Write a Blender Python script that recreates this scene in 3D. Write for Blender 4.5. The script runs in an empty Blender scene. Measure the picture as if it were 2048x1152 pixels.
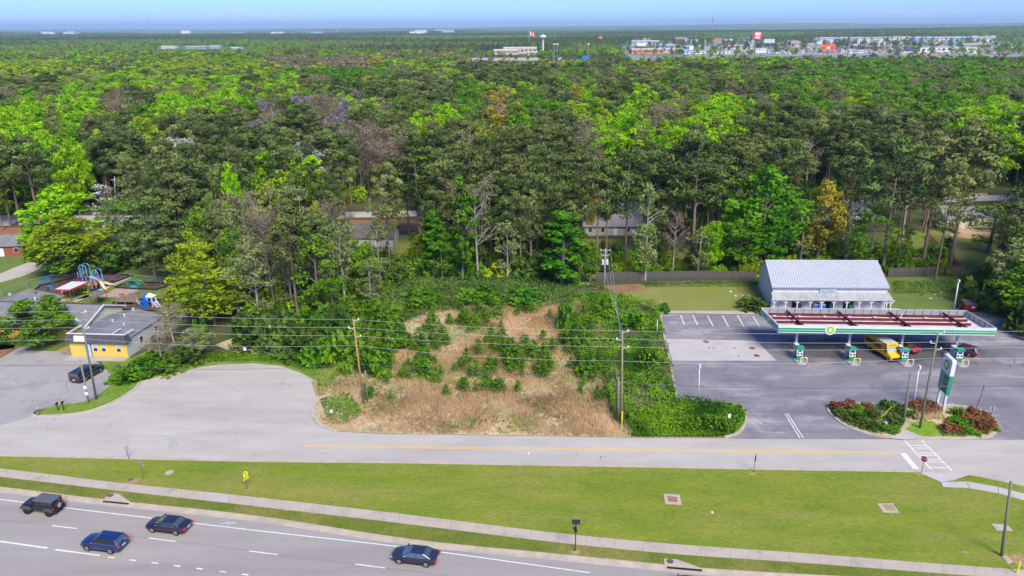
import bpy, math, random
import numpy as np
from mathutils import Vector, Matrix
R = random.Random(7)
N = np.random.default_rng(11)
C = bpy.context.scene.collection
SC = bpy.context.scene
rad = math.radians

# ------------------------------------------------------------------ camera
CAM_H, FPX, HY, ROLL = 52.0, 1480.0, 53.0, rad(0.33)
PITCH = math.atan((576 - HY) / FPX)
fw = np.array([0, math.cos(PITCH), -math.sin(PITCH)])
_up = np.cross([1, 0, 0], fw)
rt = np.array([1, 0, 0]) * math.cos(ROLL) - _up * math.sin(ROLL)
up = np.cross(rt, fw)
cam = bpy.data.cameras.new('camera')
cam.sensor_width = 36; cam.lens = 36 * FPX / 2048
cam.clip_start = 1; cam.clip_end = 80000
co = bpy.data.objects.new('camera', cam); C.objects.link(co)
M = Matrix.Identity(4)
for i in range(3):
    M[i][0] = rt[i]; M[i][1] = up[i]; M[i][2] = -fw[i]
M[2][3] = CAM_H
co.matrix_world = M
SC.camera = co

def G(x, y, z=0.0):
    """where the sight line through a photo point meets the level z"""
    d = fw * FPX + rt * (x - 1024) - up * (y - 576)
    t = (z - CAM_H) / d[2]
    return np.array([d[0] * t, d[1] * t, z])
def W(P):
    v = np.asarray(P, float) - np.array([0, 0, CAM_H])
    k = v @ fw
    return 1024 + FPX * (v @ rt) / k, 576 - FPX * (v @ up) / k
def GP(pts, z=0.0):
    return [tuple(G(x, y, z)[:2]) for x, y in pts]

# ------------------------------------------------------------------ sky, sun, exposure
w = bpy.data.worlds.new('World'); SC.world = w; w.use_nodes = True
nt = w.node_tree; nt.nodes.clear()
SUN_EL, SUN_AZ = rad(46), rad(158)
sky = nt.nodes.new('ShaderNodeTexSky'); sky.sky_type = 'NISHITA'; sky.sun_disc = False
sky.sun_elevation = SUN_EL; sky.sun_rotation = SUN_AZ; sky.altitude = 300
sky.air_density = 1.0; sky.dust_density = 0.3; sky.ozone_density = 2.0
hs = nt.nodes.new('ShaderNodeMix'); hs.data_type = 'RGBA'; hs.blend_type = 'MULTIPLY'
hs.inputs[0].default_value = 1.0; hs.inputs[7].default_value = (0.33, 0.54, 1.12, 1)
nt.links.new(sky.outputs[0], hs.inputs[6])
tc = nt.nodes.new('ShaderNodeTexCoord')
mp = nt.nodes.new('ShaderNodeMapping'); mp.inputs['Scale'].default_value = (1.6, 1.6, 26)
nt.links.new(tc.outputs['Generated'], mp.inputs[0])
nz = nt.nodes.new('ShaderNodeTexNoise'); nz.inputs['Scale'].default_value = 1.7
nz.inputs['Detail'].default_value = 6; nz.inputs['Roughness'].default_value = 0.6
nt.links.new(mp.outputs[0], nz.inputs[0])
cr = nt.nodes.new('ShaderNodeMapRange'); cr.inputs[1].default_value = 0.54; cr.inputs[2].default_value = 0.72
cr.inputs[3].default_value = 0.0; cr.inputs[4].default_value = 0.5
nt.links.new(nz.outputs[0], cr.inputs[0])
mx = nt.nodes.new('ShaderNodeMix'); mx.data_type = 'RGBA'
nt.links.new(cr.outputs[0], mx.inputs[0]); nt.links.new(hs.outputs[2], mx.inputs[6])
mx.inputs[7].default_value = (3.6, 4.5, 7.2, 1)
bg = nt.nodes.new('ShaderNodeBackground'); bg.inputs[1].default_value = 0.092
wo = nt.nodes.new('ShaderNodeOutputWorld')
nt.links.new(mx.outputs[2], bg.inputs[0]); nt.links.new(bg.outputs[0], wo.inputs[0])
sl = bpy.data.lights.new('sun', 'SUN'); sl.energy = 2.8; sl.angle = rad(28); sl.color = (1.0, 0.90, 0.72)
so = bpy.data.objects.new('sun', sl); C.objects.link(so)
sd = Vector((math.sin(SUN_AZ) * math.cos(SUN_EL), math.cos(SUN_AZ) * math.cos(SUN_EL), math.sin(SUN_EL)))
so.rotation_euler = sd.to_track_quat('Z', 'Y').to_euler()
SC.view_settings.view_transform = 'Standard'; SC.view_settings.look = 'None'
SC.view_settings.exposure = 1.16; SC.view_settings.gamma = 1; SC.view_settings.use_curve_mapping = False
cy = SC.cycles
cy.max_bounces = 4; cy.diffuse_bounces = 2; cy.glossy_bounces = 2; cy.transmission_bounces = 2
cy.volume_bounces = 0; cy.transparent_max_bounces = 8
cy.use_denoising = True; cy.use_adaptive_sampling = True; cy.adaptive_threshold = 0.02
cy.caustics_reflective = False; cy.caustics_refractive = False

# ------------------------------------------------------------------ materials
def _n(t, kind, **kw):
    n = t.nodes.new(kind)
    for k, v in kw.items(): setattr(n, k, v)
    return n
MATS = {}
def mat(name, c1, c2=None, scale=1.0, rough=0.8, metal=0.0, bump=0.0, bscale=None, c3=None, s3=0.2, lo=0.35, hi=0.65,
        coord='Object', spec=0.3, stretch=None, amt3=0.6, lo3=0.5, hi3=0.7, coat=0.0, wave=None, crack=None):
    m = bpy.data.materials.new(name); m.use_nodes = True; MATS[name] = m
    t = m.node_tree; p = t.nodes['Principled BSDF']
    p.inputs['Roughness'].default_value = rough; p.inputs['Metallic'].default_value = metal
    p.inputs['Specular IOR Level'].default_value = spec
    if coat: p.inputs['Coat Weight'].default_value = coat; p.inputs['Coat Roughness'].default_value = 0.08
    if coord == 'World': src = _n(t, 'ShaderNodeNewGeometry').outputs['Position']
    else: src = _n(t, 'ShaderNodeTexCoord').outputs['Object']
    if stretch:
        mpn = _n(t, 'ShaderNodeMapping'); mpn.inputs['Scale'].default_value = stretch
        mpn.inputs['Rotation'].default_value = (0, 0, rad(7) if coord == 'World' else 0)
        t.links.new(src, mpn.inputs[0]); src = mpn.outputs[0]
    def noise(s, d=5, r=0.6):
        n = _n(t, 'ShaderNodeTexNoise'); n.inputs['Scale'].default_value = s; n.inputs['Detail'].default_value = d
        n.inputs['Roughness'].default_value = r; t.links.new(src, n.inputs[0]); return n.outputs[0]
    def rng(s, a, b, c=0.0, d=1.0):
        n = _n(t, 'ShaderNodeMapRange')
        for i, v in enumerate((a, b, c, d)): n.inputs[i + 1].default_value = v
        t.links.new(s, n.inputs[0]); return n.outputs[0]
    def mix(f, a, b):
        n = _n(t, 'ShaderNodeMix', data_type='RGBA'); t.links.new(f, n.inputs[0])
        for i, v in ((6, a), (7, b)):
            if isinstance(v, tuple): n.inputs[i].default_value = (*v[:3], 1)
            else: t.links.new(v, n.inputs[i])
        return n.outputs[2]
    col = None
    if c2 is not None: col = mix(rng(noise(scale), lo, hi), c1, c2)
    if c3 is not None: col = mix(rng(noise(s3, 6, 0.65), lo3, hi3, 0, amt3), col if col is not None else c1, c3)
    if coord == 'World' and c2 is not None:
        g_ = noise((3.2 if rough > .94 else 9.0), 3, .75); gm = _n(t, 'ShaderNodeMix', data_type='RGBA', blend_type='MULTIPLY'); gm.inputs[0].default_value = 1.0
        cc = _n(t, 'ShaderNodeCombineColor'); v_ = rng(g_, .3, .7, .70 if rough > .94 else .88, 1.3 if rough > .94 else 1.12)
        for k_ in range(3): t.links.new(v_, cc.inputs[k_])
        t.links.new(col, gm.inputs[6]); t.links.new(cc.outputs[0], gm.inputs[7]); col = gm.outputs[2]
    if crack:
        vo = _n(t, 'ShaderNodeTexVoronoi', feature='DISTANCE_TO_EDGE'); vo.inputs['Scale'].default_value = crack[0]
        wn = _n(t, 'ShaderNodeTexNoise'); wn.inputs['Scale'].default_value = .4; wn.inputs['Detail'].default_value = 6; gp_ = _n(t, 'ShaderNodeNewGeometry').outputs['Position']; t.links.new(gp_, wn.inputs[0])
        va = _n(t, 'ShaderNodeVectorMath', operation='MULTIPLY_ADD'); t.links.new(wn.outputs[1], va.inputs[0]); va.inputs[1].default_value = (5, 5, 0); t.links.new(gp_, va.inputs[2]); t.links.new(va.outputs[0], vo.inputs[0])
        ml_ = _n(t, 'ShaderNodeMath', operation='MULTIPLY'); t.links.new(rng(vo.outputs[0], crack[1], crack[1] * .3, 0, crack[2]), ml_.inputs[0]); t.links.new(rng(noise(.05, 2), .45, .6), ml_.inputs[1])
        col = mix(ml_.outputs[0], col, tuple(c * .45 for c in c1))
    if wave:
        wv = _n(t, 'ShaderNodeTexWave'); wv.inputs['Scale'].default_value = wave[0]; wv.bands_direction = wave[1]
        t.links.new(src, wv.inputs[0])
        col = mix(rng(wv.outputs[1], 0.7, 1.0, 0, wave[2]), col if col is not None else c1, wave[3])
    if col is None: p.inputs['Base Color'].default_value = (*c1[:3], 1)
    else: t.links.new(col, p.inputs['Base Color'])
    if bump:
        b = _n(t, 'ShaderNodeBump'); b.inputs['Strength'].default_value = 1; b.inputs['Distance'].default_value = bump
        t.links.new(noise(bscale or scale * 6, 4, 0.7), b.inputs['Height']); t.links.new(b.outputs[0], p.inputs['Normal'])
    return m

def leafmat(name, ca, cb, trans=0.3, var=0.25, far=False):
    """leaf colour between ca and cb by the clump's own tone, shifted a little per tree"""
    m = bpy.data.materials.new(name); m.use_nodes = True; MATS[name] = m
    t = m.node_tree; t.nodes.clear()
    at = _n(t, 'ShaderNodeAttribute', attribute_name='tone')
    oi = _n(t, 'ShaderNodeObjectInfo')
    mx = _n(t, 'ShaderNodeMix', data_type='RGBA'); mx.inputs[6].default_value = (*ca, 1); mx.inputs[7].default_value = (*cb, 1)
    t.links.new(at.outputs['Fac'], mx.inputs[0])
    hsv = _n(t, 'ShaderNodeHueSaturation')
    r1 = _n(t, 'ShaderNodeMapRange'); r1.inputs[3].default_value = 1 - var; r1.inputs[4].default_value = 1 + var
    t.links.new(oi.outputs['Random'], r1.inputs[0]); t.links.new(r1.outputs[0], hsv.inputs['Value'])
    ml = _n(t, 'ShaderNodeMath', operation='MULTIPLY'); ml.inputs[1].default_value = 7.31
    fr = _n(t, 'ShaderNodeMath', operation='FRACT'); t.links.new(oi.outputs['Random'], ml.inputs[0]); t.links.new(ml.outputs[0], fr.inputs[0])
    r2 = _n(t, 'ShaderNodeMapRange'); r2.inputs[3].default_value = 0.485; r2.inputs[4].default_value = 0.512
    t.links.new(fr.outputs[0], r2.inputs[0]); t.links.new(r2.outputs[0], hsv.inputs['Hue'])
    t.links.new(mx.outputs[2], hsv.inputs['Color'])
    d = _n(t, 'ShaderNodeBsdfDiffuse'); tr = _n(t, 'ShaderNodeBsdfTranslucent')
    t.links.new(hsv.outputs[0], d.inputs[0]); t.links.new(hsv.outputs[0], tr.inputs[0])
    ms = _n(t, 'ShaderNodeMixShader'); ms.inputs[0].default_value = trans
    t.links.new(d.outputs[0], ms.inputs[1]); t.links.new(tr.outputs[0], ms.inputs[2])
    o = _n(t, 'ShaderNodeOutputMaterial'); t.links.new(ms.outputs[0], o.inputs[0])
    return m

def paint(name, c, rough=0.35, coat=0.6): return mat(name, c, rough=rough, coat=coat, spec=0.5)

m_floor = mat('forest_floor', (0.075, 0.065, 0.035), (0.05, 0.085, 0.02), 0.06, 0.95, c3=(0.13, 0.085, 0.045), s3=0.025, coord='World', bump=0.15, bscale=0.8)
m_lawn = mat('lawn', (0.205, 0.24, 0.02), (0.12, 0.195, 0.012), 0.16, 0.95, c3=(0.27, 0.24, 0.06), s3=0.07, coord='World', bump=0.05, bscale=5, stretch=(.7, 2.2, 1), amt3=0.75, lo3=0.46, hi3=0.7, lo=.3, hi=.7)
m_lawn2 = mat('verge_lawn', (0.16, 0.175, 0.022), (0.105, 0.15, 0.014), 0.2, 0.95, c3=(0.27, 0.21, 0.07), s3=0.09, coord='World', bump=0.03, bscale=7, amt3=0.7)
m_yard = mat('yard_lawn', (0.13, 0.185, 0.025), (0.20, 0.21, 0.05), 0.10, 0.95, c3=(0.26, 0.20, 0.09), s3=0.05, coord='World', bump=0.05, bscale=3, amt3=0.7)
m_play = mat('play_lawn', (0.09, 0.16, 0.025), (0.14, 0.185, 0.04), 0.2, 0.95, coord='World', bump=0.04, bscale=4, c3=(0.25, 0.2, 0.08), s3=0.12, amt3=0.5, lo3=0.58, hi3=0.72)
m_dead = mat('dry_soil', (0.52, 0.42, 0.27), (0.36, 0.32, 0.16), 0.22, 0.95, c3=(0.10, 0.14, 0.03), s3=0.1, coord='World', bump=0.1, bscale=2)
m_clay = mat('red_clay', (0.33, 0.20, 0.10), (0.34, 0.25, 0.13), 0.6, 0.95, coord='World', bump=0.03)
m_mulch = mat('bark_mulch', (0.07, 0.045, 0.035), (0.12, 0.085, 0.065), 1.2, 0.95, coord='World', bump=0.05, bscale=6)
m_road = mat('old_pale_asphalt', (0.385, 0.362, 0.315), (0.445, 0.424, 0.37), 0.09, 0.9, c3=(0.30, 0.27, 0.26), s3=0.035, coord='World', stretch=(1, 3.5, 1), bump=0.006, bscale=14, amt3=0.6, crack=(.075, .009, .35))
m_hwy = mat('highway_asphalt', (0.285, 0.266, 0.238), (0.33, 0.31, 0.276), 0.12, 0.85, c3=(0.225, 0.205, 0.20), s3=0.05, coord='World', stretch=(0.35, 3.2, 1), bump=0.005, bscale=14)
m_lot = mat('lot_asphalt', (0.155, 0.15, 0.165), (0.23, 0.225, 0.235), 0.13, 0.9, c3=(0.42, 0.40, 0.39), s3=0.085, coord='World', stretch=(0.8, 2.0, 1), bump=0.006, bscale=12, amt3=0.85, lo3=0.52, hi3=0.72, crack=(.11, .012, .6))
m_lotdark = mat('lot_asphalt_oily', (0.055, 0.055, 0.062), (0.09, 0.09, 0.10), 0.3, 0.85, coord='World', stretch=(2, 1, 1), c3=(0.2, 0.19, 0.19), s3=0.3, amt3=0.5, lo3=0.6, hi3=0.75)
m_conc = mat('concrete', (0.44, 0.40, 0.36), (0.36, 0.33, 0.30), 0.35, 0.9, c3=(0.28, 0.25, 0.22), s3=1.3, coord='World', bump=0.004, bscale=8, amt3=0.5)
m_slab = mat('concrete_slab', (0.42, 0.39, 0.37), (0.47, 0.44, 0.42), 0.25, 0.9, c3=(0.33, 0.29, 0.26), s3=0.2, coord='World', amt3=0.5)
m_kerb = mat('kerb_concrete', (0.47, 0.41, 0.33), (0.39, 0.335, 0.27), 0.8, 0.9, c3=(0.30, 0.24, 0.19), s3=0.25, coord='World', amt3=0.5)
m_walk = mat('pavement_concrete', (0.40, 0.345, 0.28), (0.44, 0.385, 0.315), 0.3, 0.9, c3=(0.27, 0.24, 0.21), s3=0.7, coord='World', amt3=0.6, bump=0.004, bscale=8)
m_white = mat('road_paint_white', (0.75, 0.74, 0.73), (0.58, 0.57, 0.57), 2.0, 0.7, coord='World')
m_worn = mat('road_paint_worn', (0.52, 0.51, 0.52), (0.34, 0.33, 0.34), 1.5, 0.8, coord='World')
m_yel = mat('road_paint_yellow', (0.74, 0.46, 0.03), (0.62, 0.42, 0.06), 2.0, 0.7, coord='World')
m_tar = mat('tar_seam', (0.17, 0.155, 0.155), rough=0.8)
m_iron = mat('cast_iron', (0.09, 0.075, 0.065), (0.14, 0.11, 0.09), 3, 0.7)
m_rust = mat('rusty_iron', (0.25, 0.11, 0.05), (0.35, 0.19, 0.10), 3, 0.8)
m_wood = mat('weathered_pole', (0.22, 0.175, 0.11), (0.30, 0.25, 0.16), 1.2, 0.9, stretch=(6, 6, 0.5), bump=0.01)
m_woodo = mat('treated_pole', (0.34, 0.17, 0.045), (0.36, 0.24, 0.10), 0.8, 0.9, stretch=(6, 6, 0.3))
m_woodg = mat('green_grey_pole', (0.13, 0.15, 0.11), (0.19, 0.20, 0.15), 1.2, 0.9, stretch=(6, 6, 0.5))
m_woodgrey = mat('silver_pole', (0.33, 0.34, 0.36), (0.25, 0.26, 0.28), 1.0, 0.9, stretch=(6, 6, 0.5))
m_galv = mat('galvanised_steel', (0.42, 0.43, 0.45), rough=0.5, metal=0.4)
m_alu = mat('bright_wire', (0.42, 0.43, 0.44), rough=0.5)
m_dwire = mat('dark_wire', (0.09, 0.09, 0.11), rough=0.7)
m_blk = mat('black_plastic', (0.018, 0.018, 0.02), rough=0.5)
m_wht = mat('white_paint', (0.66, 0.67, 0.68), (0.58, 0.59, 0.61), 0.8, 0.5, stretch=(1, 1, 0.3))
m_whc = mat('white_metal_roof', (0.38, 0.40, 0.44), (0.34, 0.36, 0.40), 0.3, 0.45, c3=(0.27, 0.27, 0.28), s3=0.9, amt3=0.4)
m_whd = mat('stained_metal_roof', (0.42, 0.43, 0.45), (0.34, 0.34, 0.34), 0.5, 0.5, c3=(0.23, 0.21, 0.2), s3=1.1, amt3=0.8, stretch=(2, 0.5, 1))
m_grn = paint('station_green', (0.0, 0.25, 0.14))
m_grn2 = paint('station_light_green', (0.15, 0.58, 0.25))
m_grn3 = paint('station_deep_green', (0.0, 0.17, 0.09))
m_maroon = mat('primer_steel', (0.135, 0.018, 0.026), (0.18, 0.035, 0.035), 0.6, 0.65)
m_pan = mat('canopy_deck', (0.62, 0.60, 0.61), (0.48, 0.45, 0.45), 0.9, 0.7, stretch=(0.5, 3, 1), c3=(0.2, 0.17, 0.17), s3=0.5, amt3=0.6)
m_glass = mat('dark_glass', (0.02, 0.025, 0.03), rough=0.08, spec=0.9)
m_sglass = mat('sky_lit_glass', (0.05, 0.07, 0.08), rough=0.06, spec=1.0, coat=1.0)
m_tyre = mat('tyre_rubber', (0.022, 0.022, 0.023), rough=0.85)
m_rim = mat('alloy_rim', (0.50, 0.51, 0.53), rough=0.3, metal=0.7)
m_lamp = mat('clear_lamp', (0.35, 0.36, 0.38), rough=0.15, spec=0.8)
m_tail = mat('red_lamp', (0.48, 0.015, 0.02), rough=0.2, spec=0.7)
m_chrome = mat('chrome', (0.6, 0.6, 0.62), rough=0.2, metal=0.9)
m_bark = mat('pine_bark', (0.155, 0.105, 0.075), (0.22, 0.165, 0.125), 1.5, 0.95, stretch=(4, 4, 0.7))
m_barkg = mat('grey_bark', (0.22, 0.195, 0.165), (0.15, 0.13, 0.11), 1.2, 0.95, stretch=(4, 4, 0.6))
m_barkw = mat('pale_bark', (0.36, 0.33, 0.29), (0.25, 0.22, 0.19), 0.8, 0.95, stretch=(3, 3, 0.5))
m_shing = mat('grey_shingle', (0.155, 0.155, 0.165), (0.20, 0.20, 0.21), 0.5, 0.9, c3=(0.26, 0.26, 0.27), s3=1.6, amt3=0.5, bump=0.02, bscale=6)
m_shing2 = mat('charcoal_shingle', (0.055, 0.055, 0.065), (0.08, 0.08, 0.09), 1.0, 0.9, c3=(0.12, 0.12, 0.13), s3=3, amt3=0.6)
m_yw = mat('yellow_wall', (0.72, 0.49, 0.075), (0.66, 0.46, 0.10), 0.5, 0.75)
m_cream = mat('cream_siding', (0.62, 0.61, 0.50), (0.57, 0.56, 0.47), 0.5, 0.75)
m_pale = mat('pale_siding', (0.52, 0.55, 0.54), (0.47, 0.50, 0.49), 0.5, 0.75)
m_brick = mat('red_brick_wall', (0.30, 0.09, 0.05), (0.24, 0.08, 0.05), 2.0, 0.9)
m_beige = mat('beige_siding', (0.62, 0.53, 0.33), (0.58, 0.49, 0.31), 0.6, 0.8)
m_deck = mat('new_timber', (0.60, 0.45, 0.26), (0.52, 0.38, 0.21), 2.0, 0.8)
m_fenc = mat('grey_fence_wood', (0.06, 0.055, 0.05), (0.12, 0.115, 0.105), 1.0, 0.95, stretch=(3, 3, 0.5))
m_fencb = mat('brown_fence_wood', (0.25, 0.14, 0.075), (0.32, 0.19, 0.11), 1.0, 0.95, stretch=(3, 3, 0.5))
m_blue = mat('blue_trim', (0.03, 0.08, 0.38), rough=0.4)
m_dblue = mat('pale_blue_door', (0.42, 0.55, 0.68), rough=0.5)
m_purple = mat('purple_plastic', (0.16, 0.05, 0.42), rough=0.4)
m_bplay = mat('blue_plastic', (0.015, 0.13, 0.60), rough=0.35)
m_cyan = mat('turquoise_plastic', (0.02, 0.30, 0.52), rough=0.35)
m_lblue = mat('light_blue_steel', (0.15, 0.36, 0.65), rough=0.35)
m_yplay = mat('yellow_plastic', (0.75, 0.52, 0.02), rough=0.4)
m_ylime = mat('lime_plastic', (0.55, 0.62, 0.03), rough=0.4)
m_gplay = mat('green_plastic', (0.02, 0.30, 0.17), rough=0.35)
m_redp = mat('dark_red_steel', (0.25, 0.02, 0.045), rough=0.4)
m_tanp = mat('tan_plastic', (0.62, 0.55, 0.42), rough=0.5)
m_brown = mat('brown_timber', (0.21, 0.15, 0.115), (0.27, 0.20, 0.16), 2, 0.85)
m_orange = mat('orange_plastic', (0.62, 0.16, 0.03), rough=0.5)
m_shade = mat('grey_shade_cloth', (0.10, 0.11, 0.12), (0.15, 0.16, 0.17), 1.0, 0.9)
m_dumps = mat('maroon_skip_paint', (0.20, 0.008, 0.018), (0.15, 0.01, 0.018), 1.0, 0.5)
m_signy = mat('warning_yellow', (0.80, 0.72, 0.03), rough=0.5)
m_signr = mat('stop_red', (0.55, 0.01, 0.03), rough=0.5)
m_tealt = mat('teal_lettering', (0.0, 0.26, 0.23), rough=0.6)
m_signbg = mat('pale_blue_sign', (0.40, 0.56, 0.60), rough=0.6)
m_trk = paint('truck_yellow', (0.80, 0.48, 0.0), 0.3)
m_trko = mat('truck_box_side', (0.62, 0.30, 0.01), (0.70, 0.38, 0.02), 1.0, 0.45)
m_trkr = mat('truck_roof', (0.50, 0.50, 0.44), (0.44, 0.44, 0.40), 1.0, 0.6)
m_far = [mat('town_white', (0.66, 0.66, 0.66), rough=0.7), mat('town_beige', (0.50, 0.43, 0.35), rough=0.8), mat('town_grey', (0.33, 0.34, 0.37), rough=0.8),
         mat('town_brick', (0.32, 0.15, 0.11), rough=0.85), mat('town_blue', (0.30, 0.42, 0.55), rough=0.7), mat('town_dark', (0.12, 0.12, 0.14), rough=0.8),
         mat('town_orange', (0.62, 0.20, 0.07), rough=0.7), mat('town_taupe', (0.31, 0.26, 0.25), rough=0.85)]
m_red = mat('sign_red', (0.72, 0.03, 0.04), rough=0.5)
m_ored = mat('sign_orange_red', (0.85, 0.12, 0.02), rough=0.5)
m_townpave = mat('town_paving', (0.30, 0.29, 0.30), (0.24, 0.25, 0.24), 0.01, 0.9, c3=(0.12, 0.17, 0.05), s3=0.008, coord='World', amt3=0.9, lo3=0.47, hi3=0.55)
m_pstraw = mat('pine_straw', (0.23, 0.105, 0.06), (0.29, 0.15, 0.09), 0.5, 0.95, coord='World')

# ------------------------------------------------------------------ mesh builder
class MB:
    def __init__(s): s.v = []; s.f = []; s.m = []
    def add(s, vs, fs, mi=0):
        b = len(s.v); s.v += [tuple(map(float, p)) for p in vs]; s.f += [tuple(b + i for i in f) for f in fs]; s.m += [mi] * len(fs); return s
    def box(s, x0, x1, y0, y1, z0, z1, mi=0, T=None):
        vs = [(x, y, z) for z in (z0, z1) for y in (y0, y1) for x in (x0, x1)]
        if T: vs = [T(*p) for p in vs]
        return s.add(vs, [(0, 2, 3, 1), (4, 5, 7, 6), (0, 1, 5, 4), (2, 6, 7, 3), (0, 4, 6, 2), (1, 3, 7, 5)], mi)
    def cbox(s, c, d, mi=0, rot=0.0, tilt=0.0):
        """box of size d about c, turned by rot about z after a tilt about x"""
        Rm = Matrix.Rotation(rot, 3, 'Z') @ Matrix.Rotation(tilt, 3, 'X')
        vs = [Rm @ Vector((x * d[0] / 2, y * d[1] / 2, z * d[2] / 2)) + Vector(c) for z in (-1, 1) for y in (-1, 1) for x in (-1, 1)]
        return s.add(vs, [(0, 2, 3, 1), (4, 5, 7, 6), (0, 1, 5, 4), (2, 6, 7, 3), (0, 4, 6, 2), (1, 3, 7, 5)], mi)
    def tube(s, pts, r, n=8, mi=0, caps=True):
        pts = [Vector(p) for p in pts]
        rs = r if isinstance(r, (list, tuple)) else [r] * len(pts)
        vs = []; ref = None
        for i, p in enumerate(pts):
            d = (pts[min(i + 1, len(pts) - 1)] - pts[max(i - 1, 0)])
            d = d.normalized() if d.length > 1e-9 else Vector((0, 0, 1))
            if ref is None: ref = Vector((1, 0, 0)) if abs(d.x) < 0.9 else Vector((0, 1, 0))
            a = d.cross(ref).normalized(); b = d.cross(a); ref = b.cross(d) if False else ref
            for k in range(n):
                t = 2 * math.pi * k / n
                vs.append(p + (a * math.cos(t) + b * math.sin(t)) * rs[i])
        fs = [(i * n + k, i * n + (k + 1) % n, (i + 1) * n + (k + 1) % n, (i + 1) * n + k) for i in range(len(pts) - 1) for k in range(n)]
        if caps: fs += [tuple(range(n))[::-1], tuple((len(pts) - 1) * n + k for k in range(n))]
        return s.add(vs, fs, mi)
    def prism(s, poly, z0, z1, mi=0, side=None):
        n = len(poly)
        vs = [(x, y, z0) for x, y in poly] + [(x, y, z1) for x, y in poly]
        s.add(vs, [tuple(range(n))[::-1], tuple(range(n, 2 * n))], mi)
        b = len(s.v) - 2 * n
        s.f += [(b + i, b + (i + 1) % n, b + n + (i + 1) % n, b + n + i) for i in range(n)]; s.m += [mi if side is None else side] * n
        return s
    def build(s, name, mats, parent=None, smooth=False, loc=None, label=None, kind=None):
        me = bpy.data.meshes.new(name); me.from_pydata(s.v, [], s.f)
        mats = mats if isinstance(mats, (list, tuple)) else [mats]
        for m in mats: me.materials.append(m)
        if len(mats) > 1: me.polygons.foreach_set('material_index', s.m)
        if smooth: me.polygons.foreach_set('use_smooth', [True] * len(s.f))
        me.update()
        o = bpy.data.objects.new(name, me); C.objects.link(o)
        if parent is not None: o.parent = parent
        if loc is not None: o.location = loc
        if label: o['label'] = label
        if kind: o['kind'] = kind
        return o

def thing(name, label, cat, loc=(0, 0, 0), rz=0.0, group=None):
    o = bpy.data.objects.new(name, None); C.objects.link(o); o.empty_display_size = 0.5
    o.location = tuple(map(float, loc)); o.rotation_euler = (0, 0, rz); o['label'] = label; o['category'] = cat
    if group: o['group'] = group
    return o
def tag(o, label, cat, group=None):
    o['label'] = label; o['category'] = cat
    if group: o['group'] = group
    return o
def copy_tree(o, parent=None):
    c = o.copy(); C.objects.link(c)
    if parent is not None: c.parent = parent
    for ch in list(o.children): copy_tree(ch, c)
    return c
def smoothpoly(pts, n=4, closed=False):
    P = [np.array(p, float) for p in pts]; out = []
    L = len(P)
    for i in range(L if closed else L - 1):
        p0 = P[(i - 1) % L] if closed or i > 0 else P[i]; p1 = P[i]; p2 = P[(i + 1) % L]
        p3 = P[(i + 2) % L] if closed or i + 2 < L else P[i + 1 if i + 1 < L else i]
        for k in range(n):
            t = k / n
            out.append(0.5 * ((2 * p1) + (-p0 + p2) * t + (2 * p0 - 5 * p1 + 4 * p2 - p3) * t * t + (-p0 + 3 * p1 - 3 * p2 + p3) * t ** 3))
    if not closed: out.append(P[-1])
    return [tuple(p) for p in out]
def sheet(name, poly, z, m, label=None):
    mb = MB(); mb.add([(x, y, z) for x, y in poly], [tuple(range(len(poly)))])
    a = sum(poly[i][0] * poly[(i + 1) % len(poly)][1] - poly[(i + 1) % len(poly)][0] * poly[i][1] for i in range(len(poly)))
    if a < 0: mb.f = [f[::-1] for f in mb.f]
    return mb.build(name, m, kind='structure', label=label)
def offset(line, d):
    L = [np.array(p, float) for p in line]; out = []
    for i in range(len(L)):
        t = L[min(i + 1, len(L) - 1)] - L[max(i - 1, 0)]; t /= max(np.linalg.norm(t), 1e-9)
        out.append(tuple(L[i] + np.array([-t[1], t[0]]) * d))
    return out
def ribbon(name, line, w, z0, z1, m, kind='structure', parent=None, label=None):
    """solid strip of width w to the left of the line"""
    a = list(line); b = offset(line, w); mb = MB(); n = len(a)
    vs = [(x, y, z0) for x, y in a] + [(x, y, z0) for x, y in b] + [(x, y, z1) for x, y in a] + [(x, y, z1) for x, y in b]
    fs = []
    for i in range(n - 1):
        fs += [(2 * n + i, 2 * n + i + 1, 3 * n + i + 1, 3 * n + i), (i, i + 1, 2 * n + i + 1, 2 * n + i), (n + i + 1, n + i, 3 * n + i, 3 * n + i + 1)]
    fs += [(0, 2 * n, 3 * n, n), (n - 1, 2 * n - 1, 4 * n - 1, 3 * n - 1)]
    mb.add(vs, fs)
    return mb.build(name, m, parent=parent, kind=kind, label=label)
def inpoly(x, y, poly):
    x = np.asarray(x); y = np.asarray(y); c = np.zeros(x.shape, bool); n = len(poly)
    for i in range(n):
        x1, y1 = poly[i]; x2, y2 = poly[(i + 1) % n]
        k = ((y1 > y) != (y2 > y)) & (x < (x2 - x1) * (y - y1) / ((y2 - y1) if y2 != y1 else 1e-9) + x1)
        c ^= k
    return c

def label_rank(i, n):
    o = ('first', 'second', 'third', 'fourth', 'fifth', 'sixth', 'seventh', 'eighth', 'ninth', 'tenth', 'eleventh', 'twelfth', 'thirteenth', 'fourteenth', 'fifteenth', 'sixteenth', 'seventeenth', 'eighteenth', 'nineteenth')
    if i < 19: return o[i]
    tens = {2: 'twenty', 3: 'thirty', 4: 'forty', 5: 'fifty', 6: 'sixty', 7: 'seventy', 8: 'eighty', 9: 'ninety'}
    a, b = divmod(i + 1, 10)
    return (tens[a] + '-' + o[b - 1]) if b else tens[a][:-1] + 'ieth'
# ================================================================== THE SETTING
Zr, Zm, Zg = 0.05, 0.056, 0.15           # road, paint, raised grass
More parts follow.
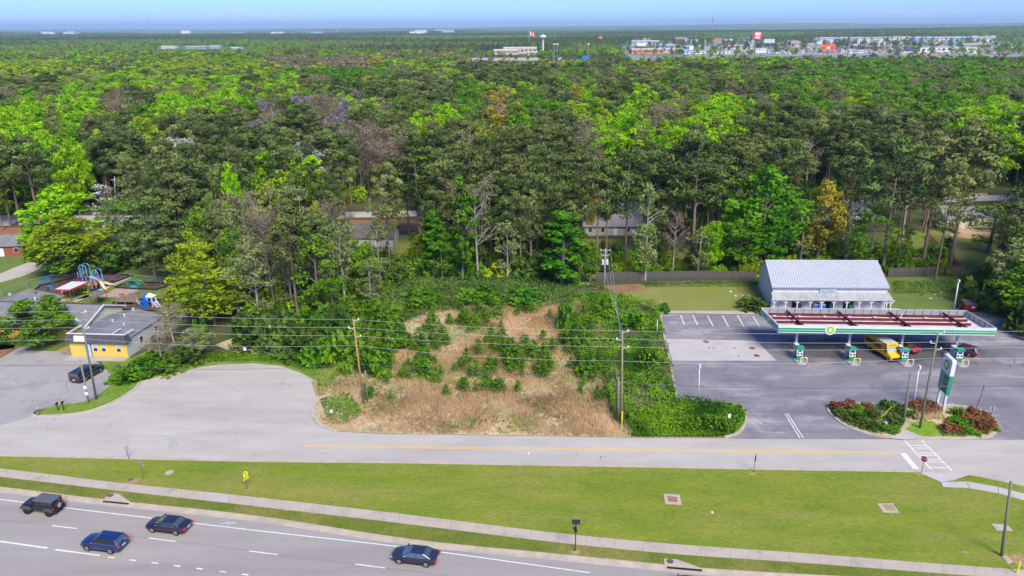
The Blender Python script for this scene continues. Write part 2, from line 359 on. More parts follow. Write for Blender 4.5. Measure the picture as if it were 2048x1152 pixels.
# rolling ground out to the horizon
def ground_z(x, y):
    x = np.asarray(x, float); y = np.asarray(y, float); d = np.hypot(x, y)
    k = np.clip((d - 2500) / 5000, 0, 1)
    z = k * (14 * np.sin(x / 900 + 1.3) * np.cos(y / 1300 + 0.4) + 9 * np.sin(x / 2300 - y / 1900 + 2.0))
    k2 = np.clip((d - 7000) / 9000, 0, 1)
    return z + k2 * (np.clip(x / np.maximum(d, 1), 0, 1) * 95 + 22 + 13 * np.sin(x / 3100 + 0.6) + 7 * np.sin(x / 1270 + y / 4100))
def build_ground():
    rs = np.concatenate([np.linspace(0, 2400, 9), np.geomspace(2700, 30000, 46)])
    na = 180; vs = []; fs = []
    for r in rs:
        for k in range(na):
            a = 2 * math.pi * k / na
            x, y = r * math.cos(a), r * math.sin(a)
            vs.append((x, y, float(ground_z(x, y))))
    for i in range(len(rs) - 1):
        for k in range(na):
            fs.append((i * na + k, (i + 1) * na + k, (i + 1) * na + (k + 1) % na, i * na + (k + 1) % na))
    mb = MB(); mb.add(vs, fs); o = mb.build('ground', m_floor, smooth=True, kind='structure')
build_ground()
# far country colour: wooded, in patches
t = m_floor.node_tree; p = t.nodes['Principled BSDF']
ps = _n(t, 'ShaderNodeNewGeometry')
ln = _n(t, 'ShaderNodeVectorMath', operation='LENGTH'); t.links.new(ps.outputs['Position'], ln.inputs[0])
mr = _n(t, 'ShaderNodeMapRange'); mr.inputs[1].default_value = 900; mr.inputs[2].default_value = 2200; t.links.new(ln.outputs['Value'], mr.inputs[0])
na_ = _n(t, 'ShaderNodeTexNoise'); na_.inputs['Scale'].default_value = 0.0016; na_.inputs['Detail'].default_value = 9; na_.inputs['Roughness'].default_value = 0.7
t.links.new(ps.outputs['Position'], na_.inputs[0])
cm = _n(t, 'ShaderNodeValToRGB'); e = cm.color_ramp.elements
e[0].position = 0.40; e[0].color = (0.045, 0.09, 0.03, 1); e[1].position = 0.62; e[1].color = (0.16, 0.25, 0.07, 1)
e2 = cm.color_ramp.elements.new(0.5); e2.color = (0.09, 0.16, 0.045, 1)
t.links.new(na_.outputs[0], cm.inputs[0])
mxx = _n(t, 'ShaderNodeMix', data_type='RGBA'); old = p.inputs['Base Color'].links[0].from_socket
t.links.new(mr.outputs[0], mxx.inputs[0]); t.links.new(old, mxx.inputs[6]); t.links.new(cm.outputs[0], mxx.inputs[7])
t.links.new(mxx.outputs[2], p.inputs['Base Color'])

# haze: one closed box round camera and scene
hb = MB(); hb.box(-30500, 30500, -2500, 30500, -40, 215)
hz = bpy.data.materials.new('haze_air'); hz.use_nodes = True; ht = hz.node_tree; ht.nodes.clear()
pv = _n(ht, 'ShaderNodeVolumePrincipled'); pv.inputs['Density'].default_value = 0.000068
pv.inputs['Color'].default_value = (0.60, 0.84, 1.0, 1); pv.inputs['Anisotropy'].default_value = 0.1
ho = _n(ht, 'ShaderNodeOutputMaterial'); ht.links.new(pv.outputs[0], ho.inputs['Volume'])
HAZE = hb.build('haze', hz, kind='stuff')

# ---- highway
hw_back = [(-700, 895), (0, 976), (206, 1001), (512, 1034), (822, 1081), (1100, 1109), (1330, 1132), (1406, 1139), (1600, 1151), (2048, 1172), (2700, 1196)]
hw_back = smoothpoly(GP(hw_back), 5)                    # kerb, grass side
low = [(170, 38), (-170, 58)]
hwp = offset(hw_back, -0.15)
sheet('highway_road', hwp + [(230, 36), (-200, 62)], Zr, m_hwy)
ribbon('highway_kerb', offset(hw_back, -0.18), 0.18, 0, 0.20, m_kerb)
ribbon('highway_gutter', offset(hw_back, -0.85), 0.67, 0, 0.056, m_kerb)
sheet('far_verge', [(-260, 58), (240, 34), (240, -60), (-260, -60)], 0.10, m_lawn2)
def stripe(name, a, b, w, m, z=Zm, lab=None):
    """painted line between two photo points"""
    P = np.array(G(*a, z)[:2]); Q = np.array(G(*b, z)[:2]); d = (Q - P) / np.linalg.norm(Q - P); n = np.array([-d[1], d[0]]) * w / 2
    mb = MB(); mb.add([(*(P - n), z), (*(Q - n), z), (*(Q + n), z), (*(P + n), z)], [(0, 1, 2, 3)])
    return mb.build(name, m, kind='structure', label=lab)
edge = smoothpoly(GP([(-300, 966), (0, 1000), (130, 1017), (512, 1062.5), (799, 1095), (1100, 1136), (1180, 1147)]), 5)
ribbon('edge_line', edge, 0.13, 0.05, Zm, m_white)
for a, b in (((-100, 1026), (-48, 1032)), ((104, 1051), (154, 1057)), ((298, 1076), (352, 1083)), ((498, 1102), (556, 1109)), ((711, 1128), (770, 1136)), ((925, 1155), (980, 1162))):
    stripe('lane_dash', a, b, 0.14, m_white)
stripe('lane_line', (-60, 1074), (95, 1096), 0.22, m_white); stripe('lane_line', (110, 1099), (200, 1111), 0.2, m_white)
for x in (216, 259, 303, 348, 393, 439, 484, 530, 577):
    y = 1114 + (x - 216) * 0.1275
    stripe('lane_dash', (x, y), (x + 13, y + 1.6), 0.16, m_white)
stripe('tar_joint', (160, 1058), (300, 1077), 0.05, m_tar, 0.053); stripe('tar_joint', (356, 1083), (498, 1101), 0.05, m_tar, 0.053)
stripe('tar_joint', (556, 1109), (711, 1128), 0.05, m_tar, 0.053); stripe('tar_joint', (770, 1136), (960, 1160), 0.05, m_tar, 0.053)
stripe('tar_joint', (-40, 1035), (104, 1051), 0.05, m_tar, 0.053)
# worn arrow on the outer lane
ar = MB()
for a, b, w_ in (((440, 1048), (462, 1045), 0.15), ((455, 1050), (463, 1044.5), 0.2), ((452, 1043.5), (471, 1046.5), 0.2)):
    P = np.array(G(*a, Zm)[:2]); Q = np.array(G(*b, Zm)[:2]); d = (Q - P) / np.linalg.norm(Q - P); n = np.array([-d[1], d[0]]) * w_ / 2
    k = Zm + len(ar.f) * 0.001
    ar.add([(*(P - n), k), (*(Q - n), k), (*(Q + n), k), (*(P + n), k)], [(0, 1, 2, 3)])
ar.build('painted_arrow', m_worn, kind='structure')

# ---- frontage road with its wide turning circle
fr_low = [(-500, 905), (0, 911), (270, 917), (512, 922), (800, 925), (1100, 930), (1330, 934), (1600, 939), (1750, 941.5), (1838, 943), (1900, 945), (1940, 949), (1985, 958), (2048, 972), (2140, 1000), (2300, 1070)]
fr_low_w = smoothpoly(GP(fr_low), 4)
fr_up = [(2700, 900), (2400, 893), (2048, 880), (1974, 880), (1858, 879), (1660, 878), (1480, 877.5), (1330, 877), (1100, 873), (900, 870), (760, 868), (669, 863.5)]
cul = [(669, 863.5), (640, 851), (626, 831), (626, 815), (634, 800), (635, 782), (628, 763), (601, 747), (563, 734), (507, 729), (424, 733), (380, 741), (328, 753), (281, 765), (266, 780), (225, 805), (175, 823), (125, 830), (78, 831)]
cul_w = smoothpoly(GP(cul), 4)
road_poly = fr_low_w + GP([(2700, 1150)]) + GP(fr_up[:-1]) + cul_w + GP([(40, 820), (-100, 820), (-500, 830)])
sheet('frontage_road', road_poly, Zr, m_road)
park_poly = GP([(-250, 880), (-250, 735), (0, 717), (31, 699), (75, 702), (115, 703), (147, 713), (186, 720), (206, 731), (219, 746), (231, 763), (205, 786), (178, 803), (156, 808), (116, 812), (70, 822), (60, 835), (-100, 880)])
m_park = mat('faded_parking_asphalt', (0.30, 0.285, 0.27), (0.36, 0.35, 0.34), 0.1, 0.9, c3=(0.22, 0.21, 0.20), s3=0.16, coord='World', bump=0.006, bscale=12, amt3=0.8, crack=(.12, .016, .8))
sheet('nursery_parking', park_poly, Zr + 0.004, m_park)
kerbline = smoothpoly(GP(fr_low), 4)
ribbon('frontage_kerb', offset(kerbline, -0.42), 0.42, 0, 0.19, m_kerb)
k1 = smoothpoly(GP([(672, 864), (640, 851), (626, 831), (627, 815), (634, 800)]), 5)
ribbon('turning_circle_kerb', offset(k1, -0.35), 0.55, 0, 0.2, m_kerb)
ribbon('clay_stained_kerb', smoothpoly(GP([(634, 800), (635, 782), (628, 763), (601, 747), (563, 734), (507, 729), (424, 733), (360, 745)]), 5), -0.25, 0, 0.12, m_rust if False else m_kerb)
k2 = smoothpoly(GP([(360, 745), (328, 753), (281, 765), (266, 780), (225, 805), (175, 823), (125, 830), (80, 832)]), 5)
ribbon('peninsula_kerb', offset(k2, 0.0), 0.45, 0, 0.2, m_kerb)
stripe('kerb_clay_stain', (626, 762), (636, 792), 0.5, m_clay, 0.125)
# yellow centre lines, stop bar and crossing
for dy in (-1.3, 1.3):
    yl = smoothpoly(GP([(609, 893 + dy), (900, 896.5 + dy), (1200, 900 + dy), (1500, 903.5 + dy), (1800, 906.5 + dy)]), 3)
    ribbon('centre_line', yl, 0.13, 0.05, Zm, m_yel)
stripe('stop_bar', (1806, 906), (1832, 938), 0.75, m_white)
stripe('crossing_line', (1809, 881), (1862, 938), 0.2, m_white); stripe('crossing_line', (1843, 881), (1904, 941), 0.2, m_white)
for a, b in (((1818, 891), (1853, 891)), ((1824, 896), (1858, 896)), ((1836, 906), (1871, 906)), ((1840, 910.5), (1876, 910.5)), ((1848, 919.5), (1884, 920)), ((1852, 924), (1888, 924.5)), ((1861, 935), (1897, 935.5))):
    stripe('crossing_bar', a, b, 0.16, m_white, Zm + .004)
for a, b in (((500, 910), (516, 910.5)), ((1198, 913), (1213, 912.5)), ((1201, 912), (1201, 920)), ((640, 905), (660, 908)), ((300, 870), (420, 884)), ((240, 800), (360, 812)), ((420, 838), (560, 846)), ((330, 855), (440, 862))):
    stripe('tar_joint', a, b, 0.07, m_tar if abs(a[0] - b[0]) < 60 else m_hwy, 0.054)

# ---- green verges, walk
sheet('lawn', offset(hw_back, 0.0) + offset(fr_low_w, -0.42)[::-1], Zg, m_lawn)
wk_up = smoothpoly(GP([(-600, 870), (0, 937), (233, 965), (512, 994.5), (799, 1027.5), (1100, 1064.5), (1344, 1088), (1600, 1106), (2048, 1140), (2600, 1170)], 0.2), 5)
wk_lo = smoothpoly(GP([(-600, 884), (0, 953), (203, 977), (512, 1012), (799, 1045.5), (1100, 1082.5), (1344, 1107), (1600, 1124.5), (2048, 1158), (2600, 1190)], 0.2), 5)
vs_ = MB(); n_ = len(wk_up)
sheet('lower_verge', hw_back + wk_lo[::-1], Zg + 0.01, m_lawn2)
def walk(name, A, B, z, m, step, joint=0.03):
    """pavement as separate cast panels with open joints"""
    A = [np.array(p) for p in A]; B = [np.array(p) for p in B]
    la = np.concatenate([[0], np.cumsum([np.linalg.norm(A[i + 1] - A[i]) for i in range(len(A) - 1)])])
    lb = np.concatenate([[0], np.cumsum([np.linalg.norm(B[i + 1] - B[i]) for i in range(len(B) - 1)])])
    def at(P, l, t):
        t = t * l[-1]; i = min(np.searchsorted(l, t, side='right') - 1, len(P) - 2); return P[i] + (P[i + 1] - P[i]) * (t - l[i]) / (l[i + 1] - l[i])
    n = int(la[-1] / step); base = None
    root = MB()
    root.add([(*p, z - 0.08) for p in A] + [(*p, z - 0.08) for p in B], [(i, len(A) + i, len(A) + i + 1, i + 1) for i in range(len(A) - 1)])
    root = root.build(name, m_conc, kind='structure')
    for i in range(n):
        t0, t1 = i / n, (i + 1) / n - joint / step / n
        a0, a1, b0, b1 = at(A, la, t0), at(A, la, t1), at(B, lb, t0), at(B, lb, t1)
        px = W([*a0, z])[0]
        if px < -60 or px > 2110: continue
        mb = MB(); dz = R.uniform(0, 0.005); mb.prism([tuple(b0), tuple(b1), tuple(a1), tuple(a0)], z - 0.1, z + dz)
        mb.build('pavement_panel', m if R.random() > 0.05 else m_slab, parent=root)
walk('pavement', wk_up, wk_lo, 0.22, m_walk, 3.0, 0.018)
# clay scuffs beside the walk
for x, y, rx, ry in ((268, 963, 0.9, 0.5), (180, 972, 1.0, 0.2), (1150, 1104, 0.7, 0.4), (1505, 948, 0.6, 0.25), (498, 980, 0.5, 0.25), (572, 1021, 0.4, 0.12), (790, 1025, 0.5, 0.12), (1112, 1034, 0.25, 0.12), (2036, 1120, 1.2, 1.0), (1815, 952, 0.3, 0.12), (1667, 957, 0.35, 0.14), (74, 943, 0.6, 0.12), (255, 920, .8, .15), (1928, 1105, .5, .2), (1840, 949, 0.6, .25), (1002, 1005, .2, .1), (1020, 1045, .2, .1), (640, 936, .3, .12), (230, 948, .25, .1)):
    g = G(x, y, Zg); n = 14
    pl = [(g[0] + rx * math.cos(2 * math.pi * k / n) * R.uniform(.55, 1.3), g[1] + ry * math.sin(2 * math.pi * k / n) * R.uniform(.5, 1.3)) for k in range(n)]
    sheet('bare_clay', pl, Zg + 0.022, m_clay)
# curb ramp and side walk at the corner
sheet('corner_ramp', GP([(1836, 944), (1868, 958), (1882, 964), (1907, 961), (1940, 949), (1900, 944)], 0.16), 0.175, m_slab)
wa = smoothpoly(GP([(1882, 964), (1907, 961), (1960, 966), (2012, 978), (2060, 990), (2200, 1030)], 0.2), 3)
wb = smoothpoly(GP([(1886, 973), (1905, 973), (1955, 977.5), (2005, 988), (2055, 1002), (2190, 1045)], 0.2), 3)
walk('corner_pavement', wa, wb, 0.2, m_slab, 3.0, 0.05)

# ---- peninsula and verge by the nursery
sheet('peninsula_lawn', offset(k2, 0.4) + GP([(72, 826), (116, 811), (156, 807), (178, 803), (200, 788), (231, 765), (219, 746), (206, 731), (200, 720), (215, 716), (262, 718), (300, 700), (420, 705), (620, 715), (680, 740), (650, 790), (637, 792), (632, 763), (603, 747), (563, 733), (507, 728), (424, 731), (360, 744)]), Zg - 0.02, mat('spring_verge', (0.10, 0.21, 0.012), (0.16, 0.24, 0.02), 0.3, 0.95, coord='World', bump=0.08, bscale=3, c3=(0.28, 0.25, 0.1), s3=0.25, amt3=0.5))
sheet('dirt_bed', GP([(110, 703), (150, 685), (160, 712), (147, 714), (130, 706)]), 0.03, m_clay)
sheet('mulch_bed', GP([(-60, 730), (-60, 690), (30, 690), (28, 697), (0, 716)]), 0.03, m_pstraw)
sheet('nursery_lawn', GP([(-60, 700), (30, 697), (75, 701), (140, 703), (150, 680), (60, 660), (-60, 660)]), 0.025, m_play)
sheet('entrance_path', GP([(31, 699), (45, 702), (85, 684), (78, 682)]), 0.055, m_conc)

# ---- field: dry broomsedge lot
field_poly = GP([(640, 851), (669, 863), (760, 867), (1100, 872), (1330, 876), (1455, 877), (1490, 850), (1480, 812), (1352, 800), (1322, 640), (1240, 590), (1180, 566), (700, 560), (560, 640), (430, 690), (520, 727), (603, 747), (636, 790), (628, 820)])
sheet('vacant_lot_soil', field_poly, 0.035, m_dead)
m_vsoil = mat('weedy_soil', (0.06, 0.10, 0.025), (0.13, 0.13, 0.05), 0.5, 0.95, coord='World', c3=(.25, .2, .11), s3=.3, amt3=.5)  # dark green-brown ground below vines and weeds, mottled tan
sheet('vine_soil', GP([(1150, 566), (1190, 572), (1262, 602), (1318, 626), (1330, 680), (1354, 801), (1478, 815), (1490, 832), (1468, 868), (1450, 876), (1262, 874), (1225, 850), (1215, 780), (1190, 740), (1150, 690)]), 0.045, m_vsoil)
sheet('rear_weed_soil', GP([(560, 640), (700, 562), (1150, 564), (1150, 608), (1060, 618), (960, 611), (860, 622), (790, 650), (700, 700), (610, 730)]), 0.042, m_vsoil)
# ---- station forecourt
lot_poly = GP([(1322, 627), (1530, 627), (1780, 630), (1905, 632), (1918, 610), (1955, 606), (1990, 630), (2048, 668), (2400, 780), (2700, 900), (2048, 881), (1858, 879.5), (1480, 878.5), (1456, 877.5), (1480, 868), (1493, 850), (1494, 830), (1480, 812), (1440, 806), (1356, 801), (1345, 740), (1331, 678)])
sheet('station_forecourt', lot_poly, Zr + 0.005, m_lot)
# old oil and tyre marks around the pumps, mixed with painted canopy shade
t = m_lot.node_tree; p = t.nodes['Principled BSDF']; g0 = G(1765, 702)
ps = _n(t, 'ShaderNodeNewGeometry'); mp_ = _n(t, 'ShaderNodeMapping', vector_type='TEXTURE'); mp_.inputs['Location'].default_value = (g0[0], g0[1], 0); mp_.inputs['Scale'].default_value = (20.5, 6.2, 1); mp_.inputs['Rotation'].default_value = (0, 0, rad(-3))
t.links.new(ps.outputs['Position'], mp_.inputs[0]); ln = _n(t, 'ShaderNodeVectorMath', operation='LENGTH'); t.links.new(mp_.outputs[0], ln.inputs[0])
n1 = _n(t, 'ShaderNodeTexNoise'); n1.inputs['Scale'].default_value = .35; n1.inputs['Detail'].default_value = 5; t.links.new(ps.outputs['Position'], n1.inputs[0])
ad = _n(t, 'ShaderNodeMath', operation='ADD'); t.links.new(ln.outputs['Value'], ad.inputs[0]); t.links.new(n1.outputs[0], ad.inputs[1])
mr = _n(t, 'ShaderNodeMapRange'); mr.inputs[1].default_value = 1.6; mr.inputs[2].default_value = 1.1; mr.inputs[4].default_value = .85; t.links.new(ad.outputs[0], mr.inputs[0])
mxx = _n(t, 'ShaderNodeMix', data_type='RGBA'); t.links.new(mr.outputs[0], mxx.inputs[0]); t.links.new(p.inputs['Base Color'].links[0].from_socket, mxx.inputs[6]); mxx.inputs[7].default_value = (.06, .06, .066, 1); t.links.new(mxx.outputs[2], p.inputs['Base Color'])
sheet('tank_slab', GP([(1331, 678), (1512, 682), (1553, 722), (1345, 722)]), Zr + 0.013, m_slab)
for x, y, r_ in ((1412, 684, .95), (1504, 697, .8), (1513, 712, .85)):
    g = G(x, y); mb = MB(); mb.prism([(g[0] + r_ * math.cos(k * .3927) * .6, g[1] + r_ * .6 * math.sin(k * .3927)) for k in range(16)], 0.05, 0.075)
    mb.build('tank_cover', m_iron, kind='structure')
for x, y in ((1470, 697), (1477, 712), (1427, 697), (1418, 696), (1337, 688)):
    g = G(x, y); mb = MB(); mb.prism([(g[0] + .2 * math.cos(k * .785), g[1] + .2 * math.sin(k * .785)) for k in range(8)], 0.05, 0.073); mb.build('filler_cap', m_iron, kind='structure')
m_patch = mat('clay_patch', (0.30, 0.25, 0.21), (0.24, 0.21, 0.19), 0.8, 0.9, coord='World')
sheet('asphalt_patch', GP([(1617, 727), (1648, 726), (1645, 739), (1612, 739)]), Zr + 0.014, m_patch)
sheet('back_walk', GP([(1321, 627), (1321, 622), (1545, 622), (1548, 629), (1530, 630)], 0.1), 0.16, m_kerb)
sheet('concrete_apron', GP([(1530, 628), (1800, 634), (1800, 618), (1540, 614)]), 0.12, m_conc)
sheet('accessible_bay_paint', GP([(1338, 644), (1352, 643), (1356, 648), (1340, 648.5)]), Zr + 0.012, mat('faded_blue_paint', (0.22, 0.33, 0.40), rough=0.8))
for a, b in (((1361, 630), (1369, 649)), ((1386, 630), (1395, 650)), ((1415, 631), (1426, 652)), ((1445, 631), (1457, 653)), ((1475, 631), (1488, 653)), ((1506, 632), (1519, 653))):
    stripe('bay_line', a, b, 0.2, m_white, Zr + 0.015)
for y in (632.5, 637): stripe('bay_line', (1363, y), (1388, y), 0.16, m_worn, Zr + 0.015)
for dx in (0, 5): stripe('bay_line', (1570 + dx, 827), (1600 + dx * 1.4, 876), 0.13, m_white, Zr + 0.012)
stripe('bay_line', (1500, 840), (1524, 864), 0.08, m_worn, Zr + 0.012); stripe('bay_line', (1524, 865), (1568, 865), 0.08, m_worn, Zr + 0.012)
for a, b in (((1440, 770), (1600, 778)), ((1620, 760), (1700, 752)), ((1900, 740), (2048, 752)), ((1560, 800), (1640, 812))):
    stripe('tar_joint', a, b, 0.08, m_tar, Zr + 0.012)
ribbon('forecourt_kerb', offset(smoothpoly(GP([(1356, 801), (1345, 740), (1331, 678), (1322, 627)]), 3), 0.0), 0.35, 0, 0.2, m_kerb)
ribbon('forecourt_corner_kerb', smoothpoly(GP([(1450, 877.5), (1478, 869), (1492, 851), (1493, 830), (1480, 813), (1440, 806), (1400, 803)]), 5), 0.4, 0, 0.2, m_kerb)
isl = smoothpoly(GP([(1653, 818), (1668, 838), (1702, 859), (1753, 874), (1804, 879), (1858, 879), (1923, 879), (1974, 877), (1995, 865), (1996, 852), (1981, 830), (1960, 820), (1906, 811), (1804, 810), (1719, 807), (1675, 810)]), 5, True)
sheet('planting_island_soil', isl, 0.16, m_dead)
ribbon('planting_island_kerb', isl + isl[:1], 0.45, 0, 0.2, m_kerb)
sheet('island_lawn', GP([(1806, 862), (1830, 843), (1866, 842), (1880, 855), (1872, 873), (1845, 873)], .16), 0.175, mat('fresh_lawn', (0.14, 0.26, 0.01), (0.17, 0.29, 0.02), 1, .95, coord='World'))
sheet('island_ramp', GP([(1801, 861), (1812, 860), (1830, 868), (1856, 876), (1810, 880), (1780, 877)], .16), 0.21, m_slab)
# ---- lawns behind
sheet('station_side_lawn', GP([(1225, 572), (1510, 566), (1535, 575), (1545, 622), (1321, 622), (1262, 600)]), 0.04, mat('mown_side_lawn', (0.17, 0.215, 0.03), (0.21, 0.22, 0.06), 0.2, 0.95, coord='World', c3=(.28,.24,.10), s3=.12, amt3=.6, bump=.04, bscale=3))
sheet('station_back_lawn', GP([(1770, 556), (1915, 552), (1925, 590), (1912, 618), (1905, 632), (1780, 630)]), 0.045, m_play)
sheet('bare_clay', GP([(1190, 572), (1280, 568), (1290, 580), (1200, 590)]), 0.05, m_pstraw)
sheet('back_yards', GP([(1165, 478), (1290, 478), (1600, 470), (1830, 462), (2060, 455), (2200, 560), (1920, 548), (1160, 560)]), 0.02, m_yard)
sheet('middle_yards', GP([(670, 470), (840, 470), (830, 505), (700, 515)]), 0.02, m_yard)
sheet('pine_straw_bed', GP([(700, 440), (850, 440), (860, 462), (700, 462)]), 0.025, m_pstraw)
sheet('worn_lawn', smoothpoly(GP([(1775, 505), (1830, 498), (1885, 512), (1880, 532), (1830, 540), (1790, 526)]), 4, True), 0.03, mat('worn_yard', (.24, .19, .09), (.15, .17, .04), .5, .95, coord='World', c3=(.33, .24, .13), s3=.25))
sheet('pine_straw_bed', GP([(-100, 455), (90, 455), (80, 480), (-100, 480)]), 0.025, m_pstraw)
sheet('pine_straw_bed', GP([(1930, 392), (1975, 392), (1975, 386), (1930, 386)]), 0.03, m_clay)
sheet('nursery_back_lawn', GP([(-200, 640), (-200, 480), (110, 480), (140, 500), (330, 505), (345, 540), (400, 600), (380, 650), (330, 660), (0, 700)]), 0.03, m_play)
sheet('sandy_patch', GP([(22, 497), (68, 494), (66, 500), (22, 502)]), 0.04, m_dead)
# residential streets
st1 = smoothpoly(GP([(-200, 600), (0, 556), (60, 534), (110, 515), (170, 486), (230, 450), (290, 432)]), 5)
ribbon('side_street', offset(st1, -3.2), 6.4, 0.02, 0.05, m_road)
ribbon('side_street_kerb', offset(st1, -3.55), 0.35, 0.0, 0.15, m_kerb)
st2 = smoothpoly(GP([(-300, 440), (0, 437), (280, 437), (500, 432), (800, 428), (1000, 420), (1300, 411), (1500, 413), (1760, 404), (2100, 392), (2500, 380)]), 4)
ribbon('back_street', offset(st2, -3.5), 7.0, 0.02, 0.052, m_road)
sheet('driveway', GP([(1250, 428), (1288, 428), (1300, 412), (1262, 412)]), 0.056, m_slab)
sheet('driveway', GP([(1640, 420), (1690, 440), (1780, 440), (1720, 408)]), 0.056, m_slab)
sheet('driveway', GP([(-60, 452), (20, 452), (40, 440), (-60, 440)]), 0.056, m_slab)
# play surfaces
pA = GP([(66, 584), (82, 572), (165, 553), (200, 548), (267, 552), (186, 582), (150, 580), (112, 598), (88, 601)])
pB = GP([(230, 576.5), (255, 565), (344, 567.5), (337, 573), (312, 580.5)])
pC = GP([(226, 607), (250, 599), (348, 602), (315, 623.5), (226, 619)])
for pp in (pA, pB, pC):
    sheet('play_mulch', pp, 0.06, m_mulch)
    tm = thing('timber_border', {id(pA): 'black border boards round the big play area with the tall slides', id(pB): 'black border boards round the mulch bed with the green climber', id(pC): 'black border boards round the mulch bed nearest the yellow building'}[id(pp)], 'border', (*pp[0], 0), group='play area borders')
    for i in range(len(pp)):
        a, b = np.array(pp[i]) - pp[0], np.array(pp[(i + 1) % len(pp)]) - pp[0]; L = np.linalg.norm(b - a); mb = MB(); c = (a + b) / 2
        mb.cbox((c[0], c[1], 0.16), (L, 0.16, 0.3), rot=math.atan2(b[1] - a[1], b[0] - a[0])); mb.build('board', m_blk, tm)
sheet('play_patio', GP([(198, 594), (232, 577), (278, 580), (250, 596)]), 0.055, mat('brick_patio', (0.33, 0.24, 0.20), (0.40, 0.31, 0.26), 0.8, 0.9, coord='World'))
sheet('play_path', GP([(140, 604), (155, 604), (262, 556), (256, 555)]), 0.05, m_conc)
sheet('worn_lawn', GP([(120, 592), (180, 590), (176, 596), (118, 604)]), 0.05, m_dead)
# town paving
sheet('town_paving', [(170, 940), (1450, 900), (2500, 2100), (2300, 2650), (420, 2500), (260, 1900)], 0.3, m_townpave)
sheet('playing_field', GP([(1100, 125), (1210, 125), (1200, 119), (1105, 119)]), 0.3, m_yard)
# ================================================================== THE FILLING STATION
def frame(U, V):
    return lambda x, y, z: (U[0] * x + V[0] * y, U[1] * x + V[1] * y, z)
def qd(mb, T, pts, mi=0): mb.add([T(*p) for p in pts], [tuple(range(len(pts)))], mi); return mb
def text(body, size, m, parent, loc, rot, name='lettering', ext=0.01, sx=1.0):
    cu = bpy.data.curves.new(name, 'FONT'); cu.body = body; cu.size = size; cu.extrude = ext; cu.align_x = 'CENTER'; cu.align_y = 'CENTER'
    cu.resolution_u = 3; cu.materials.append(m)
    o = bpy.data.objects.new(name, cu); C.objects.link(o); bpy.context.view_layer.update()
    me = bpy.data.meshes.new_from_object(o.evaluated_get(bpy.context.evaluated_depsgraph_get())); bpy.data.objects.remove(o)
    o = bpy.data.objects.new(name, me); C.objects.link(o); o.parent = parent; o.location = loc; o.rotation_euler = rot; o.scale = (sx, 1, 1)
    return o
m_lg = [m_wht, mat('logo_green', (0.0, 0.30, 0.05), rough=.5), mat('logo_lime', (0.36, 0.66, 0.02), rough=.5), mat('logo_yellow', (0.85, 0.78, 0.03), rough=.5), mat('logo_centre', (0.9, 0.9, 0.6), rough=.5)]
def helios(parent, loc, r, rz, rx=math.pi / 2, name='logo', disc=1.45, sy=1.0, thick=.03):
    """sunburst badge lying in its own xy plane, turned upright"""
    mb = MB()
    if disc: mb.prism([(disc * r * math.cos(k * .2618), disc * sy * r * math.sin(k * .2618)) for k in range(24)], 0, thick, 0)
    z = thick
    for mi, ro, ri in ((1, 1.0, .84), (2, .80, .62), (3, .55, .40), (4, .30, .2)):
        n = 18
        pl = [((ro if k % 2 == 0 else ri) * r * math.cos(k * math.pi / n), sy * (ro if k % 2 == 0 else ri) * r * math.sin(k * math.pi / n)) for k in range(2 * n)]
        mb.prism(pl, z, z + .012, mi); z += .012
    o = mb.build(name, m_lg, parent); o.location = loc; o.rotation_euler = (rx, 0, rz); return o

# ---- canopy
zt, zb = 5.6, 4.35
cFL, cFR, cBL, cBR = (np.array(G(*p, zt)[:2]) for p in ((1557.5, 651), (1994, 657), (1528.5, 615), (1925.5, 621.5)))
cw = np.linalg.norm(cFR - cFL); cd = np.linalg.norm(cBL - cFL)
cU = (cFR - cFL) / cw; cV = ((cBL - cFL) + (cBR - cFR)) / 2; cd = np.linalg.norm(cV); cV /= cd
T = frame(cU, cV); cang = math.atan2(cU[1], cU[0]); cangV = math.atan2(cV[1], cV[0])
can = thing('fuel_canopy', 'long open topped white and green fuel canopy over the pumps', 'canopy', (*cFL, 0))
def fascia(x0, x1, y0, y1, side):
    mb = MB()
    o = {'f': (0, -1), 'b': (0, 1), 'l': (-1, 0), 'r': (1, 0)}[side]
    mb.box(x0, x1, y0, y1, zb, zt, 0, T)
    if side in 'fl':
        def band(z0, z1, d, mi):
            if side == 'f': mb.box(x0 - .003, x1 + .003, y0 - d, y0 - .002, z0, z1, mi, T)
            else: mb.box(x0 - d, x0 - .002, y0 - .003, y1, z0, z1, mi, T)
        band(zb + .30, zb + .86, .05, 1); band(zb + .42, zb + .60, .10, 2); band(zb + .22, zb + .32, .07, 3)
    mb.build('fascia', [m_wht, m_grn, m_grn2, m_grn3], can)
fascia(0, cw, 0, .12, 'f'); fascia(0, .12, .12, cd - .12, 'l')
dk = MB(); dk.box(.15, cw - .15, .15, cd - .15, zb + .12, zb + .2, 0, T); dk.build('deck', m_pan, can)
rb = MB()
for i in range(int(cd / .4)): rb.box(.2, cw - .2, .3 + i * .4, .36 + i * .4, zb + .201, zb + .25, 0, T)
rb.build('deck_rib', m_pan, can, kind='stuff')
nb = 24
for i in range(nb):
    x0 = i * cw / nb; mb = MB(); mb.box(x0 + .02, x0 + cw / nb - .02, cd - .1, cd - .06, zb, zt, 0, T)
    mb.box(x0 + .01, x0 + .07, cd - .16, cd - .1, zb + .2, zt - .04, 1, T); mb.build('back_panel', [m_galv, m_iron], can)
for i in range(6):
    y0 = i * cd / 6; mb = MB(); mb.box(cw - .1, cw - .06, y0 + .02, y0 + cd / 6 - .02, zb, zt, 0, T)
    mb.box(cw - .16, cw - .1, y0 + .02, y0 + .08, zb + .2, zt - .04, 1, T); mb.build('end_panel', [m_galv, m_iron], can)
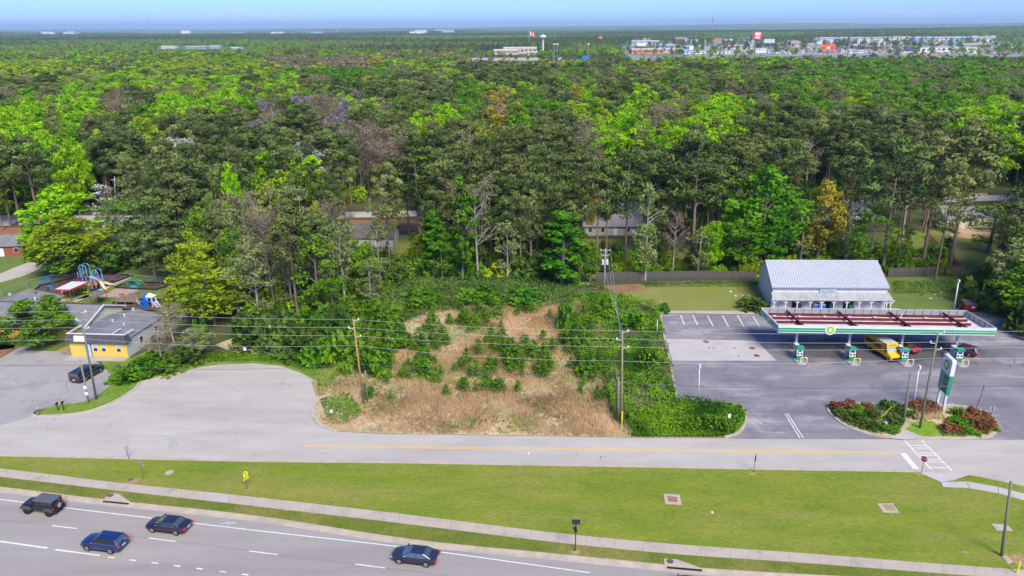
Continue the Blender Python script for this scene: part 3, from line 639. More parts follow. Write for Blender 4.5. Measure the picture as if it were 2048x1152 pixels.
mb = MB(); mb.box(-.02, cw + .02, cd - .06, cd, zt - .02, zt + .03, 0, T); mb.box(cw - .06, cw + .02, -.02, cd - .06, zt - .02, zt + .03, 0, T)
mb.box(-.02, .14, -.02, cd - .06, zt + .001, zt + .04, 0, T); mb.box(.14, cw - .06, -.02, .16, zt + .001, zt + .04, 0, T); mb.build('coping', m_wht, can)
for fy in (.88, .66, .44, .20):
    mb = MB(); y = fy * cd; xa, xb = .35, cw - .5 - (1 - fy) * 2.2
    mb.box(xa, xb, y - .10, y + .10, zb + .62, zb + .66, 0, T); mb.box(xa, xb, y - .02, y + .02, zb + .28, zb + .62, 0, T); mb.box(xa, xb, y - .10, y + .10, zb + .25, zb + .28, 0, T)
    mb.build('purlin', m_maroon, can)
isl_px = [(1598, 722), (1703, 724), (1808, 726), (1917, 727)]
colx = []
for px, py in isl_px:
    g = G(px - 8, py - 22)[:2] - cFL; Mx = np.linalg.inv(np.array([[cU[0], cV[0]], [cU[1], cV[1]]])); l = Mx @ g; colx.append(l)
for l in colx:
    mb = MB(); x = l[0]; mb.box(x - .12, x + .12, .3, cd - .3, zb + .95, zb + 1.0, 0, T); mb.box(x - .03, x + .03, .3, cd - .3, zb + .67, zb + .95, 0, T); mb.box(x - .12, x + .12, .3, cd - .3, zb + .663, zb + .69, 0, T)
    mb.build('cross_beam', m_maroon, can)
    mb = MB(); mb.box(x - .16, x + .16, l[1] - .16, l[1] + .16, .15, zb + .1, 0, T); mb.build('column', m_wht, can)
    mb = MB(); mb.box(x - .22, x + .22, l[1] - .22, l[1] + .22, zb + .25, zb + .6, 0, T); mb.build('column_head', m_maroon, can)
for i in range(8):
    fx = .045 + i * .122; mb = MB(); mb.box(fx * cw, fx * cw + .5, cd * .77, cd * .77 + .4, zb + .26, zb + .48, 0, T); mb.build('junction_box', m_wht, can)
lg = T(cw * .24, -.12, zb + .62); helios(can, lg, .62, cang, disc=1.38)
lg = T(-.12, cd * .5, zb + .62); helios(can, lg, .5, cangV - math.pi, disc=1.3)
mb = MB(); mb.tube([T(cw * .85 + .4 * k, cd * .1 + .3 * math.sin(k), zb + .5 + .15 * math.sin(k * 1.3)) for k in range(9)], .05, 6); mb.build('loose_conduit', m_wht, can)
mb = MB(); mb.tube([T(colx[2][0] + .4, cd * .62, zb + .3), T(colx[2][0] + .5, cd * .62, zt + .2)], .07, 6); mb.tube([T(colx[2][0] + .5, cd * .62, zt + .1), T(colx[2][0] + .5, cd * .62, zt + .45)], .12, 6); mb.build('vent_stack', m_wht, can)

# ---- pump islands: kerb, dispenser, guard rail
places = ['nearest the pale tank slab', 'second from the pale tank slab', 'beside the yellow box truck', 'beside the dark maroon car']
for (px, py), l, pl in zip(isl_px, colx, places):
    g = G(px, py); o = (*g[:2], 0.06)
    t = thing('pump_island', 'raised concrete island under the fuel pump ' + pl, 'island', o, cang, 'pump islands')
    mb = MB(); mb.prism(smoothpoly([(-.75, -1.0), (-.35, -1.55), (.35, -1.55), (.75, -1.0), (.75, 3.2), (.3, 3.7), (-.3, 3.7), (-.75, 3.2)], 3, True), 0, .15); mb.build('kerb_slab', m_conc, t)
    fp = thing('fuel_pump', 'white and green fuel dispenser ' + pl, 'fuel pump', (o[0], o[1], .21), cang, 'fuel pumps')
    mb = MB(); mb.box(-.52, .52, .0, .9, 0, .75); mb.box(-.45, .45, -.06, .0, .08, .6); mb.build('base_skirt', m_grn, fp)
    mb = MB(); mb.add([(x, y, z) for z, w_, y0, y1 in ((.75, .50, .02, .88), (1.95, .46, .1, .8)) for y in (y0, y1) for x in (-w_, w_)], [(0, 1, 5, 4), (3, 2, 6, 7), (2, 0, 4, 6), (1, 3, 7, 5), (4, 5, 7, 6)])
    mb.build('cabinet', m_wht, fp)
    mb = MB(); mb.box(-.30, .30, .03, .055, 1.45, 1.75); mb.box(-.38, -.12, -.0, .03, .95, 1.25); mb.box(.12, .38, -.0, .03, .95, 1.25); mb.build('display', m_glass, fp)
    mb = MB(); mb.add([(-.62, -.15, 1.98), (.62, -.15, 1.98), (.62, 1.0, 1.98), (-.62, 1.0, 1.98), (-.62, -.15, 2.2), (.62, -.15, 2.2), (.62, 1.0, 2.2), (-.62, 1.0, 2.2), (-.3, .4, 2.42), (.3, .4, 2.42)],
                      [(3, 2, 1, 0), (0, 1, 5, 4), (1, 2, 6, 5), (2, 3, 7, 6), (3, 0, 4, 7), (4, 5, 9, 8), (5, 6, 9), (6, 7, 8, 9), (7, 4, 8)]); mb.build('hood', m_grn, fp)
    for s in (-1, 1):
        mb = MB(); mb.tube([(s * .5, .2, 1.9), (s * .75, .1, 1.5), (s * .7, .1, .6), (s * .56, .2, .4), (s * .53, .3, 1.1)], .035, 6); mb.build('hose', m_blk, fp)
        mb = MB(); mb.cbox((s * .56, .35, 1.15), (.1, .25, .18), tilt=.4); mb.build('nozzle', m_grn3, fp)
    mb = MB(); mb.box(-.30, .30, 1.15, 2.55, 0, 1.75); mb.box(-.34, -.305, 1.3, 2.4, .5, 1.5, 1); mb.box(.305, .34, 1.3, 2.4, .5, 1.5, 1); mb.build('side_cabinet', [m_wht, m_signbg], fp)
    mb = MB(); mb.box(-.33, .33, 1.12, 2.58, 1.755, 1.95); mb.build('side_hood', m_wht, fp)
    gr = thing('guard_rail', 'yellow topped white hoop rail guarding the pump ' + pl, 'guard rail', (o[0] + .25, o[1] - 1.2, .21), cang, 'pump guard rails')
    for s in (-1, 1): mb = MB(); mb.tube([(s * .5, 0, 0), (s * .5, 0, .78)], .08, 8); mb.build('post', m_wht, gr)
    mb = MB(); mb.tube([(-.5, 0, .76), (-.42, 0, .93), (-.3, 0, .98), (.3, 0, .98), (.42, 0, .93), (.5, 0, .76)], .085, 8); mb.build('top_bar', m_signy, gr)

# ---- shop
fL, fR = np.array([49.75, 133.4]), np.array([72.35, 132.7]); U = (fR - fL) / np.linalg.norm(fR - fL); V = np.array([.13, .9915]); wl = 22.2
T = frame(U, V); st = thing('food_shop', 'white metal clad food shop with ribbed roof behind the canopy', 'shop', (*fL, 0), 0)
he, hr, dr, db = 4.72, 7.5, 8.3, 13.6
mb = MB(); qd(mb, T, [(.3, .35, 0), (wl - .2, .35, 0), (wl - .2, .35, he - .08), (.3, .35, he - .08)]); mb.build('front_wall', m_wht, st)
for x, flip in ((.3, 1), (wl - .2, 0)):
    pts = [(x, .35, 0), (x, .35, he - .08), (x, dr, hr - .1), (x, db, he - .08), (x, db, 0)]
    mb = MB(); qd(mb, T, pts if flip else pts[::-1]); mb.build('gable_wall', m_wht, st)
mb = MB(); qd(mb, T, [(.3, db, 0), (.3, db, he - .05), (wl - .2, db, he - .05), (wl - .2, db, 0)]); mb.build('back_wall', m_wht, st)
def slab3(mb, T, a, b, c, d, th, mi=0):
    """a thin slab with upper face a b c d"""
    top = [T(*p) for p in (a, b, c, d)]; bot = [(p[0], p[1], p[2] - th) for p in top]
    mb.add(top + bot, [(0, 1, 2, 3), (7, 6, 5, 4), (0, 4, 5, 1), (1, 5, 6, 2), (2, 6, 7, 3), (3, 7, 4, 0)], mi)
rp = MB(); slab3(rp, T, (0, 0, he), (wl, 0, he), (wl, dr, hr), (0, dr, hr), .08); slab3(rp, T, (0, dr, hr), (wl, dr, hr), (wl, db + .3, he - .1), (0, db + .3, he - .1), .08)
ro = rp.build('roof', m_whc, st)
rib = MB()
for i in range(46):
    x = .1 + i * (wl - .2) / 45
    slab3(rib, T, (x - .03, -.02, he + .05), (x + .05, -.02, he + .05), (x + .05, dr, hr + .05), (x - .03, dr, hr + .05), .05)
rib.build('roof_rib', mat('roof_rib_metal', (0.66, 0.68, 0.71), rough=.45), ro, kind='stuff')
mb = MB(); mb.box(-.05, wl + .05, dr - .15, dr + .15, hr + .03, hr + .1, 0, T); mb.build('ridge_cap', m_wht, ro)
mb = MB(); mb.box(-.03, wl + .03, -.16, -.02, he - .17, he - .02, 0, T); mb.build('gutter', m_galv, st)
mb = MB(); mb.tube([T(wl - .1, -.1, he - .1), T(wl - .25, .3, he - .5), T(wl - .25, .3, 2.9)], .06, 6); mb.build('downpipe', m_wht, st)
# awning
aw = MB(); slab3(aw, T, (-.1, -1.75, 2.72), (wl + .5, -1.75, 2.72), (wl + .1, .33, 3.6), (.1, .33, 3.6), .07); ao = aw.build('porch_roof', m_whd, st)
rib = MB()
for i in range(50):
    x = .05 + i * (wl - .0) / 49; slab3(rib, T, (x - .03, -1.76, 2.75), (x + .03, -1.76, 2.75), (x + .03, .33, 3.63), (x - .03, .33, 3.63), .03)
rib.build('roof_rib', m_whd, ao, kind='stuff')
for fx in (.018, .115, .215, .325, .42, .525, .635, .74, .84, .97, 1.005):
    x = fx * wl
    mb = MB(); mb.box(x - .09, x + .09, -1.6, -1.42, .1, 2.68, 0, T)
    for s in (-1, 1): mb.add([T(x + s * .05, -1.5, 1.9), T(x + s * .05, -1.42, 1.9), T(x + s * .75, -1.42, 2.64), T(x + s * .75, -1.5, 2.64), T(x + s * .05, -1.5, 2.1), T(x + s * .05, -1.42, 2.1), T(x + s * .58, -1.42, 2.64), T(x + s * .58, -1.5, 2.64)],
                             [(0, 1, 2, 3), (7, 6, 5, 4), (0, 3, 7, 4), (1, 5, 6, 2)])
    mb.build('porch_post', m_wht, st)
def panel(x0, x1, z0, z1, m, name, y=.31, th=.04):
    mb = MB(); mb.box(x0, x1, y - th, y, z0, z1, 0, T); return mb.build(name, m, st)
for x0, x1, z0, z1 in ((4.1, 5.8, .4, 2.1), (7.3, 8.2, 1.5, 2.35), (9.9, 12.0, .3, 2.35), (20.2, 21.2, 1.6, 2.3)):
    wo_ = panel(x0, x1, z0, z1, m_wht, 'window', th=.07)
    mb = MB(); mb.box(x0 + .08, x1 - .08, .222, .236, z0 + .08, z1 - .08, 0, T); mb.build('pane', m_glass, wo_)
do = panel(14.0, 15.9, .1, 2.4, mat('dark_red_door', (.05, .015, .02), rough=.4), 'double_door'); mb = MB(); mb.box(14.1, 14.9, .25, .265, .3, 2.2, 0, T); mb.box(15.0, 15.8, .25, .265, .3, 2.2, 0, T); mb.build('pane', m_glass, do)
for x in (9.0, 12.3, 17.6): mb = MB(); mb.box(x, x + 1.4, .23, .30, 2.42, 2.6, 0, T); mb.build('vent_strip', m_blk, st)
sg = panel(9.2, 12.3, 3.62, 4.5, m_signbg, 'shop_sign', y=.14, th=.06)
text('Food Mart', .62, m_tealt, sg, (*T(10.75, .065, 3.9)[:2], 3.92), (math.pi / 2, 0, math.atan2(U[1], U[0])), sx=.95)
text('BP', .28, mat('faded_blue_lettering', (.10, .25, .32), rough=.6), sg, (*T(10.6, .065, 4.3)[:2], 4.34), (math.pi / 2, 0, math.atan2(U[1], U[0])))
mb = MB(); mb.box(7.4, 7.44, .29, .305, 3.65, 4.5, 0, T); mb.build('wall_joint', m_galv, st)
def under_porch(nm, lab, cat, fx, y, grp=None):
    p = T(fx * wl, y, 0); return thing(nm, lab, cat, (fL[0] + p[0], fL[1] + p[1], .12), math.atan2(U[1], U[0]), grp)
for fx, lab in ((.395, 'blue and white ice freezer on the left under the shop porch'), (.44, 'blue and white ice freezer on the right under the shop porch')):
    t = under_porch('ice_freezer', lab, 'freezer', fx, -.5, 'ice freezers')
    mb = MB(); mb.box(-.5, .5, -.4, .35, 0, 1.45); mb.build('cabinet', m_wht, t)
    for s in (-.25, .25): mb = MB(); mb.box(s - .21, s + .21, -.46, -.405, .35, 1.35); mb.build('door', m_bplay, t)
    mb = MB(); mb.box(-.4, .4, -.43, -.405, .1, .28); mb.build('badge', m_blue, t)
for fx, lab in ((.52, 'dark green refuse bin standing left of the shop doors'), (.685, 'dark green refuse bin standing right of the shop doors')):
    t = under_porch('refuse_bin', lab, 'bin', fx, -.9, 'green bins'); mb = MB(); mb.prism([(-.4, -.35), (.4, -.35), (.4, .35), (-.4, .35)], 0, 1.0); mb.build('body', m_grn3, t)
    mb = MB(); mb.prism([(-.45, -.4), (.45, -.4), (.45, .4), (-.45, .4)], 1.0, 1.25); mb.build('lid', m_grn3, t)
for fx, c, lab in ((.235, m_redp, 'small red vending rack against the shop wall'), (.205, m_blk, 'black newspaper box against the shop wall')):
    t = under_porch('display_rack', lab, 'rack', fx + .02, -.3); mb = MB(); mb.box(-.3, .3, -.25, .25, .1, 1.3); mb.build('body', c, t); mb = MB(); mb.box(-.22, .22, -.28, -.252, .6, 1.2); mb.build('window', m_glass, t)
mb = MB(); g = G(1548, 612); mb.box(g[0] - .9, g[0] + .5, g[1] - .1, g[1] + .5, 0.1, .75); tag(mb.build('condenser_unit', m_blk), 'black air conditioning unit low beside the left shop corner', 'air conditioner')

# ---- price sign
g0, g1 = G(1872.5, 815), G(1884.5, 828)
sv = g1[:2] - g0[:2]; sw = np.linalg.norm(sv); sang = math.atan2(sv[1], sv[0])
ps_ = thing('price_sign', 'tall white and green price sign with sunburst badge on the planting island', 'sign', (*g0[:2], .16), sang)
for x in (0.0, sw): mb = MB(); mb.box(x - .16, x + .16, -.14, .14, 0, 3.2); mb.build('leg', m_wht, ps_)
mb = MB(); mb.box(-.35, sw + .35, -.25, .25, 3.0, 5.9); mb.build('price_panel', m_grn, ps_)
mb = MB(); mb.prism([(-.38, 5.9), (sw + .38, 5.9), (sw + .38, 8.0), (sw + .2, 8.25), (-.2, 8.25), (-.38, 8.0)], -.27, .27)
mb.v = [(x, z, y) for x, y, z in mb.v]; mb.f = [f[::-1] for f in mb.f]; mb.build('badge_panel', m_wht, ps_)
helios(ps_, (sw / 2, -.28, 7.05), .72, 0, disc=0, thick=.01)
for s, r_ in ((-.26, 0), (.26, math.pi)):
    for k, (lab, prc) in enumerate((('Regular', '2 9'), ('Plus', '3 3'), ('Diesel', '3 1'))):
        mb = MB(); z = 5.25 - k * .9; mb.box(sw / 2 - .05, sw + .15, min(s, s * 1.06), max(s, s * 1.06), z - .25, z + .25); mb.build('price_window', m_blk, ps_)
        # faint digit strokes, unreadable at this distance
        mb = MB()
        for d in range(3): mb.cbox((sw / 2 + .25 + d * .4, s * 1.08, z), (.07, .02, .36), rot=0); mb.cbox((sw / 2 + .25 + d * .4, s * 1.08, z + .12), (.22, .02, .06))
        mb.build('digit', m_grn2, ps_)
mb = MB(); mb.box(-.3, sw + .3, -.262, .262, 3.05, 3.35); mb.build('lower_band', m_grn3, ps_)

# ================================================================== VEHICLES
def wheels(t, xs, hw, r, w=.22, rimm=None, rr=.62):
    for x in xs:
        for s in (-1, 1):
            c = (x, s * (hw - w / 2 + .02), r); mb = MB(); n = 20
            mb.tube([(x, s * (hw - w), r), (x, s * (hw - w), r), (x, s * (hw + .01), r)], [r * .9, r, r], n); wh = mb.build('wheel', m_tyre, t, smooth=False)
            mb = MB(); mb.tube([(x, s * (hw + .012), r), (x, s * (hw + .02), r)], [r * rr, r * rr * .92], 14)
            for k in range(5):
                a = k * 2 * math.pi / 5; mb.cbox((x + math.cos(a) * r * .33, s * (hw + .028), r + math.sin(a) * r * .33), (.06, .014, r * .5), 0)
            mb.build('rim', rimm or m_rim, wh)
def loft(secs, name, m, parent, smooth=True, closed_ends=True):
    """secs: list of (x, [(y,z)...]) half sections from the sill up to the middle; mirrored"""
    mb = MB(); rows = []
    for x, h in secs:
        full = [(x, y, z) for y, z in h] + [(x, -y, z) for y, z in h[::-1] if abs(y) > 1e-6]; rows.append(full)
    n = len(rows[0]); vs = [p for r_ in rows for p in r_]
    fs = [(i * n + k, i * n + k + 1, (i + 1) * n + k + 1, (i + 1) * n + k) for i in range(len(rows) - 1) for k in range(n - 1)]
    fs += [((i + 1) * n, (i + 1) * n + n - 1, i * n + n - 1, i * n) for i in range(len(rows) - 1)]
    if closed_ends: fs += [tuple(range(n)), tuple((len(rows) - 1) * n + k for k in range(n))[::-1]]
    mb.add(vs, fs); o = mb.build(name, m, parent)
    if smooth:
        me = o.data; me.polygons.foreach_set('use_smooth', [True] * len(me.polygons))
        try: me.set_sharp_from_angle(angle=rad(32))
        except Exception: pass
    return o
def car(label, loc, rz, kind='sedan', col=None, glass=None, dims=None, name=None, rim=None):
    """nose towards +x"""
    glass = glass or m_glass
    t = thing(name or {'sedan': 'saloon_car', 'suv': 'estate_suv', 'hatch': 'hatchback_car', 'big': 'large_suv'}[kind], label, 'car', loc, rz)
    L, Wd, Hh = dims or {'sedan': (4.9, 1.82, 1.45), 'suv': (4.7, 1.88, 1.66), 'hatch': (4.6, 1.8, 1.6), 'big': (5.6, 2.0, 1.9)}[kind]
    h = Wd / 2; F = L / 2
    P = {'sedan': [(-1, .62, .86, .80), (-.97, .45, .95, .90), (-.88, .35, 1.03, .97), (-.62, .28, 1.05, 1.0), (-.3, .26, 1.0, 1.0), (.15, .26, .97, 1.0), (.42, .27, .95, .99), (.5, .28, .93, .98), (.75, .3, .86, .96), (.9, .34, .76, .90), (.97, .42, .68, .82), (1, .5, .6, .72)],
         'suv': [(-1, .5, 1.0, .82), (-.97, .4, 1.10, .92), (-.88, .35, 1.12, .98), (-.6, .3, 1.10, 1.0), (-.2, .28, 1.08, 1.0), (.2, .28, 1.05, 1.0), (.42, .3, 1.04, 1.0), (.75, .34, .98, .97), (.9, .38, .90, .92), (.97, .45, .80, .85), (1, .55, .7, .75)]}
    P['hatch'] = P['suv']; P['big'] = P['suv']; hs_ = 1.15 if kind == 'big' else 1.0
    secs = []
    for x, zs, zb_, wf in P[kind]:
        ww = h * wf; zb_ *= hs_
        secs.append((x * F, [(ww * .93, zs), (ww * 1.0, zs + (zb_ - zs) * .35), (ww * .995, zs + (zb_ - zs) * .7), (ww * .93, zb_ - .02), (ww * .75, zb_ + .03), (0, zb_ + .055)]))
    loft(secs, 'body', col, t)
    # greenhouse of glass, roof and pillars
    zb_ = P[kind][4][2] * hs_; zr = Hh - .03
    GH = {'sedan': (-.74, -.42, .10, .50), 'suv': (-.97, -.80, .10, .46), 'hatch': (-.96, -.72, .12, .5), 'big': (-.985, -.95, .22, .42)}[kind]
    xb0, xr0, xr1, xb1 = (v * F for v in GH); wb, wr = h * .90, h * .70 if kind != 'big' else h * .8
    mb = MB(); vs = []
    st_ = [(xb0, zb_ - .02, wb * .97, 0), (xb0 * .5 + xr0 * .5, zb_ * .5 + zr * .5, (wb + wr) / 2, 1), (xr0, zr - .02, wr, 2), (xr1, zr - .02, wr, 3), (xb1 * .5 + xr1 * .5, zb_ * .5 + zr * .5, (wb + wr) / 2, 4), (xb1, zb_ - .02, wb * .95, 5)]
    base = [(x, zb_ - .02, wb) for x, z, w_, k in st_]
    for (x, z, w_, k) in st_: vs += [(x, -w_, z), (x, w_, z)]
    for (x, z, w_) in base: vs += [(x, -w_, z), (x, w_, z)]
    fs = []
    for i in range(5):
        fs.append((2 * i, 2 * i + 1, 2 * i + 3, 2 * i + 2))
        fs.append((12 + 2 * i, 2 * i, 2 * i + 2, 12 + 2 * i + 2)); fs.append((2 * i + 1, 13 + 2 * i, 15 + 2 * i, 2 * i + 3))
    mb.add(vs, fs); mb.m = [1 if j % 3 == 0 else 0 for j in range(15)]; mb.build('glazing', [glass, m_sglass], t)
    mb = MB()
    rs_ = [(xr0 - .08, -.005), (xr0 + .2, .03), ((xr0 + xr1) / 2, .055), (xr1 - .2, .04), (xr1 + .08, 0)]
    vs = [(x, y * wr * 1.03, zr - .03 + dz * (1 - abs(y) ** 3) + .012) for x, dz in rs_ for y in (-1, -.8, -.4, 0, .4, .8, 1)]
    mb.add(vs, [(i * 7 + k, (i + 1) * 7 + k, (i + 1) * 7 + k + 1, i * 7 + k + 1) for i in range(4) for k in range(6)])
    rf = mb.build('roof', col, t, smooth=True)
    for s in (-1, 1):
        def bar(a, b, w_=.075, nm='pillar'):
            mb = MB(); mb.tube([a, b], w_ / 2, 5); mb.build(nm, col, t)
        bar((xb1, s * wb * .94, zb_ + .0), (xr1, s * wr * 1.0, zr - .02)); bar((xb0 + .02, s * wb * .95, zb_), (xr0, s * wr, zr - .02), .12)
        xm = xr0 * .35 + xr1 * .65 - .1; bar((xm, s * wb * 1.0, zb_), (xm - .05, s * wr * 1.02, zr - .02), .06)
        if kind != 'sedan': bar((xr0 * .75 + xr1 * .25, s * wb, zb_), (xr0 * .75 + xr1 * .25, s * wr * 1.02, zr - .02), .08)
        mb = MB(); mb.cbox((xb1 - .25, s * (h + .05), zb_ + .06), (.14, .22, .13)); mb.build('mirror', col, t)
        mb = MB(); mb.cbox((F * .925, s * h * .70, P[kind][-3][2] * hs_ - .09), (.26, .3, .1), rot=-s * .35); mb.build('headlight', m_lamp, t)
        mb = MB(); mb.cbox((-F * .975, s * h * .74, P[kind][0][2] * hs_ - .03), (.2, .36, .2), rot=s * .25); mb.build('tail_light', m_tail, t)
        mb = MB(); mb.tube([(xb0 + .3, s * (wb + .015), zb_ + .0), (xb1 - .1, s * (wb + .015), zb_ + .0)], .02, 4); mb.build('window_trim', m_chrome, t)
        mb = MB(); mb.box(-F * .45, F * .45, s * h * .96 - .03, s * h * .96 + .03, .22, .3); mb.build('sill', m_blk, t)
    mb = MB(); mb.box(-F * 1.003, -F * .98, -.26, .26, .68, .82); mb.build('number_plate', m_wht, t)
    mb = MB(); mb.box(F * .96, F * 1.002, -h * .55, h * .55, .42, .58); mb.build('grille', m_blk, t)
    r_ = .34 if kind == 'sedan' else .37 if kind != 'big' else .4
    for x in (F * .60, -F * .56):
        for s in (-1, 1):
            mb = MB(); mb.tube([(x, s * (h - .16), r_ + .03), (x, s * (h - .005), r_ + .03)], r_ + .07, 16); mb.build('wheel_arch', m_blk, t)
    wheels(t, (F * .60, -F * .56), h + .005, r_, rimm=rim)
    return t
hd = G(0, 1040)[:2] - G(500, 1104)[:2]; hang = math.atan2(hd[1], hd[0])
c_blk = paint('black_car_paint', (.016, .015, .03)); c_blue = paint('blue_car_paint', (.006, .02, .10), .22); c_navy = paint('navy_car_paint', (.018, .023, .04), .25)
c_red = paint('bright_red_paint', (.30, .006, .02)); c_dred = paint('dark_red_paint', (.09, .006, .022)); c_dark = paint('dark_teal_paint', (.012, .02, .03)); c_mid = paint('steel_blue_paint', (.04, .08, .15))
def ctr(x, y): return (*G(x, y)[:2], .052)
car('black saloon in the outer lane behind the boxy off roader', ctr(339, 1059), hang, 'sedan', c_blk)
car('bright blue estate car with long roof rails in the second lane', ctr(211, 1095), hang, 'suv', c_blue)
car('navy saloon with pale rear window, driving alone below the solar post', ctr(831, 1121), hang, 'sedan', c_navy, m_sglass)
car('blue car whose roof just enters the bottom of the picture', ctr(1376, 1184), hang, 'sedan', c_mid, m_sglass)
V = G(200, 731)[:2] - G(150, 760)[:2]
car('dark blue long estate truck parked at an angle by the yellow building', (*((G(152, 765) + G(200, 743))[:2] / 2), .06), math.atan2(V[1], V[0]), 'big', c_dark)
car('bright red hatchback fuelling beside the yellow box truck', (*G(1812, 700)[:2], .07), rad(-72), 'hatch', c_red)
car('dark maroon estate parked at the rightmost fuel pump', (*G(1924, 707)[:2], .07), rad(130), 'suv', c_dred)
# boxy off roader
def offroader():
    t = thing('off_road_car', 'boxy black off roader with a spare wheel on its tail', 'car', (*G(88, 1022)[:2], .052), hang)
    b = mat('matt_dark_grey_paint', (.018, .019, .021), rough=.35, coat=.5); k = m_blk
    mb = MB(); mb.box(-2.05, 2.0, -.78, .78, .55, 1.05); mb.box(-2.05, .75, -.80, .80, 1.05, 1.15); mb.build('body', b, t)
    mb = MB(); mb.add([(.6, -.72, 1.05), (2.0, -.58, 1.05), (2.0, .58, 1.05), (.6, .72, 1.05), (.6, -.72, 1.22), (1.95, -.56, 1.14), (1.95, .56, 1.14), (.6, .72, 1.22)], [(0, 1, 5, 4), (1, 2, 6, 5), (2, 3, 7, 6), (4, 5, 6, 7), (3, 0, 4, 7)]); mb.build('bonnet', b, t)
    mb = MB(); mb.box(-1.98, .38, -.72, .72, 1.15, 1.76); mb.add([(.38, -.72, 1.15), (.38, .72, 1.15), (.38, .72, 1.76), (.38, -.72, 1.76), (.72, -.70, 1.2), (.72, .70, 1.2)], [(4, 5, 2, 3), (0, 4, 3), (1, 2, 5)]); mb.build('glazing', m_glass, t)
    mb = MB(); mb.box(-2.03, .45, -.76, .76, 1.765, 1.85); mb.build('hardtop', mat('hardtop_grey', (.10, .105, .115), rough=.4, coat=.3), t)
    for x in (-2.0, -1.2, -.35, .4):
        for s in (-1, 1): mb = MB(); mb.box(x - .05, x + .06, s * .735 - .02, s * .735 + .02, 1.12, 1.78); mb.build('pillar', b, t)
    for x in (1.35, -1.45):
        for s in (-1, 1):
            mb = MB(); c = x
            mb.add([(c + dx, s * y, z) for y in (.76, .98) for dx, z in ((-.62, .62), (-.45, 1.0), (.42, 1.0), (.62, .75))] , [(0, 1, 5, 4), (1, 2, 6, 5), (2, 3, 7, 6), (3, 2, 1, 0), (4, 5, 6, 7)]); mb.build('mudguard', mat('mudguard_grey', (.07, .072, .078), rough=.4) if 'mudguard_grey' not in MATS else MATS['mudguard_grey'], t)
    wheels(t, (1.35, -1.45), .95, .44, .3, m_blk, .55)
    mb = MB(); mb.tube([(-2.08, .05, 1.12), (-2.34, .05, 1.12)], .42, 18); sw_ = mb.build('spare_wheel', m_tyre, t); mb = MB(); mb.tube([(-2.342, .05, 1.12), (-2.36, .05, 1.12)], [.28, .24], 14); mb.build('rim', m_rim, sw_)
    mb = MB(); mb.box(2.0, 2.22, -.85, .85, .55, .75); mb.build('front_bumper', k, t); mb = MB(); mb.box(-2.25, -2.05, -.85, .85, .5, .72); mb.build('rear_bumper', k, t)
    for s in (-1, 1):
        mb = MB(); mb.box(-2.1, -2.05, s * .68 - .09, s * .68 + .09, .8, 1.05); mb.build('tail_light', m_tail, t)
        mb = MB(); mb.tube([(2.0, s * .42, .92), (2.04, s * .42, .92)], .1, 10); mb.build('headlight', m_lamp, t)
        mb = MB(); mb.cbox((.55, s * .92, 1.3), (.1, .2, .18)); mb.build('mirror', k, t)
    mb = MB(); mb.box(2.0, 2.03, -.32, .32, .78, 1.03); mb.build('grille', k, t)
    mb = MB(); mb.box(-2.09, -2.06, -.6, -.3, .6, .75); mb.build('number_plate', m_wht, t)
offroader()
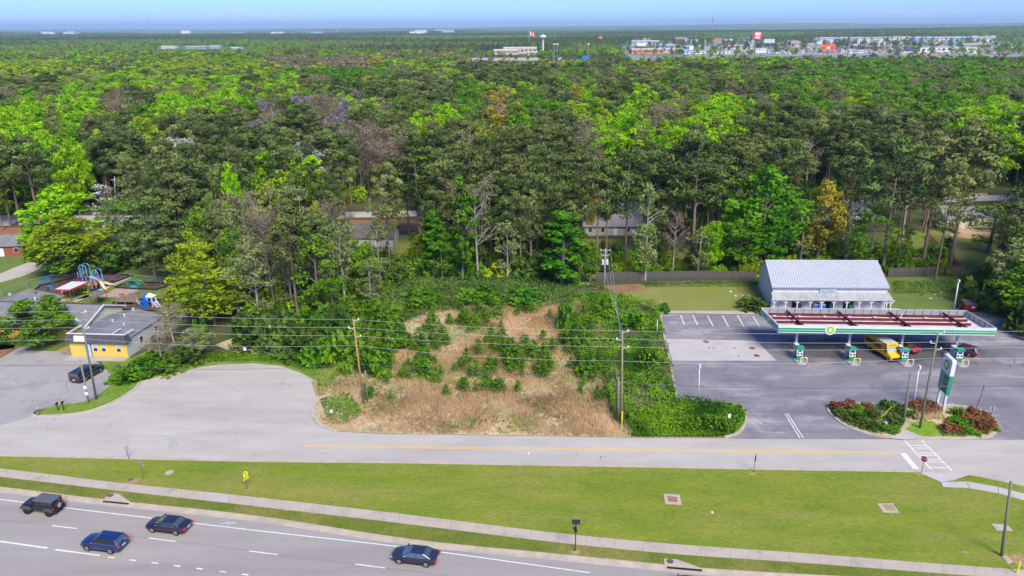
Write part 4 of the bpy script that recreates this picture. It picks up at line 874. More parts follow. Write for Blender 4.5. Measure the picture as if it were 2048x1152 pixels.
# yellow box truck, nose towards the road
def box_truck():
    g = G(1765, 710); t = thing('box_truck', 'yellow box truck parked under the canopy between pumps', 'truck', (g[0], g[1], .07), rad(-90 + 12))
    y = m_trk
    loft([(1.2, [(.95, .55), (.98, 1.0), (.95, 1.25), (.8, 2.1), (0, 2.15)]), (1.55, [(.95, .5), (.98, 1.0), (.95, 1.25), (.78, 2.05), (0, 2.1)]), (2.1, [(.95, .45), (.98, .95), (.93, 1.25), (.85, 1.35), (0, 1.42)]), (2.9, [(.92, .4), (.95, .85), (.88, 1.05), (.8, 1.12), (0, 1.18)]), (3.1, [(.85, .45), (.88, .8), (.8, .95), (.7, 1.0), (0, 1.03)])], 'cab', y, t)
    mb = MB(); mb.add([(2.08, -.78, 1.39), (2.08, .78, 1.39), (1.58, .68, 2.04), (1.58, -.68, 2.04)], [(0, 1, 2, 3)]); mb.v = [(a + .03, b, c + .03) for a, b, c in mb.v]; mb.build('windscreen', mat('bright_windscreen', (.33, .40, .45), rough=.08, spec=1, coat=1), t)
    for s in (-1, 1):
        mb = MB(); mb.add([(1.25, s * .965, 1.3), (1.95, s * .955, 1.3), (1.6, s * .84, 1.95), (1.25, s * .83, 1.95)], [(0, 1, 2, 3)]); mb.build('side_window', m_glass, t)
        mb = MB(); mb.cbox((1.95, s * 1.15, 1.5), (.08, .18, .35)); mb.build('mirror', m_blk, t)
        mb = MB(); mb.cbox((3.0, s * .68, .82), (.16, .3, .16)); mb.build('headlight', m_lamp, t)
        mb = MB(); mb.box(-3.6, 1.1, s * 1.07 - .03 * (s < 0), s * 1.07 + .03 * (s > 0), .72, .95); mb.build('skirt_band', y, t)
        mb = MB(); mb.box(-3.2, .6, s * 1.06 - .02 * (s < 0), s * 1.06 + .02 * (s > 0), 1.5, 2.1); mb.build('side_graphic', mat('dark_graphic', (.10, .045, .04), rough=.5) if 'dark_graphic' not in MATS else MATS['dark_graphic'], t)
    mb = MB(); mb.box(-3.6, 1.15, -1.05, 1.05, .7, 2.72); mb.box(1.15, 1.8, -1.03, 1.03, 2.08, 2.72); mb.build('box_body', [m_trko], t)
    mb = MB(); mb.box(1.8, 1.83, -1.03, 1.03, 2.08, 2.72); mb.build('box_front', y, t)
    mb = MB(); mb.box(-3.6, 1.8, -1.04, 1.04, 2.725, 2.79); mb.build('box_roof', m_trkr, t)
    mb = MB(); mb.box(3.1, 3.16, -.7, .7, .5, .78); mb.build('grille', m_blk, t); mb = MB(); mb.box(3.05, 3.22, -.9, .9, .3, .46); mb.build('bumper', m_blk, t)
    mb = MB(); mb.box(-3.5, 2.6, -.45, .45, .35, .7); mb.build('chassis', m_blk, t)
    # dark red headline strip over the cab, too small to read
    for k in range(9):
        mb = MB(); mb.box(1.832, 1.845, -.66 + k * .15, -.56 + k * .15, 2.42, 2.42 + .14 + .03 * (k % 2)); mb.build('headline_mark', mat('headline_red', (.42, .05, .01), rough=.5) if 'headline_red' not in MATS else MATS['headline_red'], t)
    wheels(t, (2.4, -2.5), .97, .38, .24, m_wht, .5)
box_truck()
# ================================================================== NURSERY BUILDINGS
def ybuild():
    O = np.array([-74.2, 113.9]); U = np.array([.995, -.075]); U /= np.linalg.norm(U); V = np.array([.105, .994]); T = frame(U, V)
    wx, dy, zc, zp, rid = 9.9, 11.3, 3.0, 4.15, 4.35
    t = thing('yellow_office', 'small yellow walled building with charcoal mansard front', 'building', (*O, 0))
    mb = MB(); qd(mb, T, [(0, 0, 0), (wx, 0, 0), (wx, 0, zc), (0, 0, zc)]); mb.build('front_wall', m_yw, t)
    for x in (0, wx):
        mb = MB(); p = [(x, 0, 0), (x, dy, 0), (x, dy, zc), (x, 0, zc + .1)]; qd(mb, T, p if x else p[::-1]); mb.build('side_wall', m_pale, t)
    mb = MB(); qd(mb, T, [(wx, dy, 0), (0, dy, 0), (0, dy, zc), (wx / 2, dy, rid - .1), (wx, dy, zc)]); mb.build('back_wall', m_pale, t)
    mb = MB()
    for s in (0, 1):
        x0 = -.2 if s == 0 else wx + .2
        slab3(mb, T, *([(x0, .1, zc + .28), (wx / 2, .1, rid), (wx / 2, dy + .3, rid), (x0, dy + .3, zc + .05)][::(-1 if 0 else 1)]), .08)
    ro = mb.build('roof', m_shing, t)
    mb = MB()                                            # mansard
    a = [(-.35, -.55, 2.75), (wx + .35, -.55, 2.75), (wx + .35, 1.2, 2.75), (wx + .0, .9, zp), (wx + .0, -.1, zp), (0, -.1, zp), (-.35, 1.2, 2.75), (0, .9, zp)]
    mb.add([T(*p) for p in a], [(0, 1, 4, 5), (1, 2, 3, 4), (6, 0, 5, 7), (0, 6, 2, 1)]); mb.build('mansard', m_shing2, t)
    mb = MB(); mb.box(-.1, wx + .1, -.14, .06, zp + .002, zp + .13, 0, T); mb.box(-.1, .1, .06, 4.0, zp - .1, zp + .1, 0, T); mb.box(wx - .1, wx + .1, .06, 2.6, zp - .12, zp + .1, 0, T); mb.box(wx - 2.3, wx - 2.12, .06, 2.6, zp - .08, zp + .1, 0, T)
    mb.build('parapet_cap', m_wht, t)
    for x in (4.05, 5.5, 8.1):
        mb = MB(); mb.box(x, x + .8, -.05, -.003, 1.05, 2.35, 0, T); wn = mb.build('window', m_wht, t)
        mb = MB(); mb.box(x + .08, x + .72, -.07, -.052, 1.12, 1.65, 0, T); mb.build('pane', m_glass, wn); mb = MB(); mb.box(x + .08, x + .72, -.07, -.052, 1.75, 2.28, 0, T); mb.build('pane', mat('blind_grey', (.45, .46, .5), rough=.6) if 'blind_grey' not in MATS else MATS['blind_grey'], wn)
    mb = MB(); mb.box(2.72, 3.72, -.06, -.003, .05, 2.5, 0, T); fr = mb.build('door_frame', m_blue, t); mb = MB(); mb.box(2.84, 3.6, -.08, -.062, .12, 2.4, 0, T); mb.build('door', m_dblue, fr)
    mb = MB(); mb.add([T(x, y, z) for x, y, z in ((1.35, -.62, 3.0), (3.2, -.62, 3.0), (3.2, -.42, 3.95), (1.35, -.42, 3.95), (1.35, -.52, 3.0), (3.2, -.52, 3.0), (3.2, -.32, 3.95), (1.35, -.32, 3.95))], [(0, 1, 2, 3), (7, 6, 5, 4), (0, 4, 5, 1), (3, 2, 6, 7), (0, 3, 7, 4), (1, 5, 6, 2)]); sb = mb.build('sign_board', mat('pale_sign_board', (.70, .70, .80), rough=.6), t)
    mb = MB()
    for k in range(5): mb.box(1.5, 3.05 - .2 * (k % 2), -.64 + .034 * k, -.60 + .034 * k, 3.1 + k * .16, 3.13 + k * .16, 0, T)
    mb.build('sign_line', mat('faded_ink', (.45, .45, .6), rough=.6), sb)
    for y in (3.6, 8.2):
        mb = MB(); mb.box(wx + .003, wx + .05, y, y + 1.0, 1.1, 2.2, 0, T); wn = mb.build('window', m_wht, t); mb = MB(); mb.box(wx + .052, wx + .07, y + .1, y + .9, 1.18, 2.12, 0, T); mb.build('pane', m_glass, wn)
    for x, y in ((5.2, 7.8), (4.7, 5.2), (7.0, 4.6), (5.1, 10.6)):
        z = rid - abs(x - wx / 2) * .26 + .05; mb = MB(); mb.tube([T(x, y, z - .1), T(x, y, z + .3)], .14, 8); mb.tube([T(x, y, z + .3), T(x, y, z + .36)], .22, 8); mb.build('roof_vent', m_wht, ro)
    mb = MB(); mb.box(-.3, wx + .3, -1.7, -.1, .02, .14, 0, T); mb.build('front_step', m_conc, t)
    mb = MB(); mb.box(wx + .4, wx + 1.4, 6.3, 7.2, 0, 1.1, 0, T); ac = mb.build('air_conditioner', m_blk, None); ac.location = (*O, 0); tag(ac, 'dark air conditioning unit beside the pale side wall of the yellow building', 'air conditioner')
ybuild()
def nursery():
    O = np.array([-75.1, 120.4]); U = np.array([.995, -.09]); V = np.array([.17, .985]); T = frame(U, V)
    t = thing('nursery_building', 'long grey shingled nursery with cream gable end and back wing', 'building', (*O, 0))
    mb = MB(); qd(mb, T, [(0, .2, 0), (0, 9.9, 0), (0, 9.9, 3), (0, 5, 4.9), (0, .2, 3)]); mb.build('gable_wall', m_cream, t)
    mb = MB(); qd(mb, T, [(-44, .2, 0), (0, .2, 0), (0, .2, 2.95), (-44, .2, 2.95)]); mb.build('front_wall', m_yw, t)
    mb = MB(); qd(mb, T, [(0, 9.9, 0), (-44, 9.9, 0), (-44, 9.9, 2.95), (0, 9.9, 2.95)]); mb.build('back_wall', m_cream, t)
    mb = MB(); slab3(mb, T, (-44, -.4, 2.85), (.35, -.4, 2.85), (.35, 5, 5.0), (-44, 5, 5.0), .1); slab3(mb, T, (-44, 5, 5.0), (.35, 5, 5.0), (.35, 10.5, 2.85), (-44, 10.5, 2.85), .1); ro = mb.build('roof', m_shing, t)
    mb = MB(); slab3(mb, T, (.30, -.45, 2.86), (.46, -.45, 2.86), (.46, 5, 5.06), (.30, 5, 5.06), .28); slab3(mb, T, (.30, 5, 5.06), (.46, 5, 5.06), (.46, 10.7, 2.84), (.30, 10.7, 2.84), .28); mb.build('bargeboard', m_wht, t)
    mb = MB(); mb.box(-44, .3, 4.93, 5.07, 4.99, 5.07, 0, T); mb.build('ridge_strip', m_blk, ro)
    # back wing with hipped end
    x0, x1, xc = -26, -15, -19.8
    mb = MB(); mb.add([T(*p) for p in ((x0, 6, 2.95), (x0, 14.6, 2.8), (x1, 14.6, 2.8), (x1, 6, 2.95), (xc, 5.2, 5.02), (xc, 12.2, 5.02))], [(0, 4, 5, 1), (4, 3, 2, 5), (5, 2, 1)]); mb.build('wing_roof', m_shing, t)
    mb = MB(); mb.box(x0 + .5, x1 - .5, 10, 14.2, 0, 2.8, 0, T); mb.build('wing_wall', m_cream, t)
    for x, y, r_ in ((-18.2, 11.4, .24), (-16.6, 9.4, .14), (-23, 11, .18)):
        z = 4.5 if r_ > .2 else 3.95; mb = MB(); mb.tube([T(x, y, z - .3), T(x, y, z + .35)], r_, 9); mb.tube([T(x, y, z + .3), T(x, y, z + .4)], r_ * 1.5, 9); mb.build('roof_vent', m_shing if r_ > .2 else m_wht, ro)
    # front wing, yellow
    fx0, fx1, yb = -34, -17.4, -9.0
    mb = MB(); mb.box(fx0, fx1 - .6, yb + .5, .15, 0, 2.85, 0, T); mb.build('wing_wall', m_yw, t)
    mb = MB(); xm = -25.5; mb.add([T(*p) for p in ((fx0 - .5, yb, 2.8), (fx1, yb, 2.8), (fx1, .9, 3.2), (fx0 - .5, .9, 3.2), (xm, yb + 4.5, 4.9), (xm, 4.8, 5.0))], [(0, 1, 4), (1, 2, 5, 4), (3, 0, 4, 5)]); mb.build('wing_roof', mat('light_shingle', (.235, .235, .25), (.28, .28, .29), .6, .9, c3=(.33, .33, .33), s3=1.5), t)
    mb = MB(); slab3(mb, T, (fx1, yb, 2.78), (fx1 + .06, yb, 2.78), (fx1 + .06, .9, 3.18), (fx1, .9, 3.18), .22); mb.build('bargeboard', m_wht, t)
    mb = MB(); mb.box(fx1 - .6, fx1 - .55, -5.2, -4.2, .9, 2.2, 0, T); w_ = mb.build('window', m_wht, t); mb = MB(); mb.box(fx1 - .549, fx1 - .53, -5.1, -4.3, 1, 2.1, 0, T); mb.build('pane', m_glass, w_)
    mb = MB(); slab3(mb, T, (-9.5, -1.6, 2.7), (-4, -1.6, 2.7), (-4, 1, 3.2), (-9.5, 1, 3.2), .1); mb.build('porch_roof', m_shing, t)
    p = T(-16, -6.5, 0); ac = thing('air_conditioner', 'grey air conditioning units between the yellow wing and the bushy tree', 'air conditioner', (O[0] + p[0], O[1] + p[1], .03)); mb = MB(); mb.box(-.6, .5, -.5, .5, 0, 1.0); mb.build('housing', m_galv, ac); mb = MB(); mb.tube([(0, 0, 1.0), (0, 0, 1.06)], .38, 12); mb.build('fan_guard', m_blk, ac)
nursery()

# ================================================================== HOUSES
def gable_house(px, py, wd, dp, rz, wall, roof, label, h=2.7, rise=1.9, win=3, name='house', cat='house', chim=False, axis='x', door=True):
    g = G(px, py); t = thing(name, label, cat, (*g[:2], 0), rz)
    hw, hd_ = wd / 2, dp / 2
    mb = MB(); mb.box(-hw, hw, -hd_, hd_, 0, h)
    if axis == 'x': mb.add([(x, y, z) for x in (-hw, hw) for y, z in ((-hd_, h), (hd_, h), (0, h + rise * .94))], [(0, 1, 2)[::-1], (3, 4, 5)])
    else: mb.add([(x, y, z) for y in (-hd_, hd_) for x, z in ((-hw, h), (hw, h), (0, h + rise * .94))], [(0, 1, 2), (3, 4, 5)[::-1]])
    mb.build('wall', wall, t)
    I = lambda x, y, z: (x, y, z) if axis == 'x' else (y, x, z)
    a, b = (hw + .4, hd_ + .4) if axis == 'x' else (hd_ + .4, hw + .4)
    mb = MB(); slab3(mb, I, (-a, -b, h - .12), (a, -b, h - .12), (a, 0, h + rise), (-a, 0, h + rise), .12); slab3(mb, I, (-a, 0, h + rise), (a, 0, h + rise), (a, b, h - .12), (-a, b, h - .12), .12); ro = mb.build('roof', roof, t)
    if axis != 'x': ro.data.flip_normals()
    if chim: mb = MB(); mb.box(hw * .3, hw * .3 + .8, -.4, .4, h, h + rise + .9); mb.build('chimney', m_brick, ro)
    n = win + (1 if door else 0)
    for k in range(n):
        x = -hw + wd * (k + .5) / n
        if door and k == n // 2:
            mb = MB(); mb.box(x - .5, x + .5, -hd_ - .05, -hd_ - .003, .1, 2.15); mb.build('door', m_wht, t); continue
        mb = MB(); mb.box(x - .5, x + .5, -hd_ - .05, -hd_ - .003, .95, 2.1); w_ = mb.build('window', m_wht, t)
        mb = MB(); mb.box(x - .42, x + .42, -hd_ - .065, -hd_ - .052, 1.02, 2.02); mb.build('pane', m_glass, w_)
    return t
gable_house(750, 489, 11.0, 8, rad(-2), mat('pale_grey_siding', (.36, .38, .39), rough=.8), m_shing2 if False else mat('slate_roof', (.085, .085, .09), (.12, .12, .12), .5, .9), 'single storey house with dark roof behind the tall pale trunk', 3.0, 2.4, 3)
mb = MB(); g = G(757, 500); t = thing('back_deck', 'dark timber deck behind the dark roofed house', 'deck', (*g[:2], 0)); mb.box(-2.5, 3, -1.4, 1.2, .4, .55); mb.build('platform', m_brown, t)
mb = MB(); [mb.box(x, x + .08, -1.4, -1.3, .55, 1.4) for x in np.arange(-2.5, 3, .4)]; mb.box(-2.5, 3, -1.42, -1.3, 1.4, 1.5); mb.build('railing', m_brown, t)
gable_house(1226, 462, 16.5, 9, rad(0), mat('off_white_siding', (.36, .34, .32), rough=.8), mat('faded_roof', (.17, .16, .17), (.22, .21, .21), .4, .9), 'long low house with faded grey roof seen between pine trunks', 2.6, 2.2, 4)
gable_house(1655, 433, 12, 9, rad(5), mat('sage_siding', (.34, .38, .36), rough=.8), m_shing, 'sage green house with light roof behind the orange leafed trees', 2.8, 2.0, 3)
gable_house(8, 504, 13, 9, rad(10), m_brick, m_shing, 'red brick house with grey roof at the left edge', 2.8, 1.6, 3)
gable_house(980, 452, 9, 8, rad(0), m_pale, m_shing, 'pale house half hidden behind the tall spreading pine', 2.7, 2, 2)
gable_house(210, 312, 15, 10, rad(8), m_beige, m_shing, 'grey roofed house deep in the trees at upper left', 3, 2.5, 2)
gable_house(1290, 290, 18, 11, rad(10), m_wht, mat('pale_far_roof', (.60, .61, .63), rough=.8), 'white roofed house showing through the treetops behind the store', 7, 4.5, 2)
gable_house(1272, 262, 15, 10, rad(30), m_wht, MATS['pale_far_roof'], 'white gabled house beside the round yellow green treetops', 8, 4, 2)
gable_house(1140, 250, 16, 11, rad(-6), m_wht, MATS['pale_far_roof'], 'white house low behind the dark pines at upper centre', 7, 4, 2)
gable_house(726, 250, 13, 10, rad(-6), m_wht, MATS['pale_far_roof'], 'small white house behind the trees with violet blossom', 9, 4, 2)
gable_house(985, 335, 16, 10, rad(4), m_beige, m_shing, 'grey roofed house in a gap of the pines at centre', 3, 2.5, 2)
gable_house(620, 352, 16, 10, rad(-4), m_brick, m_shing, 'brick house in a gap of the trees behind the bright slender tree', 3, 2.5, 2)
mb = MB(); t = gable_house(277, 512, 4.2, 3.4, rad(-6), mat('shed_grey', (.40, .38, .34), rough=.8), m_shing, 'small grey shed at the edge of the nursery lawn', 2.0, .7, 0, 'garden_shed', 'shed')
# cream house with deck, right
def deck_house():
    g = G(1935, 462); O = g[:2]; t = thing('cream_house', 'cream house with grey roof and white back door', 'house', (*O, 0), rad(-6))
    wd, dp, z0, h = 13.5, 8.5, .8, 3.4
    mb = MB(); mb.box(-6, 7.5, 0, dp, z0, h); mb.add([(x, y, z) for x in (-6, 7.5) for y, z in ((0, h), (dp, h), (dp / 2, h + 2.2))], [(2, 1, 0), (3, 4, 5)]); mb.build('wall', m_beige, t)
    mb = MB(); mb.box(-5.9, 7.4, .1, dp - .1, 0, z0); mb.build('foundation', m_blk, t)
    I = lambda x, y, z: (x, y, z)
    mb = MB(); slab3(mb, I, (-6.5, -1.2, h - .2), (2, -1.2, h - .2), (2, .2, h + .05), (-6.5, .2, h + .05), .1); slab3(mb, I, (-6.5, .2, h + .06), (8, .2, h + .06), (8, dp / 2, h + 2.5), (-6.5, dp / 2, h + 2.5), .12); slab3(mb, I, (-6.5, dp / 2, h + 2.5), (8, dp / 2, h + 2.5), (8, dp + .5, h - .1), (-6.5, dp + .5, h - .1), .12); mb.build('roof', m_shing, t)
    mb = MB(); mb.box(-6.2, 1.9, -.9, -.03, z0, h - .25); mb.build('porch_wall', m_beige, t)
    for x in (-5.2, -3.8, -.6, .8):
        mb = MB(); mb.box(x, x + .9, -.95, -.902, 1.5, 2.75); w_ = mb.build('window', m_wht, t)
        for a in (.07, .49):
            for zz in (1.56, 2.16): mb = MB(); mb.box(x + a, x + a + .35, -.965, -.952, zz, zz + .52); mb.build('pane', m_glass, w_)
    mb = MB(); mb.box(-2.5, -1.4, -.95, -.902, .85, 2.9); mb.build('back_door', m_wht, t)
    for y in (1.5, 4.5): mb = MB(); mb.box(-6.05, -6.003, y, y + 1, 1.5, 2.7); w_ = mb.build('window', m_wht, t); mb = MB(); mb.box(-6.07, -6.052, y + .08, y + .92, 1.56, 2.62); mb.build('pane', m_glass, w_)
    d = thing('garden_deck', 'new pale timber deck with curved steps below the cream house', 'deck', (*(O + np.array([0, -1.0])), 0), rad(-6))
    n = 34
    for k in range(n): y = -.1 - k * .15; mb = MB(); mb.box(-4.6 + max(0, (k - 10)) * .03, 9, y - .14, y, .74, .79); mb.build('plank', m_deck, d)
    mb = MB(); mb.box(-4.4, 8.9, -5.1, -5.0, .2, .74); mb.build('rim_board', m_deck, d)
    for k in range(12): x = -4.6 + k * 1.2; mb = MB(); mb.box(x, x + .1, -2.2, -2.1, .79, 1.7); mb.build('baluster', m_deck, d)
    mb = MB(); mb.box(-4.6, 9, -2.22, -2.08, 1.7, 1.78); mb.build('handrail', m_deck, d)
    for k in range(5):
        r_ = 3.4 - k * .45; mb = MB(); mb.prism([(-3.2 + r_ * math.cos(a) * 1.1, -4.8 + r_ * math.sin(a) * .7) for a in np.linspace(math.pi * .75, math.pi * 1.75, 12)] + [(-1.5, -4.0)], .1 + k * .12, .2 + k * .12); mb.build('step', m_deck, d)
deck_house()
# parked on the streets behind
car('white car parked on the back street beyond the spreading pine', (*G(958, 455)[:2], .06), rad(20), 'hatch', paint('white_car_paint', (.62, .64, .68)))
car('black car under the pines beyond the cream house', (*G(1942, 376)[:2], .06), rad(175), 'hatch', c_blk, dims=(5.4, 2, 1.8))
car('silver car parked in the street behind the leftmost trees', (*G(60, 452)[:2], .06), rad(10), 'sedan', paint('silver_car_paint', (.33, .34, .35)))

# ================================================================== FENCES
def board_fence(label, px, hgt, m, step=.45, posts=True, name='wooden_fence', grp=None):
    P = [G(*p)[:2] for p in px]; t = thing(name, label, 'fence', (*P[0], 0), group=grp)
    L = [0]; 
    for a, b in zip(P, P[1:]): L.append(L[-1] + np.linalg.norm(b - a))
    n = int(L[-1] / step); shared = None; rr = random.Random(int(L[-1] * 10))
    for i in range(n):
        s = (i + .5) * L[-1] / n; k = max(j for j in range(len(P) - 1) if L[j] <= s); a, b = P[k], P[k + 1]; d = (b - a) / np.linalg.norm(b - a)
        c = a + d * (s - L[k]) - P[0]
        if shared is None:
            mb = MB(); mb.box(-step * .47, step * .47, -.012, .012, .04, hgt); mb.add([(-step * .47, 0, hgt), (0, 0, hgt + .05), (step * .47, 0, hgt)], [(0, 2, 1)]); o = mb.build('board', m, t); shared = o
        else: o = shared.copy(); C.objects.link(o)
        o.location = (*c, rr.uniform(-.05, .04)); o.rotation_euler = (rr.gauss(0, .02), rr.gauss(0, .015), math.atan2(d[1], d[0])); 
    for k, (a, b) in enumerate(zip(P, P[1:])):
        mb = MB(); c = (a + b) / 2 - P[0]; ln_ = np.linalg.norm(b - a); an = math.atan2((b - a)[1], (b - a)[0]); nrm = np.array([-math.sin(an), math.cos(an)]) * .05
        for z in (.4, hgt - .3): mb.cbox((c[0] + nrm[0], c[1] + nrm[1], z), (ln_, .05, .09), rot=an)
        mb.build('rail', m, t)
    return t
board_fence('grey weathered board fence behind the side lawn of the store', [(1190, 563), (1240, 561), (1400, 559), (1512, 560)], 1.95, m_fenc)
board_fence('grey weathered board fence right of the store, with sagging boards', [(1775, 553), (1830, 552), (1900, 549)], 1.95, m_fenc)
board_fence('short brown board fence where the grey fence ends at the clay path', [(1902, 549), (1928, 551)], 2.0, m_fencb)
def rail_fence(label, px, m):
    P = [G(*p)[:2] for p in px]; t = thing('picket_fence', label, 'fence', (*P[0], 0))
    for a, b in zip(P, P[1:]):
        ln_ = np.linalg.norm(b - a); an = math.atan2((b - a)[1], (b - a)[0]); n = max(1, int(ln_ / 2.4))
        for k in range(n):
            q = a + (b - a) * k / n - P[0]; mb = MB(); mb.box(q[0] - .07, q[0] + .07, q[1] - .07, q[1] + .07, 0, 1.6); mb.build('post', m, t)
        c = (a + b) / 2 - P[0]
        for z in (.4, 1.0, 1.45): mb = MB(); mb.cbox((c[0], c[1], z), (ln_, .04, .14), rot=an); mb.build('rail', m, t)
        for k in range(int(ln_ / .3)):
            q = a + (b - a) * k * .3 / ln_ - P[0]; mb = MB(); mb.cbox((q[0], q[1], .75), (.12, .03, 1.4), rot=an); mb.build('picket', m, t)
rail_fence('brown picket fence running diagonally up the back yards to the deck house', [(1926, 549), (1902, 525), (1878, 500), (1852, 474)], m_fencb)
def chain_fence(label, px, hgt=1.5, step=3.0):
    P = [G(*p)[:2] for p in px]; t = thing('chain_link_fence', label, 'fence', (*P[0], 0), group='chain link fences round the play areas')
    for a, b in zip(P, P[1:]):
        n = max(1, int(np.linalg.norm(b - a) / step))
        for k in range(n + 1):
            q = a + (b - a) * k / n - P[0]; mb = MB(); mb.tube([(*q, 0), (*q, hgt)], .04, 5); mb.build('post', m_galv, t)
        mb = MB(); mb.tube([(*(a - P[0]), hgt), (*(b - P[0]), hgt)], .035, 5); mb.build('top_rail', m_galv, t)
        mb = MB(); d = b - a; L = np.linalg.norm(d)
        for k in range(int(L / .45)):
            q0 = a + d * k * .45 / L - P[0]; q1 = a + d * min(1, (k * .45 + hgt) / L) - P[0]; q2 = a + d * max(0, (k * .45 - hgt) / L) - P[0]
            for e in (q1, q2): mb.tube([(*q0, .05), (*e, hgt)], .006, 3, caps=False)
        mb.build('mesh', m_galv, t, kind='stuff')
chain_fence('chain link fence behind the tall slides', [(107, 563), (143, 564), (200, 541), (215, 532)])
chain_fence('chain link fence behind the green climber', [(262, 562), (290, 565), (352, 570)])
chain_fence('long chain link fence between side street and nursery', [(-60, 625), (10, 592), (60, 574), (107, 563)])

# ================================================================== POLES, WIRES, LIGHTS
def top_height(base, tx, ty):
    """height at which the vertical through base meets the photo row ty"""
    lo, hi = 0.1, 60
    for _ in range(40):
        m_ = (lo + hi) / 2
        if W((base[0], base[1], m_))[1] > ty: lo = m_
        else: hi = m_
    return lo
def pole(label, bx, by, tx, ty, m, r0=.17, r1=.11, grp='timber utility poles', name='utility_pole', cat='pole', lean=True):
    b = G(bx, by); h = top_height(b, tx, ty)
    # lean so that the head stands where the photo has it
    x_at = W((b[0], b[1], h))[0]; k = (tx - x_at) / (W((b[0] + 1, b[1], h))[0] - x_at) if lean else 0
    t = thing(name, label, cat, (*b[:2], 0), group=grp)
    mb = MB(); mb.tube([(0, 0, -.2), (k * .5, 0, h * .5), (k, 0, h)], [r0, (r0 + r1) / 2, r1], 9); mb.build('shaft', m, t, smooth=True)
    return t, np.array([b[0] + k, b[1], h]), b, k
def insul(t, base, p, s):
    """bracket arm with a white insulator at its end"""
    q = np.array(p) - np.array([base[0], base[1], 0]); mb = MB(); mb.tube([q, q + np.array([s * .75, 0, .12])], .035, 5); a = mb.build('bracket', m_wht, t)
    mb = MB(); e = q + np.array([s * .75, 0, .12]); mb.tube([e, e + np.array([0, 0, .12]), e + np.array([0, 0, .32])], [.1, .13, .06], 7); mb.build('insulator', m_wht, a)
def rowz(b, k, h, ty):
    z = top_height(b, 0, ty); return np.array([b[0] + k * z / h, b[1], z])
PL = {}
for key, lab, bx, by, tx, ty, m, rows in (
    ('a', 'tall grey green utility pole on the grass tongue by the nursery', 193, 800, 160, 620, m_woodg, (622.5, 639, 655, 678)),
    ('b', 'utility pole with orange brown butt beside the green stub, at the field edge', 728, 808, 706, 637, m_woodo, (638.5, 655, 671.5, 690.5)),
    ('c', 'weathered utility pole with a yellow guard, between dry field and green vines', 1243, 849, 1245, 662, m_wood, (661.5, 677.5, 693.5, 722)),
    ('d', 'dark mossy utility pole rising from the planting island past the canopy', 1839, 858, 1876, 668, m_woodg, (664, 684, 697, 716.5))):
    t, top, b, k = pole(lab, bx, by, tx, ty, m)
    pts = [rowz(b, k, top[2], r_) for r_ in rows]; PL[key] = pts
    for i, p_ in enumerate(pts[:3]): insul(t, b, p_ - np.array([0, 0, .25]), (-1) ** i)
g_off = {'z': [np.array(G(-260, y)) for y in (628, 640, 655, 672)]}
def wire(label, A, B, sag, r, m, grp, mid=None):
    A, B = np.array(A), np.array(B); n = 14
    pts = [A + (B - A) * i / n - np.array([0, 0, sag * 4 * (i / n) * (1 - i / n)]) for i in range(n + 1)]
    mb = MB(); mb.tube([p - A for p in pts], r, 4, caps=False); o = mb.build('power_line', m, loc=tuple(A)); tag(o, label, 'power line', grp)
names = ('topmost', 'second', 'third', 'lowest')
for i in range(4):
    a, b_, c_, d_ = (PL[k][i] for k in 'abcd')
    z0 = a[2] + .0
    L0 = np.array([a[0] - 62, a[1] + 1.5, a[2] - .0]); Rr = np.array([d_[0] + 55, d_[1] + 2.0, d_[2] + .5])
    for A, B, lab in ((L0, a, 'left of the nursery pole'), (a, b_, 'between the nursery pole and the orange butted pole'), (b_, c_, 'over the dry field'), (c_, d_, 'over the forecourt'), (Rr, d_, 'right of the mossy island pole')):
        wire(f'{names[i]} pale overhead wire {lab}', A, B, .35 if i < 3 else .6, .017, m_alu, 'roadside overhead wires')
# low communications bundle
cz = {k: PL[k][3][2] - 3.4 for k in 'abcd'}
def onp(k, dz): p = PL[k][3].copy(); q = PL[k][0]; f = (p[2] - dz) ; sl_ = (q[0] - p[0]) / (q[2] - p[2]); p[0] -= sl_ * dz; p[2] -= dz; return p
wire('dark low cable left of the nursery pole', onp('a', 4.1) - np.array([62, -1.5, 0]), onp('a', 4.1), .3, .03, m_dwire, 'low dark cables')
wire('dark low cable between nursery pole and field pole', onp('a', 4.1), onp('b', 2.9), .8, .025, m_dwire, 'low dark cables')
wire('dark low cable over the dry field', onp('b', 2.9), onp('c', 2.0), .6, .025, m_dwire, 'low dark cables')
c1, d1 = np.array([*G(1243, 849)[:2], 0]), None
pc = rowz(G(1243, 849), 0, 13, 766); pd = rowz(G(1839, 858), 0, 14, 773); pd[0] += .9
wire('dark low cable over the forecourt', pc, pd, .5, .04, m_dwire, 'low dark cables')
wire('dark low cable right of the mossy island pole', pd, pd + np.array([60, 2, .6]), .5, .05, m_dwire, 'low dark cables')
m2 = pd + np.array([6.9, .5, -.05]); gb = G(1953, 818)
wire('black drop cable falling to the right end of the island', m2, (gb[0], gb[1], .3), .4, .045, m_blk, 'low dark cables')
mb = MB(); mb.tube([(0, 0, 0), (.1, -.3, 1.6)], [.13, .1], 7); tag(mb.build('cable_guard', m_galv, loc=(gb[0], gb[1], .16)), 'grey guard tube round the drop cable at the island edge', 'cable guard')
t, top, b, k = pole('short grey green stub pole beside the orange butted pole', 735, 806, 730, 741, m_woodg, .14, .12, None)
t, top, b, k = pole('pair of short stub poles left of the vine edge pole, the taller one', 1233, 842, 1233, 738, m_woodg, .12, .10, None)
t, top, b, k = pole('short brown stub pole touching the vine edge pole', 1237, 846, 1237, 755, m_wood, .13, .12, None)
mb = MB(); g = G(1243, 856); mb.tube([(0, 0, 0), (0, 0, 2.6)], .09, 6); tag(mb.build('cable_marker', m_signy, loc=tuple(g)), 'thin yellow cable marker at the foot of the vine edge pole', 'marker')
